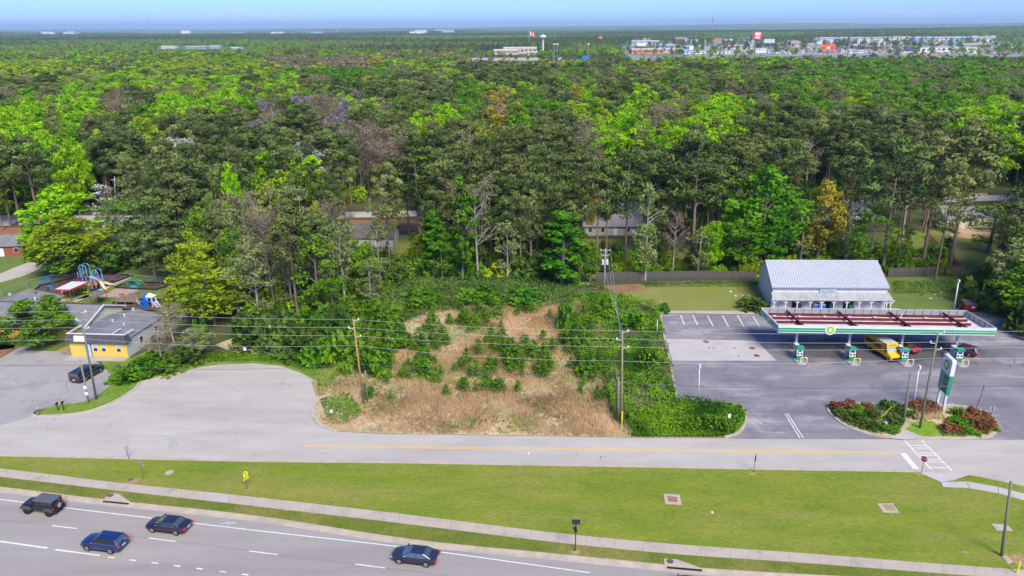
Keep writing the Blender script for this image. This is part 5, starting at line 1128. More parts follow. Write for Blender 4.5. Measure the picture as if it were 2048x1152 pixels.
mb = MB(); g = G(2033, 1150); mb.tube([(0, 0, 0), (0, 0, 1.6)], .08, 6); tag(mb.build('cable_marker', m_signy, loc=tuple(g)), 'short yellow marker post at the lower right edge', 'marker')
t, top, b, k = pole('thinner leaning pole with white notices on the grass tongue', 178, 806, 160, 719, m_wood, .12, .09, None)
for ty in (774, 786): p_ = rowz(b, k, top[2], ty); mb = MB(); q = p_ - b; mb.box(q[0] - .25, q[0] + .25, -.2, -.15, q[2] - .25, q[2] + .25); mb.build('notice', m_wht, t)
t, top, b, k = pole('grey pole leaning on the island left of the mossy pole', 1806, 848, 1821, 747, m_woodg, .17, .13, None)
t, top, b, k = pole('single bare pole standing in the lawn at the right', 2003, 1114, 2022, 963, m_woodg, .16, .12, None)
# transformer pole
t, top, b, k = pole('silver pole with crossarm and two transformers by the back fence', 1208, 585, 1211, 497, m_woodgrey, .17, .12, None)
q = top - b
mb = MB(); mb.box(q[0] - 1.15, q[0] + 1.15, -.06, .06, q[2] - .45, q[2] - .3); mb.build('crossarm', m_woodgrey, t)
mb = MB(); mb.tube([(q[0] - .9, 0, q[2] - 1.2), (q[0] - .4, 0, q[2] - 1.5), (q[0] + .4, 0, q[2] - 1.5), (q[0] + .9, 0, q[2] - 1.2)], .06, 5); mb.build('lower_arm', m_wht, t)
for s in (-1, 1):
    mb = MB(); mb.tube([(q[0] + s * .42, 0, q[2] - 3.4), (q[0] + s * .42, 0, q[2] - 2.5), (q[0] + s * .42, 0, q[2] - 2.3)], [.24, .24, .1], 10); mb.build('transformer', m_wht, t)
    mb = MB(); mb.tube([(q[0] + s * 1.0, 0, q[2] - .3), (q[0] + s * 1.0, 0, q[2] - .1)], .07, 6); mb.build('insulator', m_wht, t)
for j, s in enumerate((-.9, .3, 1.05)):
    wire(('left', 'middle', 'right')[j] + ' of three wires from transformer pole to vine edge pole', top + np.array([s, 0, -.3]), PL['c'][j] + np.array([.1, .1, 0]), 1.2, .025, m_alu, 'wires from the transformer pole')
t, top, b, k = pole('small pole with crossarm among the trees at upper left', 232, 440, 229, 353, m_woodgrey, .16, .12, None); q = top - b; mb = MB(); mb.box(q[0] - 1.2, q[0] + 1.2, -.06, .06, q[2] - 1, q[2] - .8); mb.build('crossarm', m_woodgrey, t)
# lights
def lamp_post(label, bx, by, tx, ty, r, head=True, m=m_wht):
    t, top, b, k = pole(label, bx, by, tx, ty, m, r, r * .8, 'white lamp posts', 'lamp_post', 'lamp post'); q = top - b
    if head: mb = MB(); mb.box(q[0] - .12, q[0] + .12, -.3, .15, q[2], q[2] + .5); mb.build('lamp_head', m_wht, t)
lamp_post('white forecourt lamp post standing on the left kerb strip', 1397, 800, 1399, 735, .09)
lamp_post('white lamp post rising from the island beside the mossy pole', 1827, 811, 1838, 737, .1)
lamp_post('thick white lamp post behind the canopy near the maroon skip', 1908, 617, 1917, 564, .14)
lamp_post('thin white post among the vines left of the forecourt', 1314, 672, 1315, 640, .07, False)
t, top, b, k = pole('thin dark light mast against the left gable of the store', 1539, 606, 1541, 556, m_iron, .05, .04, None, 'light_mast', 'mast'); q = top - b
mb = MB(); mb.tube([(q[0] + .45 * math.cos(a), .45 * math.sin(a), q[2] - .5) for a in np.linspace(0, 2 * math.pi, 13)], .03, 4, caps=False); mb.build('ring', m_galv, t)
# solar camera post
g = G(1150, 1104); t = thing('solar_post', 'black post with solar panel and camera on the lower verge', 'solar post', (*g[:2], .15))
mb = MB(); mb.tube([(0, 0, 0), (.03, 0, 3.6)], .055, 7); mb.build('shaft', m_blk, t); mb = MB(); mb.cbox((.03, -.05, 3.65), (.85, .5, .05), tilt=.6); mb.build('solar_panel', m_glass, t)
mb = MB(); mb.cbox((-.12, -.1, 2.95), (.35, .2, .14), rot=.4); mb.build('camera', m_blk, t); mb = MB(); mb.cbox((.0, -.08, 2.6), (.3, .2, .3)); mb.build('control_box', m_blk, t)
# road signs
def sign_post(label, bx, by, h, cat='sign', face=0.0, shape='rect', w_=.6, hh=.75, m=None, name='road_sign', grp=None, back=False, lean=0):
    g = G(bx, by); t = thing(name, label, cat, (*g[:2], .15), face, grp)
    mb = MB(); mb.tube([(0, 0, 0), (lean, 0, h)], .035, 6); mb.build('post', m_iron, t)
    mb = MB()
    if shape == 'rect': mb.box(-w_ / 2 + lean, w_ / 2 + lean, -.06, -.035, h - hh, h)
    else:
        n = {'oct': 8, 'round': 20}[shape]; mb.prism([(w_ / 2 * math.cos((k + .5) * 2 * math.pi / n), w_ / 2 * math.sin((k + .5) * 2 * math.pi / n)) for k in range(n)], .035, .06)
        mb.v = [(x + lean, -z, y + h - w_ / 2) for x, y, z in mb.v]
    mb.build('sign_plate', m, t); return t
st_ = sign_post('red stop sign at the end of the frontage road', 1842, 950, 2.5, 'stop sign', rad(-52), 'oct', .78, m=m_signr, name='stop_sign')
text('STOP', .26, m_wht, st_, (0, -.075, 2.11), (math.pi / 2, 0, 0), ext=.004)
sign_post('grey backed sign on the verge beside the frontage kerb', 258, 921, 2.0, face=rad(50), m=m_galv, w_=.5, hh=.6)
sign_post('grey backed sign by the manhole near the pavement', 287, 961, 2.6, face=rad(150), m=m_galv, w_=.6, hh=.75, lean=-.15)
sign_post('narrow sign seen edge on by the frontage kerb', 1507, 945, 2.3, face=rad(80), m=m_iron, w_=.6, hh=.75)
sign_post('round backed sign at the right end of the island', 1979, 845, 2.4, face=rad(160), shape='round', w_=.7, m=m_galv)
sign_post('small white sign board on the weedy verge above the turning circle', 491, 708, 1.1, face=0, m=m_wht, w_=.55, hh=.6, name='notice_sign')
sign_post('small white marker sign among the dry grass at the turning circle kerb', 664, 833, 1.0, m=m_wht, w_=.3, hh=.6, name='notice_sign')
sign_post('small white and brown marker sign in the vines at the forecourt corner', 1456, 858, 2.2, m=m_wht, w_=.35, hh=.6, name='notice_sign')
def crossing_sign():
    g = G(495, 981); t = thing('crossing_sign', 'bright yellow pedestrian crossing sign with plate on the lawn', 'sign', (*g[:2], .15), rad(62)); t.scale = (.8, .8, .85)
    mb = MB(); mb.tube([(0, 0, 0), (0, 0, 2.9)], .045, 6); mb.build('post', m_iron, t)
    mb = MB(); mb.prism([(-.42, -.42), (.42, -.42), (.42, .1), (0, .5), (-.42, .1)], .04, .06); mb.v = [(x, -z, y + 2.55) for x, y, z in mb.v]; sp = mb.build('sign_plate', m_signy, t)
    mb = MB(); mb.box(-.06, .06, -.075, -.062, 2.35, 2.7); mb.box(-.16, .16, -.075, -.062, 2.5, 2.56); mb.box(-.05, .05, -.075, -.062, 2.74, 2.84); mb.build('walker_symbol', m_blk, sp)
    mb = MB(); mb.box(-.5, .5, -.065, -.04, 1.65, 1.95); p2 = mb.build('arrow_plate', m_signy, t)
    mb = MB(); mb.cbox((0, -.07, 1.8), (.6, .01, .05)); mb.add([(-.38, -.075, 1.8), (-.22, -.075, 1.7), (-.22, -.075, 1.9)], [(0, 1, 2)]); mb.build('arrow_symbol', m_blk, p2)
crossing_sign()
# mailboxes
for x, y, lab, m in ((80, 832, 'small post with pale reflector at the tip of the grass tongue', m_iron), (117, 824, 'black mailbox on a post, left one of the pair on the grass tongue', m_blk), (128, 822, 'black mailbox on a post, right one of the pair on the grass tongue', m_blk)):
    g = G(x, y); t = thing('mailbox' if m is m_blk else 'marker_post', lab, 'mailbox' if m is m_blk else 'post', (*g[:2], .12), rad(15), None)
    mb = MB(); mb.box(-.05, .05, -.05, .05, 0, 1.1); mb.build('post', m, t)
    if m is m_blk:
        mb = MB(); mb.prism([(-.13, 0), (.13, 0), (.13, .16), (.09, .26), (-.09, .26), (-.13, .16)], -.3, .3); mb.v = [(x_, z_, y_ + 1.1) for x_, y_, z_ in mb.v]; mb.build('box', m_blk, t)
    else: mb = MB(); mb.box(-.09, .09, -.07, .07, 1.1, 1.35); mb.build('reflector', mat('pale_red', (.6, .35, .33), rough=.5), t)
# drains, manholes
def inlet(label, pts, hole, slot):
    g0 = G(*pts[0], .2); t = thing('storm_drain', label, 'storm drain', (*g0[:2], 0), group='kerb inlets')
    P = [tuple(np.array(q) - g0[:2]) for q in GP(pts, .2)]; mb = MB(); mb.prism(P, 0, .225); mb.build('top_slab', m_walk, t)
    h = G(*hole, .2)[:2] - g0[:2]; mb = MB(); mb.prism([(h[0] + .36 * math.cos(k * .45), h[1] + .36 * math.sin(k * .45)) for k in range(14)], .226, .25); mb.build('manhole_cover', m_iron, t)
    a, b = [np.array(G(*s, .1)[:2]) - g0[:2] for s in slot]; c = (a + b) / 2; mb = MB(); mb.cbox((c[0], c[1] - .09, .11), (np.linalg.norm(b - a), .16, .13), rot=math.atan2(*(b - a)[::-1])); mb.build('inlet_opening', m_blk, t)
inlet('concrete kerb inlet with round cover beside the off roader', [(206, 1001), (213, 993), (221, 986), (238, 988), (262, 1005)], (221, 991), ((207, 1002), (258, 1007)))
inlet('concrete kerb inlet with round cover near the bottom right lawn', [(1329, 1131), (1328, 1117), (1355, 1119), (1406, 1138)], (1340, 1123), ((1334, 1134), (1404, 1140)))
def cover(label, c4, inner, m):
    g0 = G(*c4[0], Zg); t = thing('drain_cover', label, 'drain cover', (*g0[:2], Zg), group='square covers in the lawn'); P = [tuple(np.array(q) - g0[:2]) for q in GP(c4, Zg)]
    mb = MB(); mb.prism(P, 0, .06); mb.build('concrete_collar', m_walk, t); P = [tuple(np.array(q) - g0[:2]) for q in GP(inner, Zg)]; mb = MB(); mb.prism(P, .061, .09); mb.build('grate', m, t)
cover('square concrete surround with rusty grate in the middle of the lawn', [(1327, 988), (1359, 990), (1363, 1010), (1330, 1008)], [(1335, 993), (1353, 995), (1356, 1005), (1337, 1004)], m_rust)
cover('slanted concrete surround with soil filled middle below the stop sign lawn', [(1754, 1008), (1785, 1007), (1799, 1026), (1766, 1025)], [(1766, 1010), (1784, 1011), (1792, 1023), (1774, 1022)], m_clay)
cover('low concrete cover left of the bare pole in the lawn', [(1982, 1048), (2013, 1050), (2026, 1062), (1992, 1061)], [(1990, 1052), (2008, 1053), (2014, 1059), (1996, 1059)], m_walk)
cover('small square lid at the foot of the bare pole', [(2003, 1113), (2013, 1111), (2026, 1125), (2015, 1128)], [(2007, 1115), (2013, 1114), (2021, 1123), (2015, 1125)], m_walk)
for x, y, lab in ((339, 945, 'grey round cover in the lawn beside the frontage road'), (262, 959, 'round cover in bare clay by the leaning sign'), (2, 0, '')):
    if lab: g = G(x, y, Zg); mb = MB(); r_ = .32 if x < 300 else .5; mb.prism([(r_ * math.cos(k * .45), r_ * math.sin(k * .45)) for k in range(14)], 0, .03); tag(mb.build('manhole_cover', m_iron if x < 300 else m_walk, loc=tuple(g)), lab, 'manhole cover')
# dumpster, litter, hydrant-like cap, bench
g = G(1936, 622); t = thing('waste_skip', 'maroon waste skip with sloping dark lid behind the canopy', 'skip', (*g[:2], .06), rad(-4))
mb = MB(); mb.add([(-1.1, -.8, 0), (1.1, -.8, 0), (1.1, .9, 0), (-1.1, .9, 0), (-1.15, -.9, 1.5), (1.15, -.9, 1.5), (1.15, .9, 1.95), (-1.15, .9, 1.95)], [(0, 3, 2, 1), (0, 1, 5, 4), (1, 2, 6, 5), (2, 3, 7, 6), (3, 0, 4, 7)]); mb.box(-1.2, -1.12, -.3, .3, .7, .9); mb.box(1.12, 1.2, -.3, .3, .7, .9); mb.build('body', m_dumps, t)
for s in (-1, 1): mb = MB(); slab3(mb, lambda x, y, z: (x, y, z), *[(a + s * .58, b_, c_) for a, b_, c_ in ((-.55, -.95, 1.54), (.55, -.95, 1.54), (.55, .95, 2.0), (-.55, .95, 2.0))], .05); mb.build('lid', mat('faded_lid', (.12, .09, .10), rough=.6) if 'faded_lid' not in MATS else MATS['faded_lid'], t)
mb = MB(); mb.box(.05, .6, -.93, -.905, .85, 1.25); mb.build('notice', m_wht, t)
for k in range(34):
    zone = R.choice([((1450, 582), (1500, 596)), ((1850, 570), (1900, 600)), ((1320, 603), (1326, 618)), ((300, 560), (335, 600)), ((1250, 815), (1480, 872)), ((700, 868), (1000, 873))])
    x = R.uniform(zone[0][0], zone[1][0]); y = R.uniform(zone[0][1], zone[1][1]); g = G(x, y); s = R.uniform(.12, .3) * (1.0 if y < 700 else .6)
    mb = MB(); mb.add([(-s, -s * .6, 0), (s, -s * .4, .05), (s * .7, s * .6, 0), (-s * .6, s * .5, .1), (0, 0, s * .6)], [(0, 1, 4), (1, 2, 4), (2, 3, 4), (3, 0, 4), (3, 2, 1, 0)])
    tag(mb.build('litter', m_wht, loc=(g[0], g[1], .08 if y < 700 else .2)), {1450: 'scrap of white litter on the side lawn left of the store', 1850: 'scrap of white litter on the back lawn right of the store', 1320: 'scrap of white litter in the vines at the forecourt corner', 300: 'scrap of white litter on the lawn right of the play area', 1250: 'scrap of white litter in the green vines by the road', 700: 'scrap of white litter at the roadside edge of the dry field'}[zone[0][0]], 'litter', 'scraps of litter %d' % zone[0][0])
for x, y, lab in ((1424, 1027, 'small white cap in the middle of the right lawn'), (1057, 908, 'white paper scrap lying on the frontage road'), (2007, 651, 'white bag at the forecourt edge right of the canopy')):
    g = G(x, y); mb = MB(); mb.tube([(0, 0, 0), (0, 0, .12)], [.16, .1], 8); tag(mb.build('litter', m_wht, loc=(g[0], g[1], Zg if x != 1057 else .06)), lab, 'litter')
g = G(1769, 856); t = thing('utility_box', 'grey round utility box with white front in the island shrubs', 'utility box', (*g[:2], .16)); mb = MB(); mb.tube([(0, 0, 0), (0, 0, .7), (0, 0, .8)], [.28, .28, .15], 10); mb.build('housing', m_galv, t); mb = MB(); mb.box(-.12, .12, -.3, -.27, .25, .6); mb.build('plate', m_wht, t)
g = G(1898, 822); t = thing('bike_hoop', 'white hoop rail behind the price sign leg', 'hoop', (*g[:2], .16)); mb = MB(); mb.tube([(-.6, 0, 0), (-.6, 0, .7), (-.35, 0, .95), (.35, 0, .95), (.6, 0, .7), (.6, 0, 0)], .05, 6); mb.build('bar', m_wht, t)
mb = MB(); g = G(1760, 838); mb.tube([(0, 0, 0), (1.7, .6, 1.5)], .035, 5); tag(mb.build('guy_marker', m_signy, loc=(g[0], g[1], .16)), 'slanting yellow guy wire guard in the left island shrubs', 'guy guard')
for x, y, lab in ((1843, 592, 'black crow on the back lawn, left one of two'), (1868, 588, 'black crow on the back lawn, right one of two')):
    g = G(x, y); t = thing('crow', lab, 'bird', (*g[:2], .05), R.uniform(0, 6)); me_ = MB()
    me_.tube([(-.42, 0, .28), (-.2, 0, .25), (0, 0, .27), (.14, 0, .36), (.22, 0, .47), (.29, 0, .5), (.36, 0, .49)], [.015, .07, .12, .10, .06, .055, .008], 8); me_.build('body', m_blk, t, smooth=True)
    for s in (-.04, .04): me_ = MB(); me_.tube([(0, s, .2), (.02, s, .05), (.03, s, 0), (.08, s, 0)], .012, 4); me_.build('leg', m_blk, t)

# ================================================================== PLAYGROUND
def at(px, py, z=.07): g = G(px, py); return (g[0], g[1], z)
def tall_play():
    t = thing('play_tower', 'tall play tower with blue arches and cream slides', 'play structure', at(186, 576), rad(-4)); t.scale = (.9, .9, .9)
    for i, (x, y, h, m) in enumerate(((-3.2, .2, 4.2, m_redp), (-2.6, -.6, 4.0, m_lblue), (-2.2, .8, 4.6, m_redp), (-1.6, -.7, 5.0, m_lblue), (-.8, .9, 3.8, m_redp), (.2, -.6, 3.3, m_lblue), (1.2, .8, 3.6, m_redp), (1.3, -.6, 3.4, m_lblue), (2.3, -.5, 3.3, m_lblue), (2.3, .9, 3.3, m_lblue), (-.6, -.9, 3.2, m_lblue), (.6, -1.0, 2.6, m_lblue))):
        mb = MB(); mb.tube([(x, y, 0), (x, y, h)], .09, 6); mb.build('post', m, t)
    for cx, z, w_ in ((-1.2, 5.0, .85), (1.6, 3.8, .7)):
        for dy in (-.6, .7):
            mb = MB(); mb.tube([(cx - w_, dy, z - 2.2)] + [(cx + w_ * math.cos(a), dy, z + w_ * math.sin(a)) for a in np.linspace(math.pi, 0, 9)] + [(cx + w_, dy, z - 2.2)], .08, 6); mb.build('arch', m_lblue, t)
    for x0, x1, z in ((-2.9, -1.7, 1.5), (-1.7, -.4, 2.3), (.5, 2.2, 1.6)): mb = MB(); mb.box(x0, x1, -.7, .8, z, z + .1); mb.build('platform', m_blk, t)
    for pts, w_ in (([(-.5, .3, 2.5), (.6, .5, 2.1), (2.2, .9, 1.0), (3.6, 1.2, .35), (4.2, 1.3, .3)], .35), ([(2.2, -.3, 1.75), (3.0, -.9, 1.2), (3.8, -1.5, .5), (4.5, -1.9, .3)], .38)):
        for s in (-1, 1): mb = MB(); mb.tube([(a, b_ + s * w_, c_ + .18) for a, b_, c_ in pts], .09, 5); mb.build('slide_side', m_tanp, t)
        mb = MB(); vs = [(a, b_ + s * w_, c_) for a, b_, c_ in pts for s in (-1, 1)]; mb.add(vs, [(2 * i, 2 * i + 1, 2 * i + 3, 2 * i + 2) for i in range(len(pts) - 1)]); mb.build('slide_bed', m_tanp, t)
    for x, z, m in ((-2.9, 2.0, m_redp), (-.2, 1.0, m_redp), (.9, .9, m_orange), (-1.9, 1.2, m_purple)): mb = MB(); mb.box(x, x + .9, -.78, -.72, z, z + .9); mb.build('panel', m, t)
    for k in range(5): mb = MB(); mb.tube([(-.3 + k * .02, -1.3 + k * .12, .3 + k * .4), (.5 + k * .02, -1.3 + k * .12, .3 + k * .4)], .04, 5); mb.build('rung', m_wht, t)
tall_play()
def shelter():
    P = [np.array(G(*p, 2.6)[:2]) for p in ((109, 580), (139, 581), (177, 565), (144, 564))]; o = P[0]; t = thing('play_shelter', 'white roofed shelter with red edge beside the play tower', 'shelter', (*o, .05))
    Q = [tuple(p - o) for p in P]; mb = MB(); mb.prism(Q, 2.6, 2.7); mb.build('roof', m_wht, t)
    for i in range(4):
        a, b_ = np.array(Q[i]), np.array(Q[(i + 1) % 4]); c = (a + b_) / 2; mb = MB(); mb.cbox((c[0], c[1], 2.57), (np.linalg.norm(b_ - a) + .1, .1, .3), rot=math.atan2(*(b_ - a)[::-1])); mb.build('fascia', MATS.get('shelter_red') or mat('shelter_red', (.42, .04, .10), rough=.5), t)
        q = a * .92 + np.mean(Q, axis=0) * .08; mb = MB(); mb.tube([(*q, 0), (*q, 2.5)], .07, 6); mb.build('post', m_iron, t)
shelter()
def shade(c4, lab, z=2.4):
    P = [np.array(G(*p, z)[:2]) for p in c4]; o = P[0]; t = thing('shade_canopy', lab, 'shade canopy', (*o, .05)); Q = [tuple(p - o) for p in P]; m_ = np.mean(Q, axis=0)
    mb = MB(); mb.add([(*q, z - .2) for q in Q] + [(*m_, z + .3)], [(0, 1, 4), (1, 2, 4), (2, 3, 4), (3, 0, 4), (3, 2, 1, 0)]); mb.build('roof', m_shade, t)
    for q in Q: mb = MB(); mb.tube([(*q, 0), (*q, z - .2)], .06, 6); mb.build('post', m_redp, t)
shade([(178, 588), (192, 593), (211, 582), (193, 578)], 'charcoal pyramid shade canopy on thin posts behind the cream gable')
for x, y, m, lab in ((139, 591, m_yplay, 'yellow playhouse with arched openings under the white shelter'), (168, 585, m_ylime, 'lime yellow playhouse beside the white shelter')):
    t = thing('playhouse', lab, 'playhouse', at(x, y), rad(12)); 
    for s in (-1, 1):
        mb = MB()
        for k in range(4): mb.box(-1.1 + k * .68, -.95 + k * .68, s * .6 - .05, s * .6 + .05, 0, 1.3)
        mb.box(-1.1, 1.1, s * .6 - .055, s * .6 + .055, 1.1, 1.4); mb.box(-1.1, 1.1, s * .6 - .055, s * .6 + .055, .0, .35); mb.build('wall', m, t)
    mb = MB(); mb.prism([(-1.2, 1.4), (1.2, 1.4), (.9, 1.75), (-.9, 1.75)], -.7, .7); mb.v = [(a, c_, b_) for a, b_, c_ in mb.v]; mb.build('roof', m, t)
    for s in (-1, 1): mb = MB(); mb.box(s * 1.05 - .05, s * 1.05 + .05, -.6, .6, 0, 1.4); mb.build('end_wall', m, t)
def small_slide(lab, px, py, m, rz, sc=1.0):
    t = thing('toddler_slide', lab, 'slide', at(px, py), rz, 'toddler slides'); t.scale = (sc, sc, sc)
    mb = MB(); vs = [(x, y, z) for x, z in ((0, 1.2), (.4, 1.1), (1.4, .35), (1.9, .2)) for y in (-.3, .3)]; mb.add(vs, [(2 * i, 2 * i + 2, 2 * i + 3, 2 * i + 1) for i in range(3)]); mb.build('chute', m, t)
    for s in (-1, 1): mb = MB(); mb.tube([(0, s * .33, 1.35), (.4, s * .33, 1.25), (1.4, s * .33, .5), (1.9, s * .33, .3)], .08, 5); mb.build('side', m, t); mb = MB(); mb.tube([(0, s * .33, 1.35), (-.5, s * .33, 0)], .07, 5); mb.build('ladder_rail', m, t)
    for k in range(3): mb = MB(); mb.tube([(-.4 + k * .14, -.33, .3 + k * .35), (-.4 + k * .14, .33, .3 + k * .35)], .045, 5); mb.build('rung', m, t)
    return t
small_slide('blue toddler slide at the left end of the big mulch area', 101, 570, m_bplay, rad(200), 1.2); small_slide('turquoise toddler slide left of the white shelter', 103, 582, m_cyan, rad(160), .8)
for x, y, lab in ((225, 563, 'purple spring toy nearer the tall slides'), (236, 554, 'purple spring toy further back in the mulch')):
    t = thing('spring_toy', lab, 'play toy', at(x, y), 0, 'purple spring toys'); t.scale = (.6, .6, .7)
    mb = MB(); mb.tube([(0, 0, 0), (0, 0, .5)], .12, 6); mb.build('spring', m_blk, t); mb = MB(); mb.tube([(-.7, 0, .55), (0, 0, .5), (.7, 0, .6)], [.2, .28, .16], 7); mb.tube([(0, -.4, .65), (0, .4, .65)], .08, 5); mb.build('seat', m_purple, t)
t = thing('green_climber', 'green arched ladder climber in the middle mulch bed', 'climber', at(268, 571), rad(-10))
for s in (-.5, .5): mb = MB(); mb.tube([(-2.2 + k * .44, s, 1.0 * math.sin(math.pi * min(k, 10) / 10) + .25) for k in range(11)], .09, 5); mb.build('rail', m_gplay, t)
for k in range(1, 10): mb = MB(); z = math.sin(math.pi * k / 10) + .25; mb.tube([(-2.2 + k * .44, -.5, z), (-2.2 + k * .44, .5, z)], .05, 5); mb.build('rung', m_gplay, t)
for s in (-1.2, 1.2): mb = MB(); mb.box(s - .15, s + .15, -.4, .4, 0, .8); mb.build('stand', m_gplay, t)
t = thing('sand_tray', 'turquoise shell sand tray beside the green climber', 'sand tray', at(267, 576)); mb = MB(); mb.prism([(.85 * math.cos(k * .45) * (1.1 if k % 2 else 1), .6 * math.sin(k * .45)) for k in range(14)], 0, .28); mb.build('tray', m_cyan, t); mb = MB(); mb.prism([(.6 * math.cos(k * .45), .4 * math.sin(k * .45)) for k in range(14)], .281, .38); mb.build('lid', m_cyan, t)
t = thing('wooden_playset', 'brown timber playset with ramp and boarded sides', 'play structure', at(256, 608), rad(-4))
for x0, x1 in ((-1.9, .0), (.1, 1.9)):
    for y in (-.8, .8): mb = MB(); mb.box(x0, x1, y - .05, y + .05, .7, 1.6); mb.build('side_board', m_brown, t)
mb = MB(); mb.box(-1.9, 1.9, -.8, .8, .62, .7); mb.build('platform', m_brown, t)
for x in (-1.9, 0, 1.9):
    for y in (-.85, .85): mb = MB(); mb.box(x - .07, x + .07, y - .07, y + .07, 0, 1.9); mb.build('post', m_brown, t)
for k in range(6): mb = MB(); x = 2.1 + k * .36; mb.cbox((x, -.3 - k * .16, .75 - k * .12), (.14, 1.5, .08), rot=.35); mb.build('ramp_slat', m_tanp, t)
t = thing('slide_house', 'white roofed toddler tower with blue tunnel and striped slide', 'play structure', at(305, 612), rad(-20))
mb = MB(); mb.tube([(-3.2, 1.3, 1.3), (-1.8, .6, .8), (-.6, .1, .8)], .42, 10, caps=False); mb.build('tunnel', m_bplay, t)
for x in (-.6, .6):
    for y in (-.5, .5): mb = MB(); mb.box(x - .09, x + .09, y - .09, y + .09, 0, 2.1); mb.build('post', m_wht, t)
mb = MB(); mb.box(-.7, .7, -.6, .6, .85, .98); mb.build('platform', m_bplay, t)
mb = MB(); mb.add([(-.8, -.7, 2.0), (.8, -.7, 2.0), (.8, .7, 2.0), (-.8, .7, 2.0), (-.4, 0, 2.65), (.4, 0, 2.65)], [(0, 1, 5, 4), (1, 2, 5), (2, 3, 4, 5), (3, 0, 4), (3, 2, 1, 0)]); mb.build('roof', m_wht, t)
mb = MB(); mb.box(-1.2, -.3, -1.7, -.7, 0, .2); mb.box(-1.2, -1.05, -1.7, -.7, .2, 1.5); mb.box(-.45, -.3, -1.7, -.7, .2, 1.5); mb.box(-1.2, -.3, -1.75, -1.66, 1.1, 1.5); mb.box(-1.2, -.3, -1.75, -1.66, .2, .5); mb.build('climbing_box', m_bplay, t)
mb = MB(); vs = [(x, y, z) for x, y0, z in ((.7, 0, .95), (1.5, -.3, .5), (2.3, -.6, .2)) for y in (y0 - .45, y0 + .45)]; mb.add(vs, [(0, 2, 3, 1), (2, 4, 5, 3)]); sl_ = mb.build('slide_bed', m_wht, t)
for s in (-.5, -.16, .16, .5): mb = MB(); mb.tube([(.7, s, 1.05), (1.5, s - .3, .6), (2.3, s - .6, .3)], .07, 5); mb.build('slide_stripe', m_wht if abs(s) > .3 else m_blue, sl_)
for x, y, m, lab in ((215, 585, m_orange, 'orange spring rider by the charcoal shade canopy'), (245, 590, m_orange, 'orange ride-on toy on the brick patio'), (118, 597, m_orange, 'orange tunnel toy on the worn lawn'), (276, 588, m_brown, 'brown play table above the wooden playset'), (262, 592, m_purple, 'violet toy beside the wooden playset')):
    t = thing('ride_on_toy', lab, 'play toy', at(x, y)); t.scale = (.6, .6, .7); mb = MB(); mb.tube([(-.5, 0, .3), (-.2, 0, .45), (.3, 0, .4), (.5, 0, .7)], [.15, .28, .24, .1], 7); mb.build('body', m, t)
    for s in (-.3, .3): mb = MB(); mb.tube([(s, -.25, .15), (s, .25, .15)], .15, 8); mb.build('wheel', m_blk, t)

# ================================================================== THE TOWN BEYOND
def town_block(px, py, wd, dp, h, m, label, rz=0, rows=1, cols=8, cat='building', name='store_building', roof='flat', grp=None):
    g = G(px, py); t = thing(name, label, cat, (*g[:2], .3), rz, grp); hw, hd_ = wd / 2, dp / 2
    mb = MB(); mb.box(-hw, hw, -hd_, hd_, 0, h); mb.build('wall', m, t)
    if roof == 'flat': mb = MB(); mb.box(-hw - .3, hw + .3, -hd_ - .3, hd_ + .3, h, h + .9); mb.build('parapet', m_far[0] if m is not m_far[0] else m_far[2], t)
    else:
        mb = MB(); a, b_ = hw + 1, hd_ + 1; mb.add([(-a, -b_, h), (a, -b_, h), (a, b_, h), (-a, b_, h), (-a * .75, 0, h + roof), (a * .75, 0, h + roof)], [(0, 1, 5, 4), (1, 2, 5), (2, 3, 4, 5), (3, 0, 4), (3, 2, 1, 0)]); mb.build('roof', m_far[7] if m is m_far[7] or m is m_far[1] else m_far[4] if m is m_far[4] else m_far[2], t)
    for r_ in range(rows):
        for c in range(cols):
            x = -hw + wd * (c + .5) / cols; z = h * (r_ + .35) / rows; mb = MB(); mb.box(x - wd / cols * .3, x + wd / cols * .3, -hd_ - .15, -hd_ - .003, z, z + h / rows * .4); mb.build('window', m_far[5], t)
    return t
for k in range(8):
    x = 950 + k * 23.5; town_block(x, 130 + R.uniform(-1, 1), 14, 12, 6, m_far[7], f'taupe gabled townhouse, number {["one", "two", "three", "four", "five", "six", "seven", "eight"][k]} from the left in the row', R.uniform(-.1, .1), 2, 3, 'townhouse', 'town_house', 4.0, 'row of taupe townhouses')
town_block(1068, 128, 12, 12, 4, m_far[7], 'lone taupe house right of the townhouse row', 0, 1, 3, 'townhouse', 'town_house', 3)
town_block(1012, 109.5, 48, 25, 9, m_far[1], 'long tan building with pale roof behind the townhouses', 0, 1, 10)
town_block(1040, 108, 66, 30, 12, m_far[1], 'wide white roofed store right of the long tan building', 0, 1, 8)
town_block(1063, 111, 24, 12, 6, m_far[1], 'low tan building at the end of the white roofed store', 0, 1, 4)
town_block(1292, 107, 62, 30, 8, m_far[6], 'white and orange warehouse left of the town', 0, 1, 6)
town_block(1289, 90, 78, 25, 11, m_far[4], 'long pale blue building above the orange warehouse', 0, 1, 12)
town_block(1360, 88, 38, 25, 16, m_far[3], 'dark brick hotel with square top', 0, 4, 7, 'hotel', 'hotel_building')
town_block(1381, 90, 38, 25, 13, m_far[2], 'grey hotel joined to the right of the dark brick hotel', 0, 3, 7, 'hotel', 'hotel_building')
town_block(1376, 94, 30, 20, 6, m_far[0], 'low white shop in front of the grey hotel', 0, 1, 6)
town_block(1418, 89, 36, 20, 9, m_far[4], 'pale blue shop right of the grey hotel', 0, 1, 5)
town_block(1455, 87.5, 32, 20, 9, m_far[4], 'light blue gabled shop in mid town', 0, 1, 4, roof=5)
town_block(1468, 97, 42, 20, 6, m_far[6], 'low orange tinted shop in mid town', 0, 1, 6)
town_block(1512, 89, 60, 25, 8, m_far[0], 'long white store left of the red and white sign', 0, 1, 8)
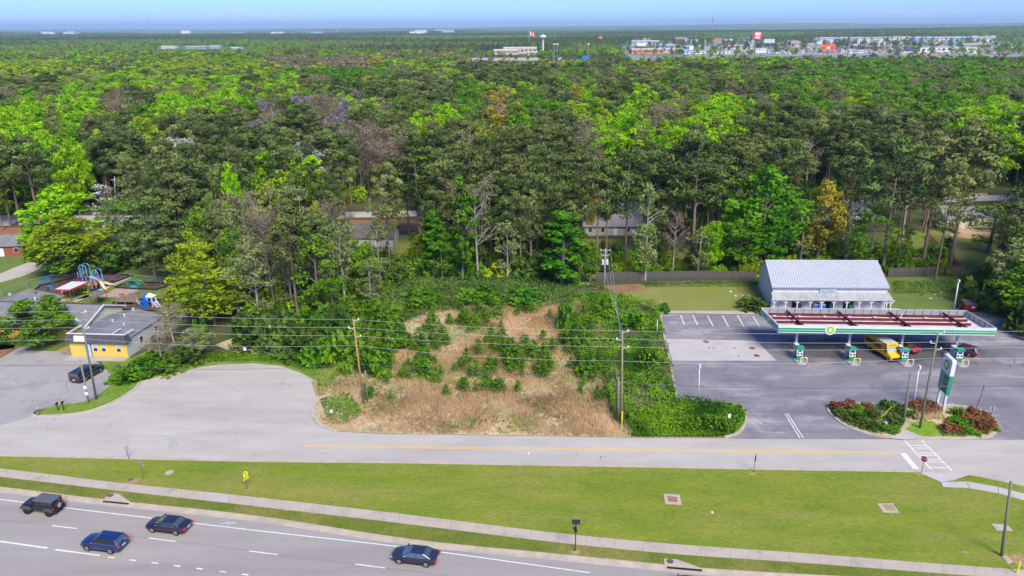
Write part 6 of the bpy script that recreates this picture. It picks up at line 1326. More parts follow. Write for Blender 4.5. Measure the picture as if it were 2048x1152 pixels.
town_block(1535, 94, 52, 25, 7, m_far[7], 'taupe store below the red and white sign', 0, 1, 8)
town_block(1585, 93, 34, 20, 9, m_far[1], 'tan store with pitched roof in mid town', 0, 1, 4, roof=5)
town_block(1625, 95, 40, 20, 8, m_far[2], 'grey store left of the big apartments', 0, 2, 6)
for k in range(3): town_block(1655 + k * 42, 87.5, 78, 20, 14, m_far[2] if k % 2 else m_far[0], f'pale apartment block, {["left", "middle", "right"][k]} one of the big town row', 0, 4, 14, 'apartments', 'apartment_building', 4, 'town apartment row')
for k in range(4): town_block(1850 + k * 38, 84.5, 74, 20, 12, m_far[0] if k % 2 else m_far[4], f'pale apartment block, {["first", "second", "third", "fourth"][k]} from left in the far right row', 0, 3, 12, 'apartments', 'apartment_building', 4, 'far right apartment row')
town_block(1770, 92, 110, 30, 8, m_far[0], 'very long white store in front of the apartments', 0, 1, 14)
town_block(1742, 98, 46, 22, 6, m_far[5], 'dark low store with bright eaves right of the big sign', 0, 1, 8)
town_block(1718, 97, 34, 20, 6, m_far[3], 'brick red sloping roofed store in the right town', 0, 1, 5, roof=4)
town_block(1880, 103, 120, 45, 8, m_far[0], 'large white warehouse in the right of the town', 0, 1, 12)
town_block(1945, 97, 60, 30, 9, m_far[7], 'taupe store behind the large white warehouse', 0, 1, 9)
town_block(2040, 95, 66, 30, 6, m_far[0], 'white roofed store at the right edge', 0, 1, 6)
town_block(1700, 106, 44, 20, 5, m_far[0], 'low white shed in front of the dark store', 0, 1, 8)
town_block(1830, 110, 66, 20, 4, m_far[1], 'low tan shed among trees in the right town', 0, 1, 8)
town_block(1415, 107.5, 95, 25, 5, m_far[0], 'long low white store at the front of the town', 0, 1, 12)
town_block(1490, 101, 70, 22, 5, m_far[0], 'low white building behind the front store', 0, 1, 8)
town_block(1345, 104, 42, 20, 6, m_far[1], 'tan low shop right of the orange warehouse', 0, 1, 6)
town_block(1330, 96, 40, 20, 7, m_far[2], 'grey shop above the tan low shop', 0, 1, 6)
for i, (x, y, w_, m) in enumerate(((340, 97, 64, 0), (395, 98, 90, 2), (430, 97, 60, 4), (475, 100, 40, 0), (760, 115, 40, 1), (610, 106, 24, 1), (900, 118, 60, 1))):
    town_block(x, y, w_ * .6, 22, 6.5 if y < 102 else 8, m_far[m], f'pale low building {["with white roof far left beyond the woods", "grey and long far left beyond the woods", "light blue beside the grey one far left", "small and white in the far left woods", "tan, in the woods above the left treetops", "tiny and tan amid far trees", "long and tan left of the townhouses"][i]}', 0, 1, 6)
rr_ = random.Random(5); dist_ = []
for k in range(26):
    x = rr_.choice([rr_.uniform(320, 700), rr_.uniform(1230, 2040), rr_.uniform(60, 170), rr_.uniform(820, 900)]); y = rr_.uniform(66, 72) if x < 900 else rr_.uniform(76, 84)
    g = G(x, y); z = float(ground_z(g[0], g[1])); mb = MB(); mb.box(-45, 45, -20, 20, 0, 10 + (20 if x < 900 else 0)); mb.box(-46, 46, -21, 21, 10 + (20 if x < 900 else 0), 11.5 + (20 if x < 900 else 0))
    o = mb.build('distant_building', m_far[rr_.choice([0, 0, 4, 1])], loc=(g[0], g[1], z)); dist_.append((W((g[0], g[1], z))[0], o)); tag(o, 'tiny pale building on the wooded horizon', 'building', 'tiny pale buildings near the horizon')
for i_, (x_, o_) in enumerate(sorted(dist_, key=lambda q: q[0])): o_['label'] = f'tiny pale building on the wooded horizon, {label_rank(i_, 0)} from the left'
# cars in the town lots: far too small to pick apart
mb = MB(); rr_ = random.Random(9)
for k in range(900):
    x = rr_.uniform(1310, 2040); y = rr_.uniform(91, 108); g = G(x, y); mb.box(g[0] - 2.2, g[0] + 2.2, g[1] - 1, g[1] + 1, .3, 1.7, rr_.randrange(5))
mb.build('parked_cars', [m_far[0], m_far[2], m_far[5], m_red, m_far[4]], kind='stuff')
def tall_sign(px, py, h, wd, ht, label, mats, name='billboard', cat='billboard', legs=1, marks=()):
    g = G(px, py); t = thing(name, label, cat, (*g[:2], 0)); 
    for k in range(legs): x = (k - (legs - 1) / 2) * wd * .6; mb = MB(); mb.tube([(x, .3, 0), (x, .3, h)], .5, 6); mb.build('leg', m_iron, t)
    mb = MB(); mb.box(-wd / 2, wd / 2, -.3, .3, h, h + ht); p_ = mb.build('board', mats[0], t)
    for (x0, x1, z0, z1, mi) in marks: mb = MB(); mb.box(x0 * wd, x1 * wd, -.36, -.302, h + z0 * ht, h + z1 * ht); mb.build('panel', mats[mi], p_)
    return t
tall_sign(1375, 121, 16, 16, 6, 'billboard with blue and white stripes above the trees', [m_far[0], mat('ad_blue', (.02, .17, .5), rough=.5), m_blk], marks=((-.5, -.25, .2, .9, 2), (-.25, .1, .1, .85, 1)))
tall_sign(1653, 123, 17, 20, 7, 'bright orange red billboard above the trees', [m_ored, m_red, mat('ad_cream', (.9, .6, .4), rough=.5)], marks=((-.42, -.25, .05, .5, 1), (.2, .42, .05, .5, 1), (-.12, .12, .15, .6, 2)))
tall_sign(1434, 108, 18, 15, 11, 'dark brown panelled road sign tower in the town', [m_far[3], m_far[7], m_far[7]], marks=tuple((-.45 + .32 * i, -.2 + .32 * i, .08 + .3 * j, .3 + .3 * j, 1) for i in range(3) for j in range(3)))
tall_sign(1535, 108, 20, 22, 7, 'pale billboard with dark left edge on a tall mast', [mat('ad_pale', (.45, .52, .66), rough=.6), m_far[5]], marks=((-.5, -.42, 0, 1, 1),))
tall_sign(1513, 96, 20, 19, 17, 'red and white restaurant sign on two masts', [m_red, m_wht], 'restaurant_sign', 'sign', 2, marks=((-.3, .3, .1, .35, 1), (-.35, .35, .5, .9, 1)))
tall_sign(1520, 126, 14, 16, 6, 'low white notched sign in the treetops', [m_wht, m_far[5]], marks=tuple((-.4 + .2 * i, -.34 + .2 * i, .55, .95, 1) for i in range(5)))
tall_sign(1282, 110, 16, 20, 6, 'white sign on a dark mast above the orange warehouse', [m_far[0], m_ored], marks=((-.5, -.36, 0, .4, 1), (.36, .5, 0, .4, 1)))
tall_sign(1172, 122, 3, 12, 5, 'small blue board at the sports field', [mat('field_blue', (.03, .17, .5), rough=.5)])
tall_sign(1201, 90, 13, 12, 10, 'orange and white sign above the central woods', [m_ored, m_wht], marks=((-.2, .2, .2, .7, 1),))
g = G(1086, 108); t = thing('water_tower', 'white water tower on a single slender stem', 'water tower', (*g[:2], 0)); mb = MB(); mb.tube([(0, 0, 0), (0, 0, 31)], 1.6, 10); mb.build('stem', m_wht, t); mb = MB(); mb.tube([(0, 0, 29), (0, 0, 31), (0, 0, 34), (0, 0, 36.5)], [1.5, 6, 6.5, 1.5], 14); mb.build('tank', m_wht, t, smooth=True)
def mast(px, base, ty, w_, lab, dia=None):
    g = G(px, base); z = float(ground_z(g[0], g[1])); 
    lo = top_height(g, 0, ty) if ty > 53.5 else None
    h = lo if lo else CAM_H + math.hypot(g[0], g[1]) * (math.tan(math.atan((576 - ty) / FPX) - PITCH)); t = thing('radio_mast', lab, 'mast', (*g[:2], z))
    mb = MB(); mb.tube([(0, 0, 0), (0, 0, h - z)], w_, 4); mb.build('lattice', m_galv, t)
mast(299, 68, 24, 3.0, 'thin tall mast on the left horizon'); mast(674, 66, 41, 6.0, 'short thick mast on the horizon left of centre'); mast(1424, 66, 38, 4, 'thin mast on the right horizon'); mast(1110, 90, 66, 1.0, 'slender pole mast above the central woods')
g = G(1058, 95); t = thing('flag_pole', 'huge red and white flag above the central woods', 'flag', (*g[:2], 0)); mb = MB(); mb.tube([(0, 0, 0), (0, 0, 42)], .6, 6); mb.build('pole', m_galv, t); mb = MB()
for k in range(5): mb.add([(k * 3.2, 1.2 * math.sin(k), 41 - k * 1.2), ((k + 1) * 3.2, 1.2 * math.sin(k + 1), 41 - (k + 1) * 1.2), ((k + 1) * 3.2, 1.2 * math.sin(k + 1), 31 - (k + 1) * 1.2), (k * 3.2, 1.2 * math.sin(k), 31 - k * 1.2)], [(0, 1, 2, 3)], k % 2)
mb.build('flag', [m_red, m_wht], t)
for i, x in enumerate((1108, 1114, 1176, 1866)): 
    g = G(x, 120); t = thing('floodlight_pole', ('left one of the close pair of floodlights by the sports field', 'right one of the close pair of floodlights by the sports field', 'lone floodlight pole right of the sports field', 'floodlight pole above the right treetops')[i], 'floodlight', (*g[:2], 0), 0, 'field floodlights'); mb = MB(); mb.tube([(0, 0, 0), (0, 0, 25)], .35, 5); mb.build('pole', m_galv, t); mb = MB(); mb.box(-2, 2, -.3, .3, 24, 25.5); mb.build('lamp_bar', m_wht, t)
# ================================================================== VEGETATION
leafmat('pine_needles', (.036, .066, .02), (.17, .235, .06), .06, .28)
leafmat('olive_needles', (.09, .12, .034), (.25, .28, .085), .08, .25)
leafmat('bright_leaves', (.17, .38, .006), (.33, .60, .014), .35, .16)
leafmat('fresh_leaves', (.075, .20, .012), (.18, .36, .024), .35, .22)
leafmat('lime_leaves', (.19, .32, .012), (.38, .50, .03), .35, .15)
leafmat('gold_leaves', (.24, .22, .02), (.44, .34, .04), .3, .15)
leafmat('tan_buds', (.17, .135, .08), (.31, .25, .15), .2, .15)
leafmat('vivid_leaves', (.055, .20, .010), (.14, .36, .02), .35, .12)
leafmat('violet_blossom', (.15, .125, .14), (.36, .29, .36), .2, .15)
leafmat('white_blossom', (.22, .25, .16), (.55, .56, .50), .2, .12)
leafmat('pale_leaves', (.17, .22, .06), (.33, .38, .15), .3, .15)
leafmat('sapling_needles', (.06, .15, .014), (.17, .32, .028), .25, .2)
leafmat('vine_leaves', (.022, .10, .010), (.16, .36, .02), .3, .12)
leafmat('weed_leaves', (.05, .115, .018), (.15, .25, .05), .25, .2)
leafmat('dry_grass', (.54, .38, .18), (.84, .64, .37), .4, .1)
leafmat('red_shrub_leaves', (.18, .07, .03), (.34, .17, .07), .2, .2)
leafmat('dark_shrub_leaves', (.035, .085, .014), (.11, .19, .03), .2, .2)
leafmat('lawn_blades', (.10, .17, .012), (.20, .26, .03), .3, .1)

def rnd_unit(n):
    v = N.normal(size=(n, 3)); return v / np.linalg.norm(v, axis=1)[:, None]
def leaf_arrays(c, size, out=None, bias=0.7, asp=0.6):
    n = len(c); nr = rnd_unit(n)
    if out is not None: nr = nr + bias * out; nr /= np.linalg.norm(nr, axis=1)[:, None]
    u = np.cross(nr, rnd_unit(n)); u /= np.linalg.norm(u, axis=1)[:, None] + 1e-9; v = np.cross(nr, u)
    s = (np.ones(n) * size * N.uniform(.7, 1.3, n))[:, None]
    P = np.stack([c - u * s, c - v * s * asp, c + u * s, c + v * s * asp], 1)
    return P.reshape(-1, 3)
def mesh_quads(name, P, tone, m, k=4):
    n = len(P) // k; me = bpy.data.meshes.new(name)
    me.vertices.add(len(P)); me.vertices.foreach_set('co', P.astype(np.float32).ravel())
    me.loops.add(n * k); me.loops.foreach_set('vertex_index', np.arange(n * k, dtype=np.int32))
    me.polygons.add(n); me.polygons.foreach_set('loop_start', np.arange(0, n * k, k, dtype=np.int32)); me.polygons.foreach_set('loop_total', np.full(n, k, np.int32))
    a = me.attributes.new('tone', 'FLOAT', 'POINT'); a.data.foreach_set('value', np.repeat(tone, k).astype(np.float32))
    me.materials.append(m if not isinstance(m, str) else MATS[m]); me.update(calc_edges=True); return me
def clumps_to_leaves(cl, per, size, bias=.8, asp=.6, shell=.55):
    """cl: rows x y z rx ry rz tone"""
    cl = np.asarray(cl, float); n = len(cl) * per; i = np.repeat(np.arange(len(cl)), per); d = rnd_unit(n)
    r = N.uniform(shell, 1, n)[:, None] ** .7; c = cl[i, :3] + d * cl[i, 3:6] * r
    tone = np.clip(cl[i, 6] + N.normal(0, .09, n), 0, 1)
    return leaf_arrays(c, size, d, bias, asp), tone
def limb_mesh(name, segs, m, n=5):
    mb = MB()
    for pts, rs in segs: mb.tube(pts, rs, n, caps=False)
    me = bpy.data.meshes.new(name); me.from_pydata(mb.v, [], mb.f); me.materials.append(m); me.polygons.foreach_set('use_smooth', [True] * len(mb.f)); me.update(); return me
def trunk_path(H, lean=.5, n=5):
    a = N.uniform(0, 6.28); w_ = N.uniform(.3, 1) * lean
    return lambda z: np.array([math.cos(a) * w_ * math.sin(z / H * 2.2), math.sin(a) * w_ * math.sin(z / H * 2.2), z])
# every builder returns crown quads, tones, limb segments; heights are for scale 1
def make_pine(H=22, low=.5, R=4.3, n=36, per=74, size=.33, tw=1.0):
    f = trunk_path(H); cl = []; seg = [([f(H * k / 6) for k in range(7)], [(.30 * (1 - k / 6.6) + .03) * tw for k in range(7)])]
    for k in range(n):
        u = (k + N.uniform(0, 1)) / n; h = H * (low + (1 - low) * u ** .85)
        q = (h / H - low) / (1 - low); prof = math.sqrt(max(.03, 1 - ((q - .42) / .60) ** 2)) * (1 if q > .15 else .7)
        a = N.uniform(0, 6.28); r = R * prof * N.uniform(.45, 1.05); c = f(h) + np.array([r * math.cos(a), r * math.sin(a), .1 * r])
        s = N.uniform(1.0, 1.95) * (1.1 - .3 * q); cl.append([*c, s * 1.1, s * 1.1, s * .6, np.clip(N.normal(.45, .22), 0, 1)])
        if k % 2 == 0: b = f(h - .18 * r); seg.append(([b, (b + c) / 2 + [0, 0, -.1], c], [.09 * tw, .06 * tw, .03]))
    for k in range(4): z = H * N.uniform(min(.15, low), max(.16, low)); a = N.uniform(0, 6.28); b = f(z); seg.append(([b, b + [1.3 * math.cos(a), 1.3 * math.sin(a), .2]], [.05, .02]))
    P, t = clumps_to_leaves(cl, per, size, 1.7, .5); return P, t, seg
def make_leafy(H=17, low=.28, R=5.2, n=62, per=42, size=.36, pointy=.0, sparse=1.0):
    f = trunk_path(H, .4); cl = []; seg = [([f(H * .82 * k / 5) for k in range(6)], [.30 * (1 - k / 5.6) + .03 for k in range(6)])]
    for k in range(n):
        d = rnd_unit(1)[0]; rr = N.uniform(.45, 1) ** .6; q = (d[2] * rr + 1) / 2
        h = H * (low + (1 - low) * q); w_ = R * (1 - pointy * max(0, q - .25)); nz_ = .82 + .28 * math.sin(3 * math.atan2(d[1], d[0]) + k % 3)
        c = f(h) + np.array([d[0] * w_ * rr * nz_, d[1] * w_ * rr * nz_, 0]); s = N.uniform(.9, 1.6) * R / 5.2
        cl.append([*c, s, s, s * .85, np.clip(N.normal(.5, .22), 0, 1)])
        if k % 3 == 0: b = f(max(H * .15, h - .45 * w_)); seg.append(([b, (b * .5 + c * .5) + [0, 0, .2], c], [.12, .07, .03]))
    P, t = clumps_to_leaves(cl, int(per * sparse), size, 1.3, .65, .5); return P, t, seg
def make_bare(H=16, R=4.0, leaves=1500, size=.16):
    f = trunk_path(H, .6); seg = [([f(H * .9 * k / 5) for k in range(6)], [.24 * (1 - k / 5.4) + .02 for k in range(6)])]; tips = []
    for k in range(26):
        h = H * N.uniform(.3, .88); a = N.uniform(0, 6.28); L = R * N.uniform(.5, 1.1) * (1.25 - h / H * .6); b = f(h)
        m1 = b + np.array([L * .5 * math.cos(a), L * .5 * math.sin(a), L * .35]); e = b + np.array([L * math.cos(a + .2), L * math.sin(a + .2), L * .9]); seg.append(([b, m1, e], [.08, .05, .02])); tips += [m1, e]
        for j in range(3):
            a2 = a + N.uniform(-1.2, 1.2); e2 = m1 + np.array([math.cos(a2), math.sin(a2), N.uniform(.3, 1.2)]) * L * .45; seg.append(([m1, e2], [.04, .015])); tips.append(e2)
    tips = np.array(tips); cl = [[*p, 1.0, 1.0, .8, np.clip(N.normal(.5, .25), 0, 1)] for p in tips]
    P, t = clumps_to_leaves(cl, max(1, leaves // len(cl)), size, .4, .6, .1); return P, t, seg
def make_shrub(R=1.6, H=2.2, n=16, per=40, size=.2):
    cl = []
    for k in range(n):
        a = N.uniform(0, 6.28); r = R * math.sqrt(N.uniform(0, 1)) * .8; z = H * N.uniform(.15, .85) * (1 - .35 * r / R); s = R * N.uniform(.28, .42); cl.append([r * math.cos(a), r * math.sin(a), z, s, s, s * .85, np.clip(N.normal(.5, .22), 0, 1)])
    P, t = clumps_to_leaves(cl, per, size, .8, .65, .4); P[:, 2] = np.abs(P[:, 2]); seg = [([np.zeros(3), np.array([.1, 0, H * .5])], [.07, .03]), ([np.zeros(3), np.array([-.4, .3, H * .6])], [.05, .02]), ([np.zeros(3), np.array([.4, -.3, H * .6])], [.05, .02])]
    return P, t, seg
def make_sapling(H=2.6):
    cl = []; 
    for k in range(13): q = (k + .5) / 13; r = .62 * (1 - q) ** .8 + .08; a = k * 2.4; cl.append([r * .7 * math.cos(a), r * .7 * math.sin(a), H * (.12 + .85 * q), r * .75 + .1, r * .75 + .1, .3, np.clip(N.normal(.5, .2), 0, 1)])
    P, t = clumps_to_leaves(cl, 18, .17, .4, .4, .2); return P, t, [([np.zeros(3), np.array([0, 0, H])], [.05, .01])]

SHAPES = {
    'pine': [make_pine() for _ in range(4)] + [make_pine(low=.42, R=4.9, n=42), make_pine(low=.62, R=3.9, n=26)],
    'full': [make_pine(low=.2, R=4.3, n=52) for _ in range(3)],
    'leafy': [make_leafy(low=.16, R=5.4, per=52) for _ in range(3)] + [make_leafy(low=.12, R=5.8, n=72, per=50), make_leafy(low=.15, pointy=.35, R=4.8, per=50)],
    'slim': [make_leafy(H=20, low=.04, R=2.9, n=70, per=52, size=.3, pointy=.5) for _ in range(3)],
    'thin': [make_leafy(H=18, low=.15, R=3.8, n=48, per=30, size=.26) for _ in range(3)],
    'bare': [make_bare() for _ in range(4)],
    'shrub': [make_shrub() for _ in range(4)],
    'sapling': [make_sapling() for _ in range(5)],
}
HS = {'pine': 22, 'full': 22, 'leafy': 17, 'slim': 20, 'thin': 18, 'bare': 16, 'shrub': 2.2, 'sapling': 2.6}
RS = {'pine': 4.8, 'full': 4.4, 'leafy': 5.4, 'slim': 2.8, 'thin': 4, 'bare': 4.5, 'shrub': 1.6, 'sapling': .6}
_cache = {}
def tree_data(shape, v, leaf, bark):
    k = (shape, v, leaf, bark)
    if k not in _cache:
        P, t, seg = SHAPES[shape][v]; _cache[k] = (limb_mesh('trunk', seg, MATS[bark]), mesh_quads('crown', P, t, leaf))
    return _cache[k]
# kind: shape, leaf material, bark, thing name, words
KIND = {
    'pine': ('pine', 'pine_needles', 'pine_bark', 'pine_tree', 'dark green pine'),
    'olive': ('pine', 'olive_needles', 'pine_bark', 'pine_tree', 'olive green pine'),
    'fullpine': ('full', 'pine_needles', 'pine_bark', 'pine_tree', 'low branched pine'),
    'bright': ('leafy', 'bright_leaves', 'grey_bark', 'leafy_tree', 'yellow green tree'),
    'green': ('leafy', 'fresh_leaves', 'grey_bark', 'leafy_tree', 'fresh green tree'),
    'vivid': ('leafy', 'vivid_leaves', 'grey_bark', 'leafy_tree', 'vivid green tree'),
    'lime': ('leafy', 'lime_leaves', 'grey_bark', 'leafy_tree', 'lime coloured tree'),
    'gold': ('leafy', 'gold_leaves', 'grey_bark', 'leafy_tree', 'golden leafed tree'),
    'tan': ('bare', 'tan_buds', 'grey_bark', 'budding_tree', 'tan budding tree'),
    'violet': ('thin', 'violet_blossom', 'grey_bark', 'blossoming_tree', 'violet blossoming tree'),
    'white': ('thin', 'white_blossom', 'grey_bark', 'blossoming_tree', 'whitish blossoming tree'),
    'slimbright': ('slim', 'bright_leaves', 'pale_bark', 'slender_tree', 'slender bright green tree'),
    'slimgreen': ('slim', 'vivid_leaves', 'grey_bark', 'slender_tree', 'slender fresh green tree'),
    'pale': ('thin', 'pale_leaves', 'pale_bark', 'slender_tree', 'pale thin tree'),
    'bare': ('bare', 'tan_buds', 'pale_bark', 'budding_tree', 'nearly bare pale tree'),
    'thingreen': ('thin', 'fresh_leaves', 'pine_bark', 'young_tree', 'thin young green tree'),
    'shrub': ('shrub', 'fresh_leaves', 'grey_bark', 'shrub', 'green shrub'),
    'darkshrub': ('shrub', 'dark_shrub_leaves', 'grey_bark', 'shrub', 'dark green shrub'),
    'redshrub': ('shrub', 'red_shrub_leaves', 'grey_bark', 'shrub', 'rust red shrub'),
    'limeshrub': ('shrub', 'lime_leaves', 'grey_bark', 'shrub', 'lime green shrub'),
    'vineshrub': ('shrub', 'vine_leaves', 'grey_bark', 'shrub', 'vivid green vine mound'),
    'sapling': ('sapling', 'sapling_needles', 'pine_bark', 'pine_sapling', 'young pine sapling'),
}
def plant(kind, x, y, h, wsc=None, label=None, group=None, z=0.0, v=None):
    shape, leaf, bark, nm, words_ = KIND[kind]; v = R.randrange(len(SHAPES[shape])) if v is None else v
    tr, crn = tree_data(shape, v, leaf, bark); s = h / HS[shape]; w_ = wsc if wsc else s
    t = bpy.data.objects.new(nm, None); C.objects.link(t); t.empty_display_size = .3; t.location = (x, y, z); t.rotation_euler = (0, 0, R.uniform(0, 6.28)); t.scale = (w_, w_, s)
    t['label'] = label or words_; t['category'] = {'shrub': 'shrub', 'pine_sapling': 'sapling'}.get(nm, 'tree')
    if group: t['group'] = group
    for n_, me in (('trunk', tr), ('crown', crn)):
        o = bpy.data.objects.new(n_, me); C.objects.link(o); o.parent = t
    return t
OCC = []                                               # everything planted, for the forest to keep clear of
def spot(kind, tx, ty, bx, by, wpx, label):
    b = G(bx, by); h = top_height(b, tx, ty); sc_ = FPX / np.linalg.norm(b - np.array([0, 0, CAM_H])); wsc = wpx / 2 / sc_ / RS[KIND[kind][0]]
    OCC.append((b[0], b[1], wsc * RS[KIND[kind][0]])); return plant(kind, b[0], b[1], h, wsc, label)
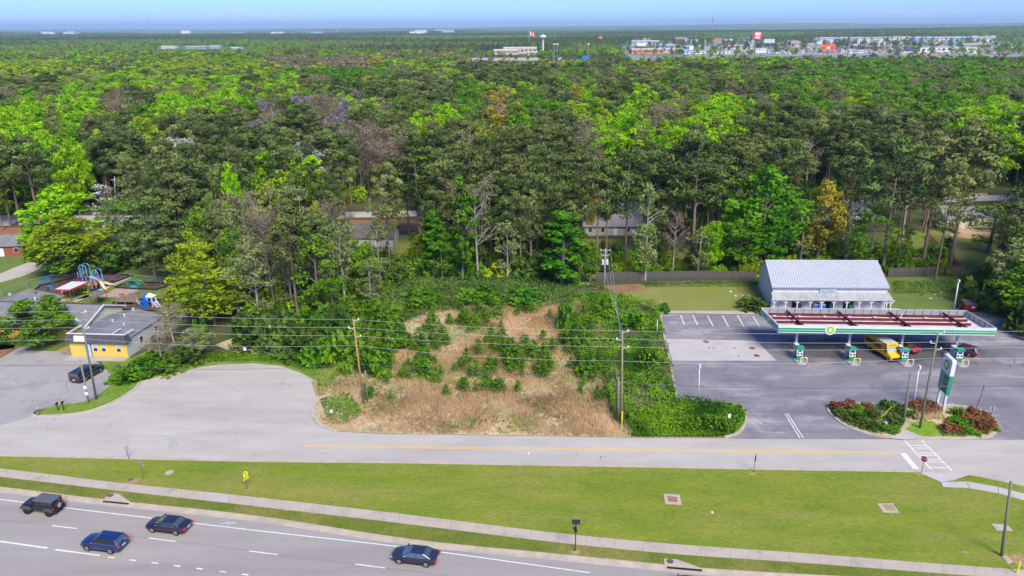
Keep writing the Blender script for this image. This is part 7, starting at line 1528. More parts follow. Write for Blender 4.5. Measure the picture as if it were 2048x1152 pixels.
S = [
 ('bright', 133, 376, 118, 505, 120, 'large bright tree standing behind the left mulch area, rear one'),
 ('lime', 140, 434, 150, 548, 128, 'large yellow green tree overhanging the tall slides'),
 ('white', 222, 368, 226, 470, 70, 'grey white blossoming tree right of the big bright trees'),
 ('thingreen', 215, 400, 250, 530, 90, 'loose green tree between big lime tree and dark pines'),
 ('darkshrub', 215, 480, 215, 540, 100, 'dark evergreen thicket behind the chain link fence'),
 ('darkshrub', 265, 475, 268, 532, 90, 'dark evergreen thicket left of the shed'),
 ('fullpine', 300, 400, 312, 560, 90, 'dark low branched pine at the right end of the nursery lawn'),
 ('fullpine', 345, 440, 350, 575, 80, 'dark pine overhanging the nursery lawn from the right'),
 ('lime', 405, 470, 395, 605, 90, 'tall yellow green bush tree left of the pale trunks'),
 ('lime', 425, 530, 430, 650, 130, 'broad yellow green bush tree above the turning circle'),
 ('lime', 372, 560, 372, 640, 80, 'yellow green bush beside the nursery lawn'),
 ('pale', 470, 515, 480, 640, 80, 'pale thin tree right of the broad yellow green bush'),
 ('slimbright', 617, 303, 640, 520, 78, 'tall bright flame shaped tree left of the dark roofed house'),
 ('slimbright', 585, 350, 600, 520, 40, 'smaller bright tree leaning on the flame shaped one'),
 ('slimbright', 540, 287, 548, 470, 50, 'bright lime tree among pines left of the flame shaped tree'),
 ('slimbright', 600, 430, 618, 560, 70, 'green yellow tree below the flame shaped one'),
 ('pale', 683, 412, 690, 600, 74, 'pale mint tree with a white trunk left of the dark roofed house'),
 ('bare', 505, 380, 540, 605, 50, 'tall leaning pinkish trunk at the left woods'),
 ('bare', 551, 440, 575, 600, 56, 'second leaning pinkish trunk at the left woods'),
 ('thingreen', 600, 450, 640, 640, 90, 'thin green tree above the turning circle'),
 ('thingreen', 655, 540, 670, 655, 80, 'thin green tree above the field corner'),
 ('olive', 765, 330, 782, 560, 66, 'tall pine with white trunk before the dark roofed house'),
 ('pine', 785, 345, 790, 520, 50, 'slim pine just right of the white trunked pine'),
 ('pine', 836, 296, 842, 490, 110, 'tall pine with a long pale trunk right of the dark roofed house'),
 ('slimgreen', 913, 345, 925, 562, 62, 'tall vivid green narrow tree at the rear edge of the dry field'),
 ('slimgreen', 860, 418, 868, 552, 56, 'shorter vivid green tree left of the tall narrow one'),
 ('bare', 958, 352, 957, 560, 100, 'spreading grey pine with bare white trunk at the rear of the field'),
 ('pale', 1047, 392, 1062, 540, 70, 'yellow green tree with thin trunk left of the vivid leaning tree'),
 ('slimgreen', 1114, 408, 1124, 572, 96, 'vivid green full tree at the rear right corner of the dry field'),
 ('thingreen', 1142, 470, 1158, 570, 40, 'thin green tree beside the vivid full one'),
 ('pale', 1298, 368, 1290, 560, 66, 'pale tree with white trunk in front of the board fence'),
 ('thingreen', 1262, 450, 1284, 560, 60, 'thin green bushy tree at the fence behind the side lawn'),
 ('bare', 1330, 420, 1345, 545, 60, 'bare upright twigged tree right of the pale trunk'),
 ('vivid', 1508, 338, 1525, 520, 150, 'large vivid green tree just left of the white store'),
 ('vivid', 1472, 436, 1478, 540, 110, 'vivid green tree in front of the larger vivid one'),
 ('vivid', 1560, 420, 1545, 535, 80, 'vivid green tree touching the store gable'),
 ('gold', 1632, 362, 1632, 525, 96, 'yellow orange tree behind the left half of the store'),
 ('pale', 1590, 400, 1600, 530, 70, 'yellow green thin tree left of the orange one'),
 ('pale', 1680, 390, 1688, 532, 60, 'olive yellow thin tree right of the orange one'),
 ('thingreen', 1738, 404, 1735, 540, 84, 'mid green tree with dark trunk behind the store roof'),
 ('thingreen', 1790, 440, 1792, 545, 50, 'small green tree right of the store'),
 ('thingreen', 1700, 450, 1705, 540, 50, 'small green tree behind the middle of the store roof'),
 ('olive', 1847, 282, 1843, 535, 100, 'tall pine behind the grey fence, left one of the leaning pair'),
 ('olive', 1925, 262, 1898, 540, 110, 'tall leaning pine at the end of the grey fence'),
 ('olive', 1880, 330, 1870, 560, 60, 'tall slim leaning pine in front of the grey fence'),
 ('pine', 1770, 280, 1765, 540, 110, 'tall pine behind the right end of the store roof'),
 ('pine', 1695, 290, 1690, 505, 90, 'tall dark pine behind the store ridge'),
 ('pine', 1390, 275, 1385, 530, 130, 'broad olive crowned pine with long trunk left of the vivid trees'),
 ('pine', 1240, 300, 1248, 545, 90, 'tall pine with grey trunk behind the transformer pole'),
 ('pine', 1190, 320, 1192, 548, 80, 'tall pine just left of the transformer pole'),
 ('pine', 1210, 330, 1212, 545, 60, 'slim tall pine directly behind the transformer pole'),
 ('pine', 1150, 310, 1160, 500, 90, 'tall pine behind the vivid full tree'),
 ('thingreen', 1960, 400, 1975, 505, 90, 'green tree covering the right end of the garden deck'),
 ('pale', 2000, 400, 2020, 560, 90, 'grey green thin tree at the right edge of the back yards'),
 ('green', 2050, 520, 2040, 640, 110, 'bright green tree low at the right edge'),
 ('darkshrub', 1985, 520, 1990, 610, 120, 'dark green thicket right of the waste skip'),
 ('pale', 2010, 470, 2010, 620, 90, 'grey twiggy tree right of the waste skip'),
 ('thingreen', 2035, 440, 2045, 600, 100, 'mid green tree above the right edge thicket'),
 ('darkshrub', 2040, 590, 2045, 665, 90, 'dark thicket at the right edge beside the forecourt'),
 ('fullpine', 2046, 380, 2060, 560, 100, 'dark dense tree at the right edge beyond the deck'),
 ('green', 88, 596, 88, 693, 116, 'bushy mid green tree in front of the grey nursery roof'),
 ('green', -8, 640, -12, 700, 60, 'yellow green tree cut by the left edge beside the yellow wing'),
 ('vineshrub', 580, 595, 580, 640, 42, 'round vivid green small tree above the turning circle'),
 ('darkshrub', 560, 610, 562, 690, 100, 'dark green bushy tree left of the round vivid one'),
 ('darkshrub', 500, 620, 500, 695, 100, 'dark bushy tree above the weedy verge'),
 ('vineshrub', 405, 630, 405, 690, 34, 'vivid green upright bush beside the pale wall'),
 ('bare', 355, 610, 350, 690, 80, 'tan twiggy tree behind the yellow building'),
 ('bare', 320, 660, 325, 735, 90, 'bent grey twiggy tree right of the yellow building'),
 ('pale', 400, 655, 395, 715, 80, 'olive bush tree right of the bent twiggy one'),
 ('darkshrub', 372, 685, 370, 728, 70, 'dark shrub above the weedy turning circle verge'),
 ('shrub', 300, 705, 300, 744, 70, 'green shrub on the verge right of the yellow building'),
 ('vineshrub', 250, 730, 252, 760, 60, 'vivid green shrub at the corner of the nursery parking'),
 ('vineshrub', 285, 725, 287, 755, 60, 'vivid green shrub second from the parking corner'),
 ('vineshrub', 335, 715, 337, 742, 70, 'low vivid green shrub on the turning circle verge'),
 ('darkshrub', 610, 645, 612, 715, 90, 'dark green bush above the end of the turning circle'),
 ('shrub', 640, 600, 640, 680, 90, 'green bush tree at the field corner'),
 ('darkshrub', 690, 600, 690, 700, 90, 'dark green bush behind the orange butted pole'),
 ('shrub', 735, 590, 735, 650, 90, 'light green bush at the rear left field'),
 ('darkshrub', 1505, 595, 1510, 618, 70, 'dark shrub at the left corner of the store'),
 ('vineshrub', 1912, 811, 1912, 832, 26, 'round green bush on the planting island'),
 ('vineshrub', 1325, 603, 1325, 625, 30, 'green bush with white litter at the forecourt corner'),
 ('pale', 455, 380, 455, 560, 80, 'pale thin tree among dark pines above the lime bushes'),
 ('pale', 500, 470, 505, 620, 80, 'pale grey green tree left of the leaning pinkish trunks'),
 ('pale', 640, 470, 645, 610, 76, 'pale tree between the pink trunks and the mint tree'),
 ('pale', 575, 480, 585, 625, 70, 'second pale tree between the pink trunks'),
 ('green', 720, 480, 728, 590, 70, 'fresh green tree before the dark roofed house, left side'),
 ('thingreen', 470, 440, 478, 610, 70, 'thin green tree above the turning circle, left one'),
 ('pale', 735, 520, 742, 610, 70, 'pale shrubby tree below the dark roofed house'),
 ('lime', 650, 400, 655, 560, 60, 'lime tree just right of the flame shaped tree'),
 ('thingreen', 880, 470, 885, 560, 60, 'thin green tree between two vivid green trees'),
 ('pale', 1010, 430, 1015, 560, 60, 'pale tree right of the spreading grey pine'),
 ('green', 1200, 480, 1180, 565, 50, 'small fresh tree left of the transformer pole'),
 ('pale', 1390, 450, 1395, 550, 60, 'pale tree behind the board fence left of the vivid trees'),
 ('bright', 1410, 440, 1420, 545, 60, 'bright tree behind the board fence left of the vivid trees'),
 ('green', 130, 470, 135, 555, 110, 'fresh green tree under the large yellow green one'),
 ('pine', 32, 285, 42, 452, 84, 'tall pine at the left edge beside the back street'),
 ('pine', 70, 275, 84, 468, 80, 'tall pine second from the left edge, above the brick house'),
 ('shrub', 760, 600, 762, 660, 90, 'fresh green bush at the left rear of the vacant field'),
 ('shrub', 690, 650, 692, 735, 90, 'broad green bush left of the orange butted pole'),
 ('vineshrub', 745, 680, 748, 745, 80, 'vivid bush right behind the orange butted pole'),
 ('shrub', 640, 670, 640, 728, 70, 'green bush at the end of the turning circle verge'),
 ('vineshrub', 790, 640, 792, 700, 70, 'vivid green bush in the left middle of the field'),
 ('shrub', 845, 570, 846, 612, 80, 'green bush before the short vivid tree at the rear field'),
 ('vineshrub', 960, 572, 960, 606, 90, 'vivid green mound below the spreading grey pine'),
 ('vineshrub', 1050, 575, 1050, 606, 90, 'vivid green mound left of the vivid full tree'),
 ('vineshrub', 1133, 590, 1134, 660, 44, 'tall vine covered stump at the top of the vine strip'),
 ('vineshrub', 1150, 640, 1152, 700, 56, 'vine mound at the left border of the vine strip, upper'),
 ('vineshrub', 1175, 700, 1178, 752, 60, 'vine mound at the left border of the vine strip, lower'),
 ('shrub', 1215, 590, 1215, 630, 60, 'green bush below the transformer pole'),
 ('shrub', 1265, 610, 1265, 655, 60, 'green bush left of the thin white post'),
 ('vineshrub', 1300, 690, 1302, 735, 60, 'vine mound at the left kerb of the forecourt'),
 ('bright', 480, 330, 486, 560, 60, 'lime green tall tree among pines above the lime bushes'),
 ('green', 420, 400, 425, 560, 70, 'fresh green tree rising behind the lime bushes'),
 ('lime', 560, 400, 566, 560, 60, 'olive lime tree left of the flame shaped tree'),
 ('bright', 850, 300, 852, 430, 60, 'bright round tree behind the pale trunked pine'),
 ('green', 1015, 380, 1020, 520, 60, 'fresh green tree right of the spreading grey pine'),
 ('gold', 1180, 360, 1182, 470, 26, 'small golden tree between pines left of the transformer pole'),
 ('bright', 1455, 350, 1462, 500, 70, 'bright tree peeping over the vivid pair left of the store'),
 ('bright', 158, 285, 160, 430, 60, 'bright upright tree above the large bright trees at left'),
 ('darkshrub', 1640, 625, 1640, 632, 30, 'low dark shrub before the porch'),
]
for s_ in S: spot(*s_)

# ---- island shrubs
isl_s = [('redshrub', 1677, 822, 1.7), ('redshrub', 1695, 818, 1.6), ('shrub', 1712, 826, 1.5), ('redshrub', 1733, 820, 1.3), ('darkshrub', 1690, 838, 1.6), ('darkshrub', 1715, 846, 1.7), ('darkshrub', 1745, 838, 1.6), ('darkshrub', 1770, 820, 1.7), ('darkshrub', 1795, 822, 1.6), ('darkshrub', 1740, 858, 1.5), ('vineshrub', 1765, 862, 1.2), ('darkshrub', 1790, 848, 1.5), ('shrub', 1785, 866, 1.1), ('shrub', 1680, 832, 1.2),
         ('redshrub', 1835, 818, 1.7), ('redshrub', 1855, 818, 1.6), ('redshrub', 1866, 826, 1.4), ('redshrub', 1845, 828, 1.4), ('redshrub', 1890, 862, 1.5), ('redshrub', 1908, 866, 1.4), ('redshrub', 1945, 835, 1.7), ('redshrub', 1965, 842, 1.7), ('redshrub', 1975, 856, 1.5), ('redshrub', 1958, 862, 1.5), ('redshrub', 1935, 845, 1.4), ('shrub', 1920, 850, 1.2), ('shrub', 1900, 845, 1.1), ('shrub', 1935, 868, 1.1), ('shrub', 1985, 862, 1.0), ('darkshrub', 1820, 835, 1.3), ('shrub', 1950, 872, 1.0)]
for kd in ('redshrub', 'darkshrub', 'shrub', 'vineshrub'):
    L_ = sorted([q for q in isl_s if q[0] == kd], key=lambda q: q[1])
    for i, (k_, x, y, h) in enumerate(L_): g = G(x, y); plant(kd, g[0], g[1], h * .85, h / 2.2 * 1.15, f'{KIND[kd][4]} on the planting island, {label_rank(i, 0)} of its colour from the left', 'planting island shrubs', .16)

# ---- loose cover (grass, vines, weeds)
def scatter(poly, n, dens=None):
    P = np.array(poly); x0, y0 = P.min(0); x1, y1 = P.max(0); X = N.uniform(x0, x1, n * 3); Y = N.uniform(y0, y1, n * 3); k = inpoly(X, Y, poly); X, Y = X[k][:n], Y[k][:n]
    if dens is not None: k = N.uniform(0, 1, len(X)) < dens(X, Y); X, Y = X[k], Y[k]
    return X, Y
def vn(X, Y, s, seed=0):
    """smooth value noise 0..1"""
    x = X / s + seed * 17.3; y = Y / s + seed * 9.7; xi = np.floor(x); yi = np.floor(y); fx = x - xi; fy = y - yi; fx = fx * fx * (3 - 2 * fx); fy = fy * fy * (3 - 2 * fy)
    h = lambda a, b: (np.sin(a * 127.1 + b * 311.7 + seed) * 43758.5453) % 1.0
    return (h(xi, yi) * (1 - fx) + h(xi + 1, yi) * fx) * (1 - fy) + (h(xi, yi + 1) * (1 - fx) + h(xi + 1, yi + 1) * fx) * fy
def pix(X, Y, Z=0.0):
    v = np.stack([X, Y, np.zeros_like(X) + Z - CAM_H], 1); k = v @ fw; return 1024 + FPX * (v @ rt) / k, 576 - FPX * (v @ up) / k
vine_poly = GP([(1150, 566), (1190, 572), (1230, 588), (1262, 602), (1318, 626), (1330, 680), (1345, 740), (1354, 801), (1440, 808), (1478, 815), (1490, 832), (1488, 850), (1468, 868), (1450, 875), (1270, 872), (1225, 850), (1215, 780), (1190, 740), (1150, 690), (1135, 640)])
grass_poly = GP([(640, 848), (672, 862), (900, 869), (1100, 872), (1270, 875), (1240, 830), (1235, 700), (1150, 600), (830, 595), (780, 640), (700, 690), (640, 720), (610, 735), (636, 765), (640, 795), (632, 815)])
# dry grass: thin standing blades in tufts
gf = lambda X, Y: np.clip((vn(X, Y, 3.1, 1) * .55 + vn(X, Y, 9, 2) * .55 - .25) * 2.4, .06, 1)
X, Y = scatter(grass_poly, 34000, gf)
per = 5; n = len(X) * per; i = np.repeat(np.arange(len(X)), per); bx = X[i] + N.normal(0, .10, n); by = Y[i] + N.normal(0, .10, n); hh = N.uniform(.35, .95, n) * (.55 + .6 * gf(X, Y)[i])
a = N.uniform(0, 6.28, n); ww = .022 + .02 * N.uniform(0, 1, n); lx, ly = N.normal(0, .16, n) + (vn(X, Y, 2.2, 50)[i] - .4) * .9, N.normal(0, .14, n) + (vn(X, Y, 2.6, 51)[i] - .5) * .8
P = np.stack([np.stack([bx - ww * np.cos(a), by - ww * np.sin(a), np.full(n, .03)], 1), np.stack([bx + ww * np.cos(a), by + ww * np.sin(a), np.full(n, .03)], 1), np.stack([bx + lx, by + ly, hh], 1)], 1).reshape(-1, 3)
tn = np.clip(vn(X, Y, 5, 4)[i] * .9 + N.normal(0, .15, n), 0, 1)
o = bpy.data.objects.new('dry_grass', mesh_quads('dry_grass', P, tn, 'dry_grass', 3)); C.objects.link(o); o['kind'] = 'stuff'
# green weeds low in the field and on the verges
def weeds(name, poly, n, hfun, size, m, dens=None, bias=1.2, tone=(.5, .2)):
    X, Y = scatter(poly, n, dens); H_ = hfun(X, Y); Z = .06 + H_ * N.uniform(.45, 1.0, len(X)); out = np.tile([0, 0, 1.0], (len(X), 1))
    e = .4; gx = (hfun(X + e, Y) - hfun(X - e, Y)) / (2 * e); gy = (hfun(X, Y + e) - hfun(X, Y - e)) / (2 * e); out = np.stack([-gx, -gy, np.ones(len(X))], 1)
    P = leaf_arrays(np.stack([X, Y, Z], 1), size, out, bias, .65); t_ = np.clip(tone[0] + (vn(X, Y, 1.7, 5) - .5) * .8 + (vn(X, Y, 6.5, 6) - .5) * .9 + N.normal(0, tone[1] * .6, len(X)), 0, 1)
    o = bpy.data.objects.new(name, mesh_quads(name, P, t_, m)); C.objects.link(o); o['kind'] = 'stuff'; return o
vh = lambda X, Y: (.15 + 2.6 * vn(X, Y, 4.6, 7) ** 3 + .7 * vn(X, Y, 1.5, 8)) * np.clip(1.25 - (Y - 100) * .006, .7, 1)
weeds('vine_ground_cover', vine_poly, 26000, vh, .2, 'vine_leaves', lambda X, Y: np.clip((vn(X, Y, 5, 33) * .5 + vn(X, Y, 1.8, 34) * .5 - .2) * 3.2, 0.05, 1))
weeds('roadside_vines', GP([(1255, 835), (1330, 815), (1440, 810), (1478, 816), (1490, 832), (1488, 850), (1468, 868), (1450, 875), (1265, 874)]), 9000, lambda X, Y: .25 + 1.1 * vn(X, Y, 2.6, 37) ** 2, .19, 'vine_leaves')
weeds('vine_lot_weeds', vine_poly, 6000, lambda X, Y: vh(X, Y) * .8 + .2, .18, 'weed_leaves', lambda X, Y: np.clip((vn(X, Y, 6, 35) - .35) * 2.5, 0, 1))
gw = GP([(820, 560), (1150, 560), (1180, 640), (1160, 600), (1000, 600), (880, 590), (800, 600), (700, 640), (560, 700), (560, 640), (700, 560)])
weeds('rear_weed_cover', GP([(560, 640), (700, 560), (1150, 562), (1150, 612), (1060, 622), (960, 615), (860, 630), (790, 655), (700, 700), (610, 730), (540, 725)]), 24000, lambda X, Y: .5 + 1.3 * vn(X, Y, 4, 11), .22, 'weed_leaves')
weeds('field_weeds', grass_poly, 30000, lambda X, Y: .2 + .6 * vn(X, Y, 2.0, 12), .15, 'sapling_needles', lambda X, Y: np.clip((vn(X, Y, 4.5, 13) * .6 + vn(X, Y, 1.4, 43) * .4 - .42) * 4, 0, 1))
weeds('verge_weeds', GP([(235, 755), (300, 722), (420, 705), (620, 712), (640, 735), (603, 741), (563, 729), (507, 724), (424, 727), (360, 738), (328, 746), (278, 758), (262, 772), (236, 776)]), 5500, lambda X, Y: .12 + .5 * vn(X, Y, 2.5, 14), .14, 'vine_leaves')
weeds('roadside_weeds', GP([(640, 800), (700, 790), (730, 830), (690, 850), (665, 850), (650, 830)]), 1400, lambda X, Y: .15 + .5 * vn(X, Y, 2, 15), .14, 'vine_leaves')
weeds('slope_weeds', GP([(1785, 565), (1905, 562), (1915, 585), (1790, 590)]), 2600, lambda X, Y: .2 + .5 * vn(X, Y, 2, 16), .15, 'weed_leaves')
weeds('slope_weeds', GP([(1290, 566), (1512, 564), (1512, 574), (1290, 576)]), 1600, lambda X, Y: .2 + .5 * vn(X, Y, 2, 17), .15, 'weed_leaves')
weeds('island_cover', GP([(1662, 822), (1720, 812), (1808, 815), (1806, 850), (1800, 868), (1750, 868), (1700, 852), (1672, 836)], .2), 2600, lambda X, Y: .25 + .5 * vn(X, Y, 1.6, 18), .13, 'dark_shrub_leaves')
weeds('island_cover', GP([(1880, 850), (1930, 830), (1985, 850), (1985, 866), (1930, 874), (1880, 872)], .2), 2000, lambda X, Y: .2 + .45 * vn(X, Y, 1.6, 19), .13, 'vine_leaves')
X, Y = scatter(GP([(1835, 812), (1880, 812), (1888, 838), (1850, 842), (1828, 840)], .2), 260); n = len(X) * 10; i = np.repeat(np.arange(len(X)), 10)
P = np.stack([np.stack([X[i], Y[i], np.full(n, .17)], 1), np.stack([X[i] + .05, Y[i] + N.normal(0, .03, n), np.full(n, .17)], 1), np.stack([X[i] + N.normal(0, .2, n), Y[i] + N.normal(0, .2, n), .17 + N.uniform(.4, .9, n)], 1)], 1).reshape(-1, 3)
o = bpy.data.objects.new('island_dry_grass', mesh_quads('island_dry_grass', P, N.uniform(0, 1, n), 'dry_grass', 3)); C.objects.link(o); o['kind'] = 'stuff'
weeds('lawn_weeds', GP([(-20, 916), (1000, 932), (2040, 952), (2060, 1136), (1600, 1104), (1100, 1062), (799, 1025), (512, 992), (233, 962), (0, 935)], Zg), 9000, lambda X, Y: .1 + 0 * X, .075, 'fresh_leaves', lambda X, Y: np.clip((vn(X, Y, 5, 52) * .5 + vn(X, Y, .9, 53) * .5 - .5) * 6, 0, 1))
# ---- pine saplings over the field: only the ones the photo lets you single out
sap_blobs = [(690, 640, 40, 40, 26), (720, 700, 60, 40, 30), (770, 740, 40, 25, 16), (660, 720, 30, 25, 12), (860, 690, 60, 22, 22), (850, 740, 40, 30, 16), (1000, 700, 60, 18, 22), (1060, 735, 60, 28, 26), (940, 640, 60, 20, 16), (1090, 600, 50, 30, 18), (1150, 660, 25, 60, 22), (1180, 740, 28, 40, 20), (905, 780, 60, 20, 8), (1000, 790, 60, 20, 8), (830, 615, 40, 20, 14), (1200, 800, 25, 30, 6), (1000, 620, 70, 14, 16), (760, 790, 40, 15, 3), (880, 655, 50, 20, 10), (1120, 710, 40, 40, 10), (960, 750, 60, 20, 8)]
saps = []
for cx, cy_, rx, ry, n in sap_blobs:
    for k in range(n): saps.append((cx + R.gauss(0, .5) * rx, cy_ + R.gauss(0, .5) * ry))
saps = [q for q in saps if 600 < q[0] < 1230 and q[1] < 850]; saps.sort(key=lambda q: -q[1]); saps = saps[:290]
zones_f = [(0, 740, 'at the left side of the vacant field'), (740, 900, 'left of the middle of the vacant field'), (900, 1040, 'in the middle of the vacant field'), (1040, 1130, 'right of the middle of the vacant field'), (1130, 3000, 'beside the vines right of the vacant field')]
cnt = {}
for (x, y) in saps:
    for zi, (a, b, ph) in enumerate(zones_f):
        if a <= x < b: break
    row = 0 if y > 740 else 1 if y > 670 else 2; cnt.setdefault((zi, row), []).append((x, y))
for (zi, row), L_ in cnt.items():
    for i, (x, y) in enumerate(sorted(L_)):
        g = G(x, y); h = R.uniform(1.5, 3.4) * (.75 if y > 770 else 1); plant('sapling', g[0], g[1], h, h / 2.6 * R.uniform(1.1, 1.7), f'young pine {zones_f[zi][2]}, {["near", "middle", "rear"][row]} part, {label_rank(i, 0)} from left', 'young pines in the vacant field', .03)

# ---- the woods
sv_ = GP([(60, 470), (330, 500), (345, 560), (400, 600), (380, 660), (-300, 700), (-300, 500)])
KEEP = [sv_, GP([(690, 408), (860, 408), (860, 440), (690, 440)]), GP([(705, 440), (800, 440), (800, 520), (705, 520)]), GP([(1170, 400), (1300, 400), (1295, 475), (1165, 475)]),
        GP([(1880, 380), (2060, 380), (2060, 560), (1850, 560)]), GP([(1165, 540), (1560, 540), (1560, 620), (1165, 620)]), GP([(1500, 500), (1950, 500), (1950, 640), (1500, 640)])]
SPARSE = [GP([(1160, 470), (1500, 470), (1850, 462), (1850, 520), (1500, 560), (1160, 560)]), GP([(1500, 440), (1880, 430), (1880, 520), (1500, 520)]), GP([(650, 440), (840, 440), (830, 530), (690, 530)]), GP([(-50, 430), (330, 430), (330, 500), (-50, 500)])]
LIMIT = GP([(-600, 520), (60, 480), (330, 500), (400, 575), (450, 640), (580, 655), (700, 615), (800, 572), (860, 558), (1150, 558), (1560, 556), (1900, 545), (1940, 560), (1975, 600), (2060, 650), (2500, 800)]) + [(3000, 150), (3000, 1400), (-3000, 1400), (-3000, 150)]
TOWN = [(190, 945), (1460, 900), (2600, 2100), (2400, 2750), (420, 2600), (240, 1900)]
BL = {'bright': [(60, 235, 95, 50), (40, 275, 60, 35), (150, 190, 55, 30), (130, 250, 60, 40), (152, 300, 35, 40), (340, 200, 50, 25), (455, 190, 35, 22), (240, 152, 60, 14), (580, 150, 30, 15), (455, 155, 40, 12), (520, 172, 30, 15), (860, 225, 50, 26), (1240, 235, 48, 32), (1440, 212, 60, 30), (1990, 215, 75, 30), (1830, 260, 20, 10), (1440, 240, 45, 30), (1285, 190, 40, 30), (1330, 250, 60, 26), (1950, 230, 70, 22), (380, 155, 30, 12)],
      'green': [(940, 195, 45, 28), (1830, 175, 110, 36), (1750, 150, 90, 26), (1950, 155, 150, 34), (1600, 150, 60, 20), (1500, 140, 60, 16), (1380, 150, 40, 20), (1080, 180, 40, 20), (650, 140, 40, 16), (1040, 220, 25, 30), (1650, 190, 50, 20), (1900, 120, 180, 14), (1700, 125, 120, 14), (740, 135, 60, 12), (1150, 140, 60, 14)],
      'lime': [(300, 235, 25, 25), (1180, 205, 38, 26), (740, 140, 50, 10), (1700, 178, 45, 18), (970, 240, 50, 10), (60, 128, 120, 14), (420, 122, 150, 12), (860, 130, 60, 10), (1330, 128, 40, 10), (1620, 170, 30, 12)],
      'gold': [(318, 208, 26, 20), (995, 205, 26, 34), (1160, 180, 16, 14), (1660, 215, 16, 12), (745, 118, 20, 8)],
      'tan': [(1328, 213, 32, 22), (1640, 197, 28, 22), (230, 190, 22, 22), (560, 118, 70, 10), (690, 118, 60, 10), (1190, 250, 30, 30), (740, 265, 40, 30), (640, 200, 26, 20), (1180, 300, 20, 20)],
      'violet': [(515, 205, 22, 22), (597, 190, 24, 18), (680, 225, 20, 45), (715, 195, 13, 26), (762, 205, 16, 26), (640, 215, 16, 18), (500, 240, 20, 15)],
      'white': [(350, 262, 50, 16), (620, 270, 30, 14)]}
def pick_kind(tx, ty, d, rnd, r2):
    for k_, L_ in BL.items():
        for (cx, cy_, rx, ry) in L_:
            if ((tx - cx) / rx) ** 2 + ((ty - cy_) / ry) ** 2 < 1: return k_ if rnd < .82 else ('green' if k_ in ('bright', 'lime') else 'tan') if rnd < .91 else 'olive'
    if d < 172 and tx < 850: return ('pale', 'pale', 'olive', 'pine', 'green', 'tan', 'fullpine', 'pale')[int(rnd * 7.99)]
    if 440 < tx < 760 and d < 230 and rnd > .55: return 'pale' if r2 < .4 else 'green' if r2 < .7 else 'lime'
    if d < 320: return 'pine' if rnd < .70 else 'fullpine' if rnd < .8 else 'olive' if rnd < .92 else ('pale' if r2 < .5 else 'bare')
    m_ = float(vn(np.array([tx * 1.0]), np.array([ty * 4.0]), 70, 31)[0])
    if d < 700: 
        if m_ > .6: return ('bright', 'green', 'lime', 'tan', 'pale')[int(rnd * 4.99)]
        return 'fullpine' if rnd < .36 else 'pine' if rnd < .5 else 'olive' if rnd < .72 else ('green' if r2 < .35 else 'tan' if r2 < .6 else 'lime' if r2 < .75 else 'bright')
    if m_ > .36: return 'green' if rnd < .35 else 'bright' if rnd < .55 else 'lime' if rnd < .75 else 'pale' if rnd < .85 else 'olive'
    if m_ > .28: return 'pale' if rnd < .3 else 'tan' if rnd < .5 else 'lime' if rnd < .7 else 'olive'
    return 'fullpine' if rnd < .6 else 'olive' if rnd < .85 else 'lime'
cand = []
def grid(y0, y1, sp, hmul=1.0):
    y = y0
    while y < y1:
        xr = .76 * y + 25; x = -xr
        while x < xr: cand.append((x + R.uniform(-.45, .45) * sp, y + R.uniform(-.45, .45) * sp)); x += sp
        y += sp
grid(128, 330, 6.3); grid(330, 520, 7.8); grid(520, 800, 10); grid(800, 1300, 13)
CX = np.array([c_[0] for c_ in cand]); CY = np.array([c_[1] for c_ in cand]); ok = inpoly(CX, CY, LIMIT) & ~inpoly(CX, CY, TOWN)
for p_ in KEEP: ok &= ~inpoly(CX, CY, p_)
sp_ = np.zeros(len(CX), bool)
for p_ in SPARSE: sp_ |= inpoly(CX, CY, p_)
ok &= ~(sp_ & (N.uniform(0, 1, len(CX)) > .5))
st2a = np.array(st2); dd = np.full(len(CX), 1e9)
for i in range(len(st2a) - 1):
    a, b = st2a[i], st2a[i + 1]; ab = b - a; tt = np.clip(((CX - a[0]) * ab[0] + (CY - a[1]) * ab[1]) / (ab @ ab), 0, 1); dd = np.minimum(dd, np.hypot(CX - a[0] - ab[0] * tt, CY - a[1] - ab[1] * tt))
ok &= dd > 6.5
st1a = np.array(st1)
for i in range(len(st1a) - 1):
    a, b = st1a[i], st1a[i + 1]; ab = b - a; tt = np.clip(((CX - a[0]) * ab[0] + (CY - a[1]) * ab[1]) / (ab @ ab), 0, 1); ok &= np.hypot(CX - a[0] - ab[0] * tt, CY - a[1] - ab[1] * tt) > 6
for (ox, oy, orr) in OCC: ok &= np.hypot(CX - ox, CY - oy) > min(3.2, orr * .7)
for hx, hy_, hr_ in [(*G(px, py)[:2], r_) for px, py, r_ in ((1290, 290, 13), (1272, 262, 14), (1140, 250, 12), (726, 250, 10), (985, 335, 12), (620, 352, 12), (210, 312, 12), (1655, 433, 8), (980, 452, 6), (750, 489, 9), (1226, 462, 11))]: ok &= ~((np.hypot((CX - hx), (CY - hy_)) < hr_) | ((np.abs(CX - hx * CY / hy_) < hr_ * .55) & (CY < hy_) & (CY > hy_ - hr_ * 2.2)))
PXc = 1024 + FPX * CX / (CY * math.cos(PITCH) + CAM_H * math.sin(PITCH))
for a_, b_, d0, d1 in ((935, 1085, 745, 1300), (1090, 1215, 800, 1300), (1240, 1330, 900, 1300)): ok &= ~((PXc > a_) & (PXc < b_) & (CY > d0) & (CY < d1))
WIN = [(1178, 412, 1282, 470), (708, 444, 792, 500), (742, 415, 850, 436), (1896, 402, 2010, 480), (1560, 402, 1640, 425), (1650, 398, 1780, 440), (0, 430, 75, 460), (1585, 480, 1900, 520)]
trees = []
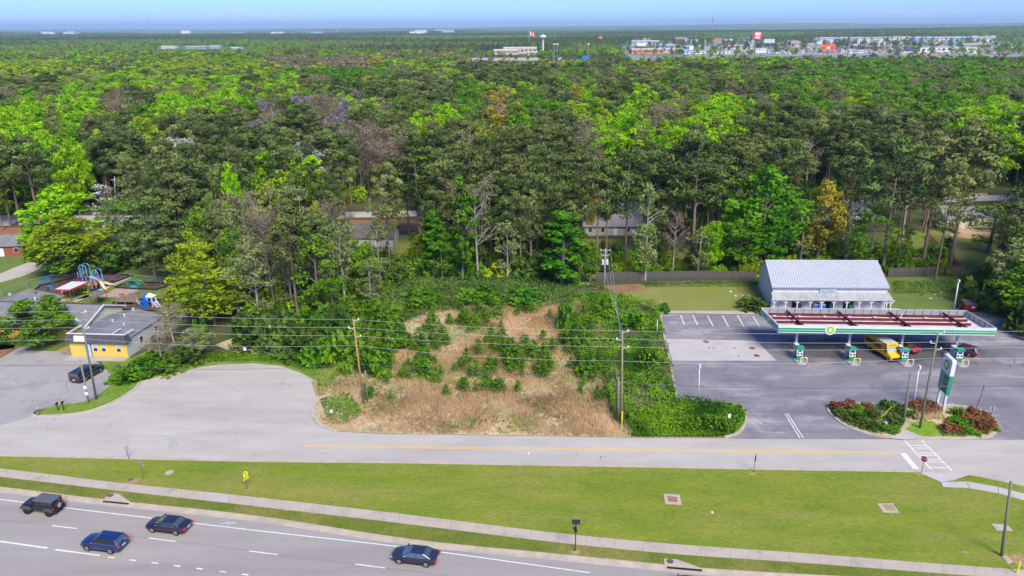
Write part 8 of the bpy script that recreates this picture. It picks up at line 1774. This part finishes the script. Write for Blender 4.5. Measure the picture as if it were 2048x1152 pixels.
for x, y in zip(CX[ok], CY[ok]):
    d = math.hypot(x, y); h0 = R.uniform(16.5, 23.5) if d > 170 else R.uniform(15, 21)
    if d > 800: h0 *= .85
    tx, ty = W((x, y, h0)); k_ = pick_kind(tx, ty, d, R.random(), R.random()); sh = KIND[k_][0]
    if any(abs(tx - (a_ + b_) / 2) < (b_ - a_) / 2 + RS[sh] * .55 * FPX / d and ty < y1_ and W((x, y, h0 * (.47 if sh == 'pine' else .15)))[1] > y0_ and y < G(0, y1_)[1] for a_, y0_, b_, y1_ in WIN) and R.random() < .9: continue
    h = h0 * (.95 if sh in ('leafy', 'thin') else 1.0); trees.append((d, x, y, h, k_, tx, ty))
trees.sort(key=lambda q: q[0])
# how much of each crown shows: front to back on a coarse grid
cov = np.zeros((1152 // 4 + 2, 2048 // 4 + 2), bool); vis = []
for (ox, oy, orr) in OCC: pass
for (d, x, y, h, k_, tx, ty) in trees:
    lo_ = .5 if KIND[k_][0] == 'pine' else .25; bx_, by_ = W((x, y, h * lo_)); r_ = RS[KIND[k_][0]] * h / HS[KIND[k_][0]] * FPX / d * .85
    x0, x1 = int(max(0, (tx - r_) / 4)), int(min(2048 / 4, (tx + r_) / 4 + 1)); y0, y1 = int(max(0, ty / 4)), int(min(1152 / 4, by_ / 4 + 1))
    if x1 <= x0 or y1 <= y0: vis.append(0); continue
    s_ = cov[y0:y1, x0:x1]; vis.append(int((~s_).sum())); s_[:, :] = True
pick = {}
for i, q in enumerate(trees): pick.setdefault(KIND[q[4]][3], []).append((vis[i], i))
chosen = set()
for nm, L_ in pick.items():
    L_.sort(reverse=True); lim = {'pine_tree': 272, 'leafy_tree': 272}.get(nm, 90)
    chosen |= {i for v_, i in L_[:lim] if v_ >= 6}
Zn = [(-900, 60, 'at the far left edge'), (60, 260, 'above the play areas'), (260, 480, 'above the lime bushes'), (480, 700, 'around the flame shaped tree'), (700, 880, 'around the dark roofed house'), (880, 1060, 'behind the dry field'), (1060, 1240, 'left of the transformer pole'), (1240, 1400, 'right of the transformer pole'), (1400, 1570, 'left of the store'), (1570, 1760, 'behind the white store'), (1760, 1900, 'behind the right grey fence'), (1900, 5000, 'above the cream deck house')]
Bn = [(470, 'front edge'), (380, 'second belt'), (300, 'middle woods'), (235, 'upper woods'), (185, 'far woods'), (150, 'farther woods'), (-99, 'farthest treetops')]
bins = {}
for i in sorted(chosen):
    d, x, y, h, k_, tx, ty = trees[i]; zi = next(j for j, z_ in enumerate(Zn) if z_[0] <= tx < z_[1]); bi = next(j for j, b_ in enumerate(Bn) if ty >= b_[0]); bins.setdefault((k_, zi, bi), []).append((tx, i))
for (k_, zi, bi), L_ in bins.items():
    L_.sort()
    for j, (tx, i) in enumerate(L_):
        d, x, y, h, _, _, ty = trees[i]; wd_ = KIND[k_][4]
        if len(L_) == 1: lab = f'{wd_} {Zn[zi][2]}, alone of its look in {Bn[bi][1]}'
        else: lab = f'{wd_} {Zn[zi][2]}, {Bn[bi][1]}, {label_rank(j, 0)} from left'
        plant(k_, x, y, h, h / HS[KIND[k_][0]] * ((R.uniform(1.4, 1.9) if d > 500 else R.uniform(1.1, 1.5)) if k_ in ('bright', 'green', 'lime', 'gold') and d > 300 else R.uniform(.88, 1.15) * (1.35 if d > 520 else 1)), lab, {'pine_tree': 'pines of the wood', 'leafy_tree': 'broadleaf trees of the wood'}.get(KIND[k_][3], 'thin and blossoming trees of the wood'))

# ---- the rest of the wood, one mass: instanced on points
PC = bpy.data.collections.new('wood_models')
def proto(kind, v, far=False, tag_=''):
    shape, leaf, bark, nm, _ = KIND[kind]
    P, t_, seg = SHAPES[shape][v] if not far else FAR[shape][v]
    me = mesh_quads('wood_model', P, t_, leaf)
    if not far:
        tb = limb_mesh('tb', seg[:8], MATS[bark], 4); bm_ = bpy.data.objects.new('x', me)
        import bmesh
        b = bmesh.new(); b.from_mesh(me); n0 = len(b.faces); b.from_mesh(tb); b.faces.ensure_lookup_table()
        for f_ in b.faces[n0:]: f_.material_index = 1
        b.to_mesh(me); b.free(); me.materials.append(MATS[bark]); bpy.data.objects.remove(bm_)
    o = bpy.data.objects.new(f'wood_model_{len(PC.objects):03d}', me); PC.objects.link(o); return len(PC.objects) - 1
FAR = {'pine': [make_pine(n=26, per=26, size=.6, low=.35) for _ in range(2)], 'full': [make_pine(n=28, per=26, size=.62, low=.25) for _ in range(3)], 'leafy': [make_leafy(n=34, per=28, size=.6) for _ in range(3)], 'slim': [make_leafy(H=20, low=.2, R=2.7, n=26, per=12, size=.7, pointy=.6)], 'thin': [make_leafy(H=18, R=3.8, n=24, per=10, size=.7)], 'bare': [make_leafy(H=16, R=4.4, n=26, per=9, size=.6)]}
IDX = {}
for k_ in ('pine', 'olive', 'fullpine', 'bright', 'green', 'lime', 'gold', 'tan', 'violet', 'white', 'pale', 'bare'):
    sh = KIND[k_][0]; IDX[k_, 0] = [proto(k_, v) for v in range(min(3, len(SHAPES[sh])))]; IDX[k_, 1] = [proto(k_, v, True) for v in range(len(FAR[sh]))]
for k_ in ('shrub', 'darkshrub', 'limeshrub'): IDX[k_, 0] = [proto(k_, v) for v in range(3)]
def stuff_points(name, pts):
    """pts: x y z sx sz rot idx"""
    A = np.array(pts, float); me = bpy.data.meshes.new(name); me.vertices.add(len(A)); me.vertices.foreach_set('co', A[:, :3].astype(np.float32).ravel())
    a = me.attributes.new('scl', 'FLOAT_VECTOR', 'POINT'); a.data.foreach_set('vector', A[:, [3, 3, 4]].astype(np.float32).ravel())
    a = me.attributes.new('rot', 'FLOAT_VECTOR', 'POINT'); rr = np.zeros((len(A), 3), np.float32); rr[:, 2] = A[:, 5]; a.data.foreach_set('vector', rr.ravel())
    a = me.attributes.new('idx', 'INT', 'POINT'); a.data.foreach_set('value', A[:, 6].astype(np.int32))
    o = bpy.data.objects.new(name, me); C.objects.link(o); o['kind'] = 'stuff'
    ng = bpy.data.node_groups.new(name, 'GeometryNodeTree'); ng.interface.new_socket('Geometry', in_out='INPUT', socket_type='NodeSocketGeometry'); ng.interface.new_socket('Geometry', in_out='OUTPUT', socket_type='NodeSocketGeometry')
    L_ = ng.links; ni = ng.nodes.new('NodeGroupInput'); no = ng.nodes.new('NodeGroupOutput'); ip = ng.nodes.new('GeometryNodeInstanceOnPoints'); ci = ng.nodes.new('GeometryNodeCollectionInfo')
    ci.inputs['Collection'].default_value = PC; ci.inputs['Separate Children'].default_value = True; ci.inputs['Reset Children'].default_value = True
    def na(nm, ty): n_ = ng.nodes.new('GeometryNodeInputNamedAttribute'); n_.data_type = ty; n_.inputs['Name'].default_value = nm; return n_.outputs[0]
    L_.new(ni.outputs[0], ip.inputs['Points']); L_.new(ci.outputs[0], ip.inputs['Instance']); ip.inputs['Pick Instance'].default_value = True
    L_.new(na('idx', 'INT'), ip.inputs['Instance Index']); L_.new(na('rot', 'FLOAT_VECTOR'), ip.inputs['Rotation']); L_.new(na('scl', 'FLOAT_VECTOR'), ip.inputs['Scale']); L_.new(ip.outputs[0], no.inputs[0])
    md = o.modifiers.new('scatter', 'NODES'); md.node_group = ng; return o
pts = []
for i, (d, x, y, h, k_, tx, ty) in enumerate(trees):
    if i in chosen: continue
    kk = k_ if (k_, 0) in IDX else 'green'; far = 1 if d > 650 else 0; s = h / HS[KIND[kk][0]]; wm = (R.uniform(1.5, 2.1) if d > 500 else R.uniform(1.15, 1.6)) if kk in ('bright', 'green', 'lime', 'gold', 'tan') and d > 300 else R.uniform(.9, 1.2) * (1.35 if d > 520 else 1); pts.append((x, y, 0, s * wm, s, R.uniform(0, 6.28), R.choice(IDX[kk, far])))
# undergrowth near the edge of the wood
xs, ys = N.uniform(-260, 260, 16000), N.uniform(128, 330, 16000); k = inpoly(xs, ys, LIMIT)
for p_ in KEEP + SPARSE: k &= ~inpoly(xs, ys, p_)
for i in range(len(st2a) - 1):
    a, b = st2a[i], st2a[i + 1]; ab = b - a; tt = np.clip(((xs - a[0]) * ab[0] + (ys - a[1]) * ab[1]) / (ab @ ab), 0, 1); k &= np.hypot(xs - a[0] - ab[0] * tt, ys - a[1] - ab[1] * tt) > 7
k &= N.uniform(0, 1, len(xs)) < np.where(ys < 190, .62, .2)
und = []
for x, y in zip(xs[k], ys[k]):
    kk = R.choice(['shrub', 'darkshrub', 'darkshrub', 'limeshrub']) if x < 20 else R.choice(['shrub', 'darkshrub', 'darkshrub']); s = R.uniform(.7, 2.2); und.append((x, y, 0, s, s * R.uniform(.7, 1.3), R.uniform(0, 6.28), R.choice(IDX[kk, 0])))
for k in range(420):                                     # saplings and bushes under the pines behind the back fences
    g = G(R.uniform(1160, 1900), R.uniform(500, 548))
    if R.random() < .55 or not 1290 < W(g)[0] < 1450: s = R.uniform(.35, 1.3); und.append((g[0], g[1], 0, s, s * R.uniform(.8, 1.6), R.uniform(0, 6.28), R.choice(IDX[R.choice(('shrub', 'limeshrub', 'shrub', 'darkshrub')), 0])))
stuff_points('undergrowth', und)
# woods from 1300 m to 7 km
y = 1300; q_ = []
while y < 7200:
    sp = 12 + (y - 1300) * .0052; xr = .74 * y + 60; xs = np.arange(-xr, xr, sp); xs = xs + N.uniform(-.45, .45, len(xs)) * sp; ys = y + N.uniform(-.45, .45, len(xs)) * sp; q_.append(np.stack([xs, ys, np.full(len(xs), sp)], 1)); y += sp
Q = np.concatenate(q_); intown = inpoly(Q[:, 0], Q[:, 1], TOWN); keep = ~intown | (N.uniform(0, 1, len(Q)) < .07 + .25 * (vn(Q[:, 0], Q[:, 1], 160, 40) > .72)); Q = Q[keep]
for bx_, by_, rr_ in [(*G(px, py)[:2], r_) for px, py, r_ in ((340, 97, 60), (410, 98, 90), (475, 100, 50), (1000, 124, 95), (1030, 108, 80), (1160, 122, 70), (760, 115, 40), (900, 118, 50), (1292, 107, 55), (1289, 90, 60))]: Q = Q[~((np.abs(Q[:, 0] - bx_ * Q[:, 1] / by_) < rr_) & (Q[:, 1] < by_ + 40) & (Q[:, 1] > by_ - 210))]
PXq = 1024 + FPX * Q[:, 0] / (Q[:, 1] * math.cos(PITCH) + CAM_H * math.sin(PITCH))
for a_, b_, d0, d1 in ((985, 1085, 1290, 1560), (1240, 1330, 1290, 1520), (315, 500, 1560, 2050)): Q, PXq = (lambda m: (Q[m], PXq[m]))(~((PXq > a_) & (PXq < b_) & (Q[:, 1] > d0) & (Q[:, 1] < d1)))
zz = ground_z(Q[:, 0], Q[:, 1]); patch = vn(Q[:, 0] * .45, Q[:, 1] ** .55 * 34, 190, 41) * .55 + vn(Q[:, 0] * .3, Q[:, 1] ** .55 * 34, 430, 42) * .45 + N.normal(0, .03, len(Q))
for (x, y, sp), z, pa in zip(Q, zz, patch):
    r_ = R.random(); kk = ('fullpine' if r_ < .6 else 'olive' if r_ < .85 else 'green') if pa < .37 else ('green' if r_ < .28 else 'lime' if r_ < .52 else 'tan' if r_ < .62 else 'pale' if r_ < .84 else 'bright') if pa > .45 else ('olive' if r_ < .4 else 'green' if r_ < .6 else 'pale' if r_ < .8 else 'fullpine')
    s = R.uniform(.7, 1.0) * (1 + max(0, sp - 14) / 26); pts.append((x, y, z, s * 1.15, R.uniform(.7, .95) * (1 + max(0, sp - 20) / 90), R.uniform(0, 6.28), R.choice(IDX[kk, 1])))
for k in range(2600):                                     # low trees and hedges among the town buildings
    x, y = R.uniform(150, 2300), R.uniform(900, 2650)
    if inpoly(np.array([x]), np.array([y]), TOWN)[0] and vn(np.array([x]), np.array([y]), 110, 44)[0] > (.35 if y < 1150 else .5): s = R.uniform(.35, .6); pts.append((x, y, .3, s * 1.4, s, R.uniform(0, 6.28), R.choice(IDX[R.choice(('green', 'lime', 'pale', 'fullpine', 'tan')), 1])))
for a_, b_, d0, d1, n_ in ((935, 1085, 745, 1050, 210), (1090, 1215, 800, 1150, 160), (985, 1085, 1290, 1400, 40), (935, 1085, 1110, 1290, 60)):
    for k in range(n_): y = R.uniform(d0, d1); px = R.uniform(a_, b_); x = (px - 1024) / FPX * (y * math.cos(PITCH) + CAM_H * math.sin(PITCH)); s = R.uniform(.3, .5); pts.append((x, y, 0, s * 1.5, s, R.uniform(0, 6.28), R.choice(IDX[R.choice(('green', 'bright', 'pale', 'fullpine', 'olive')), 1])))
stuff_points('distant_woods', pts)
print('trees', len(trees), 'chosen', len(chosen), 'points', len(pts), 'objects', len(bpy.data.objects))
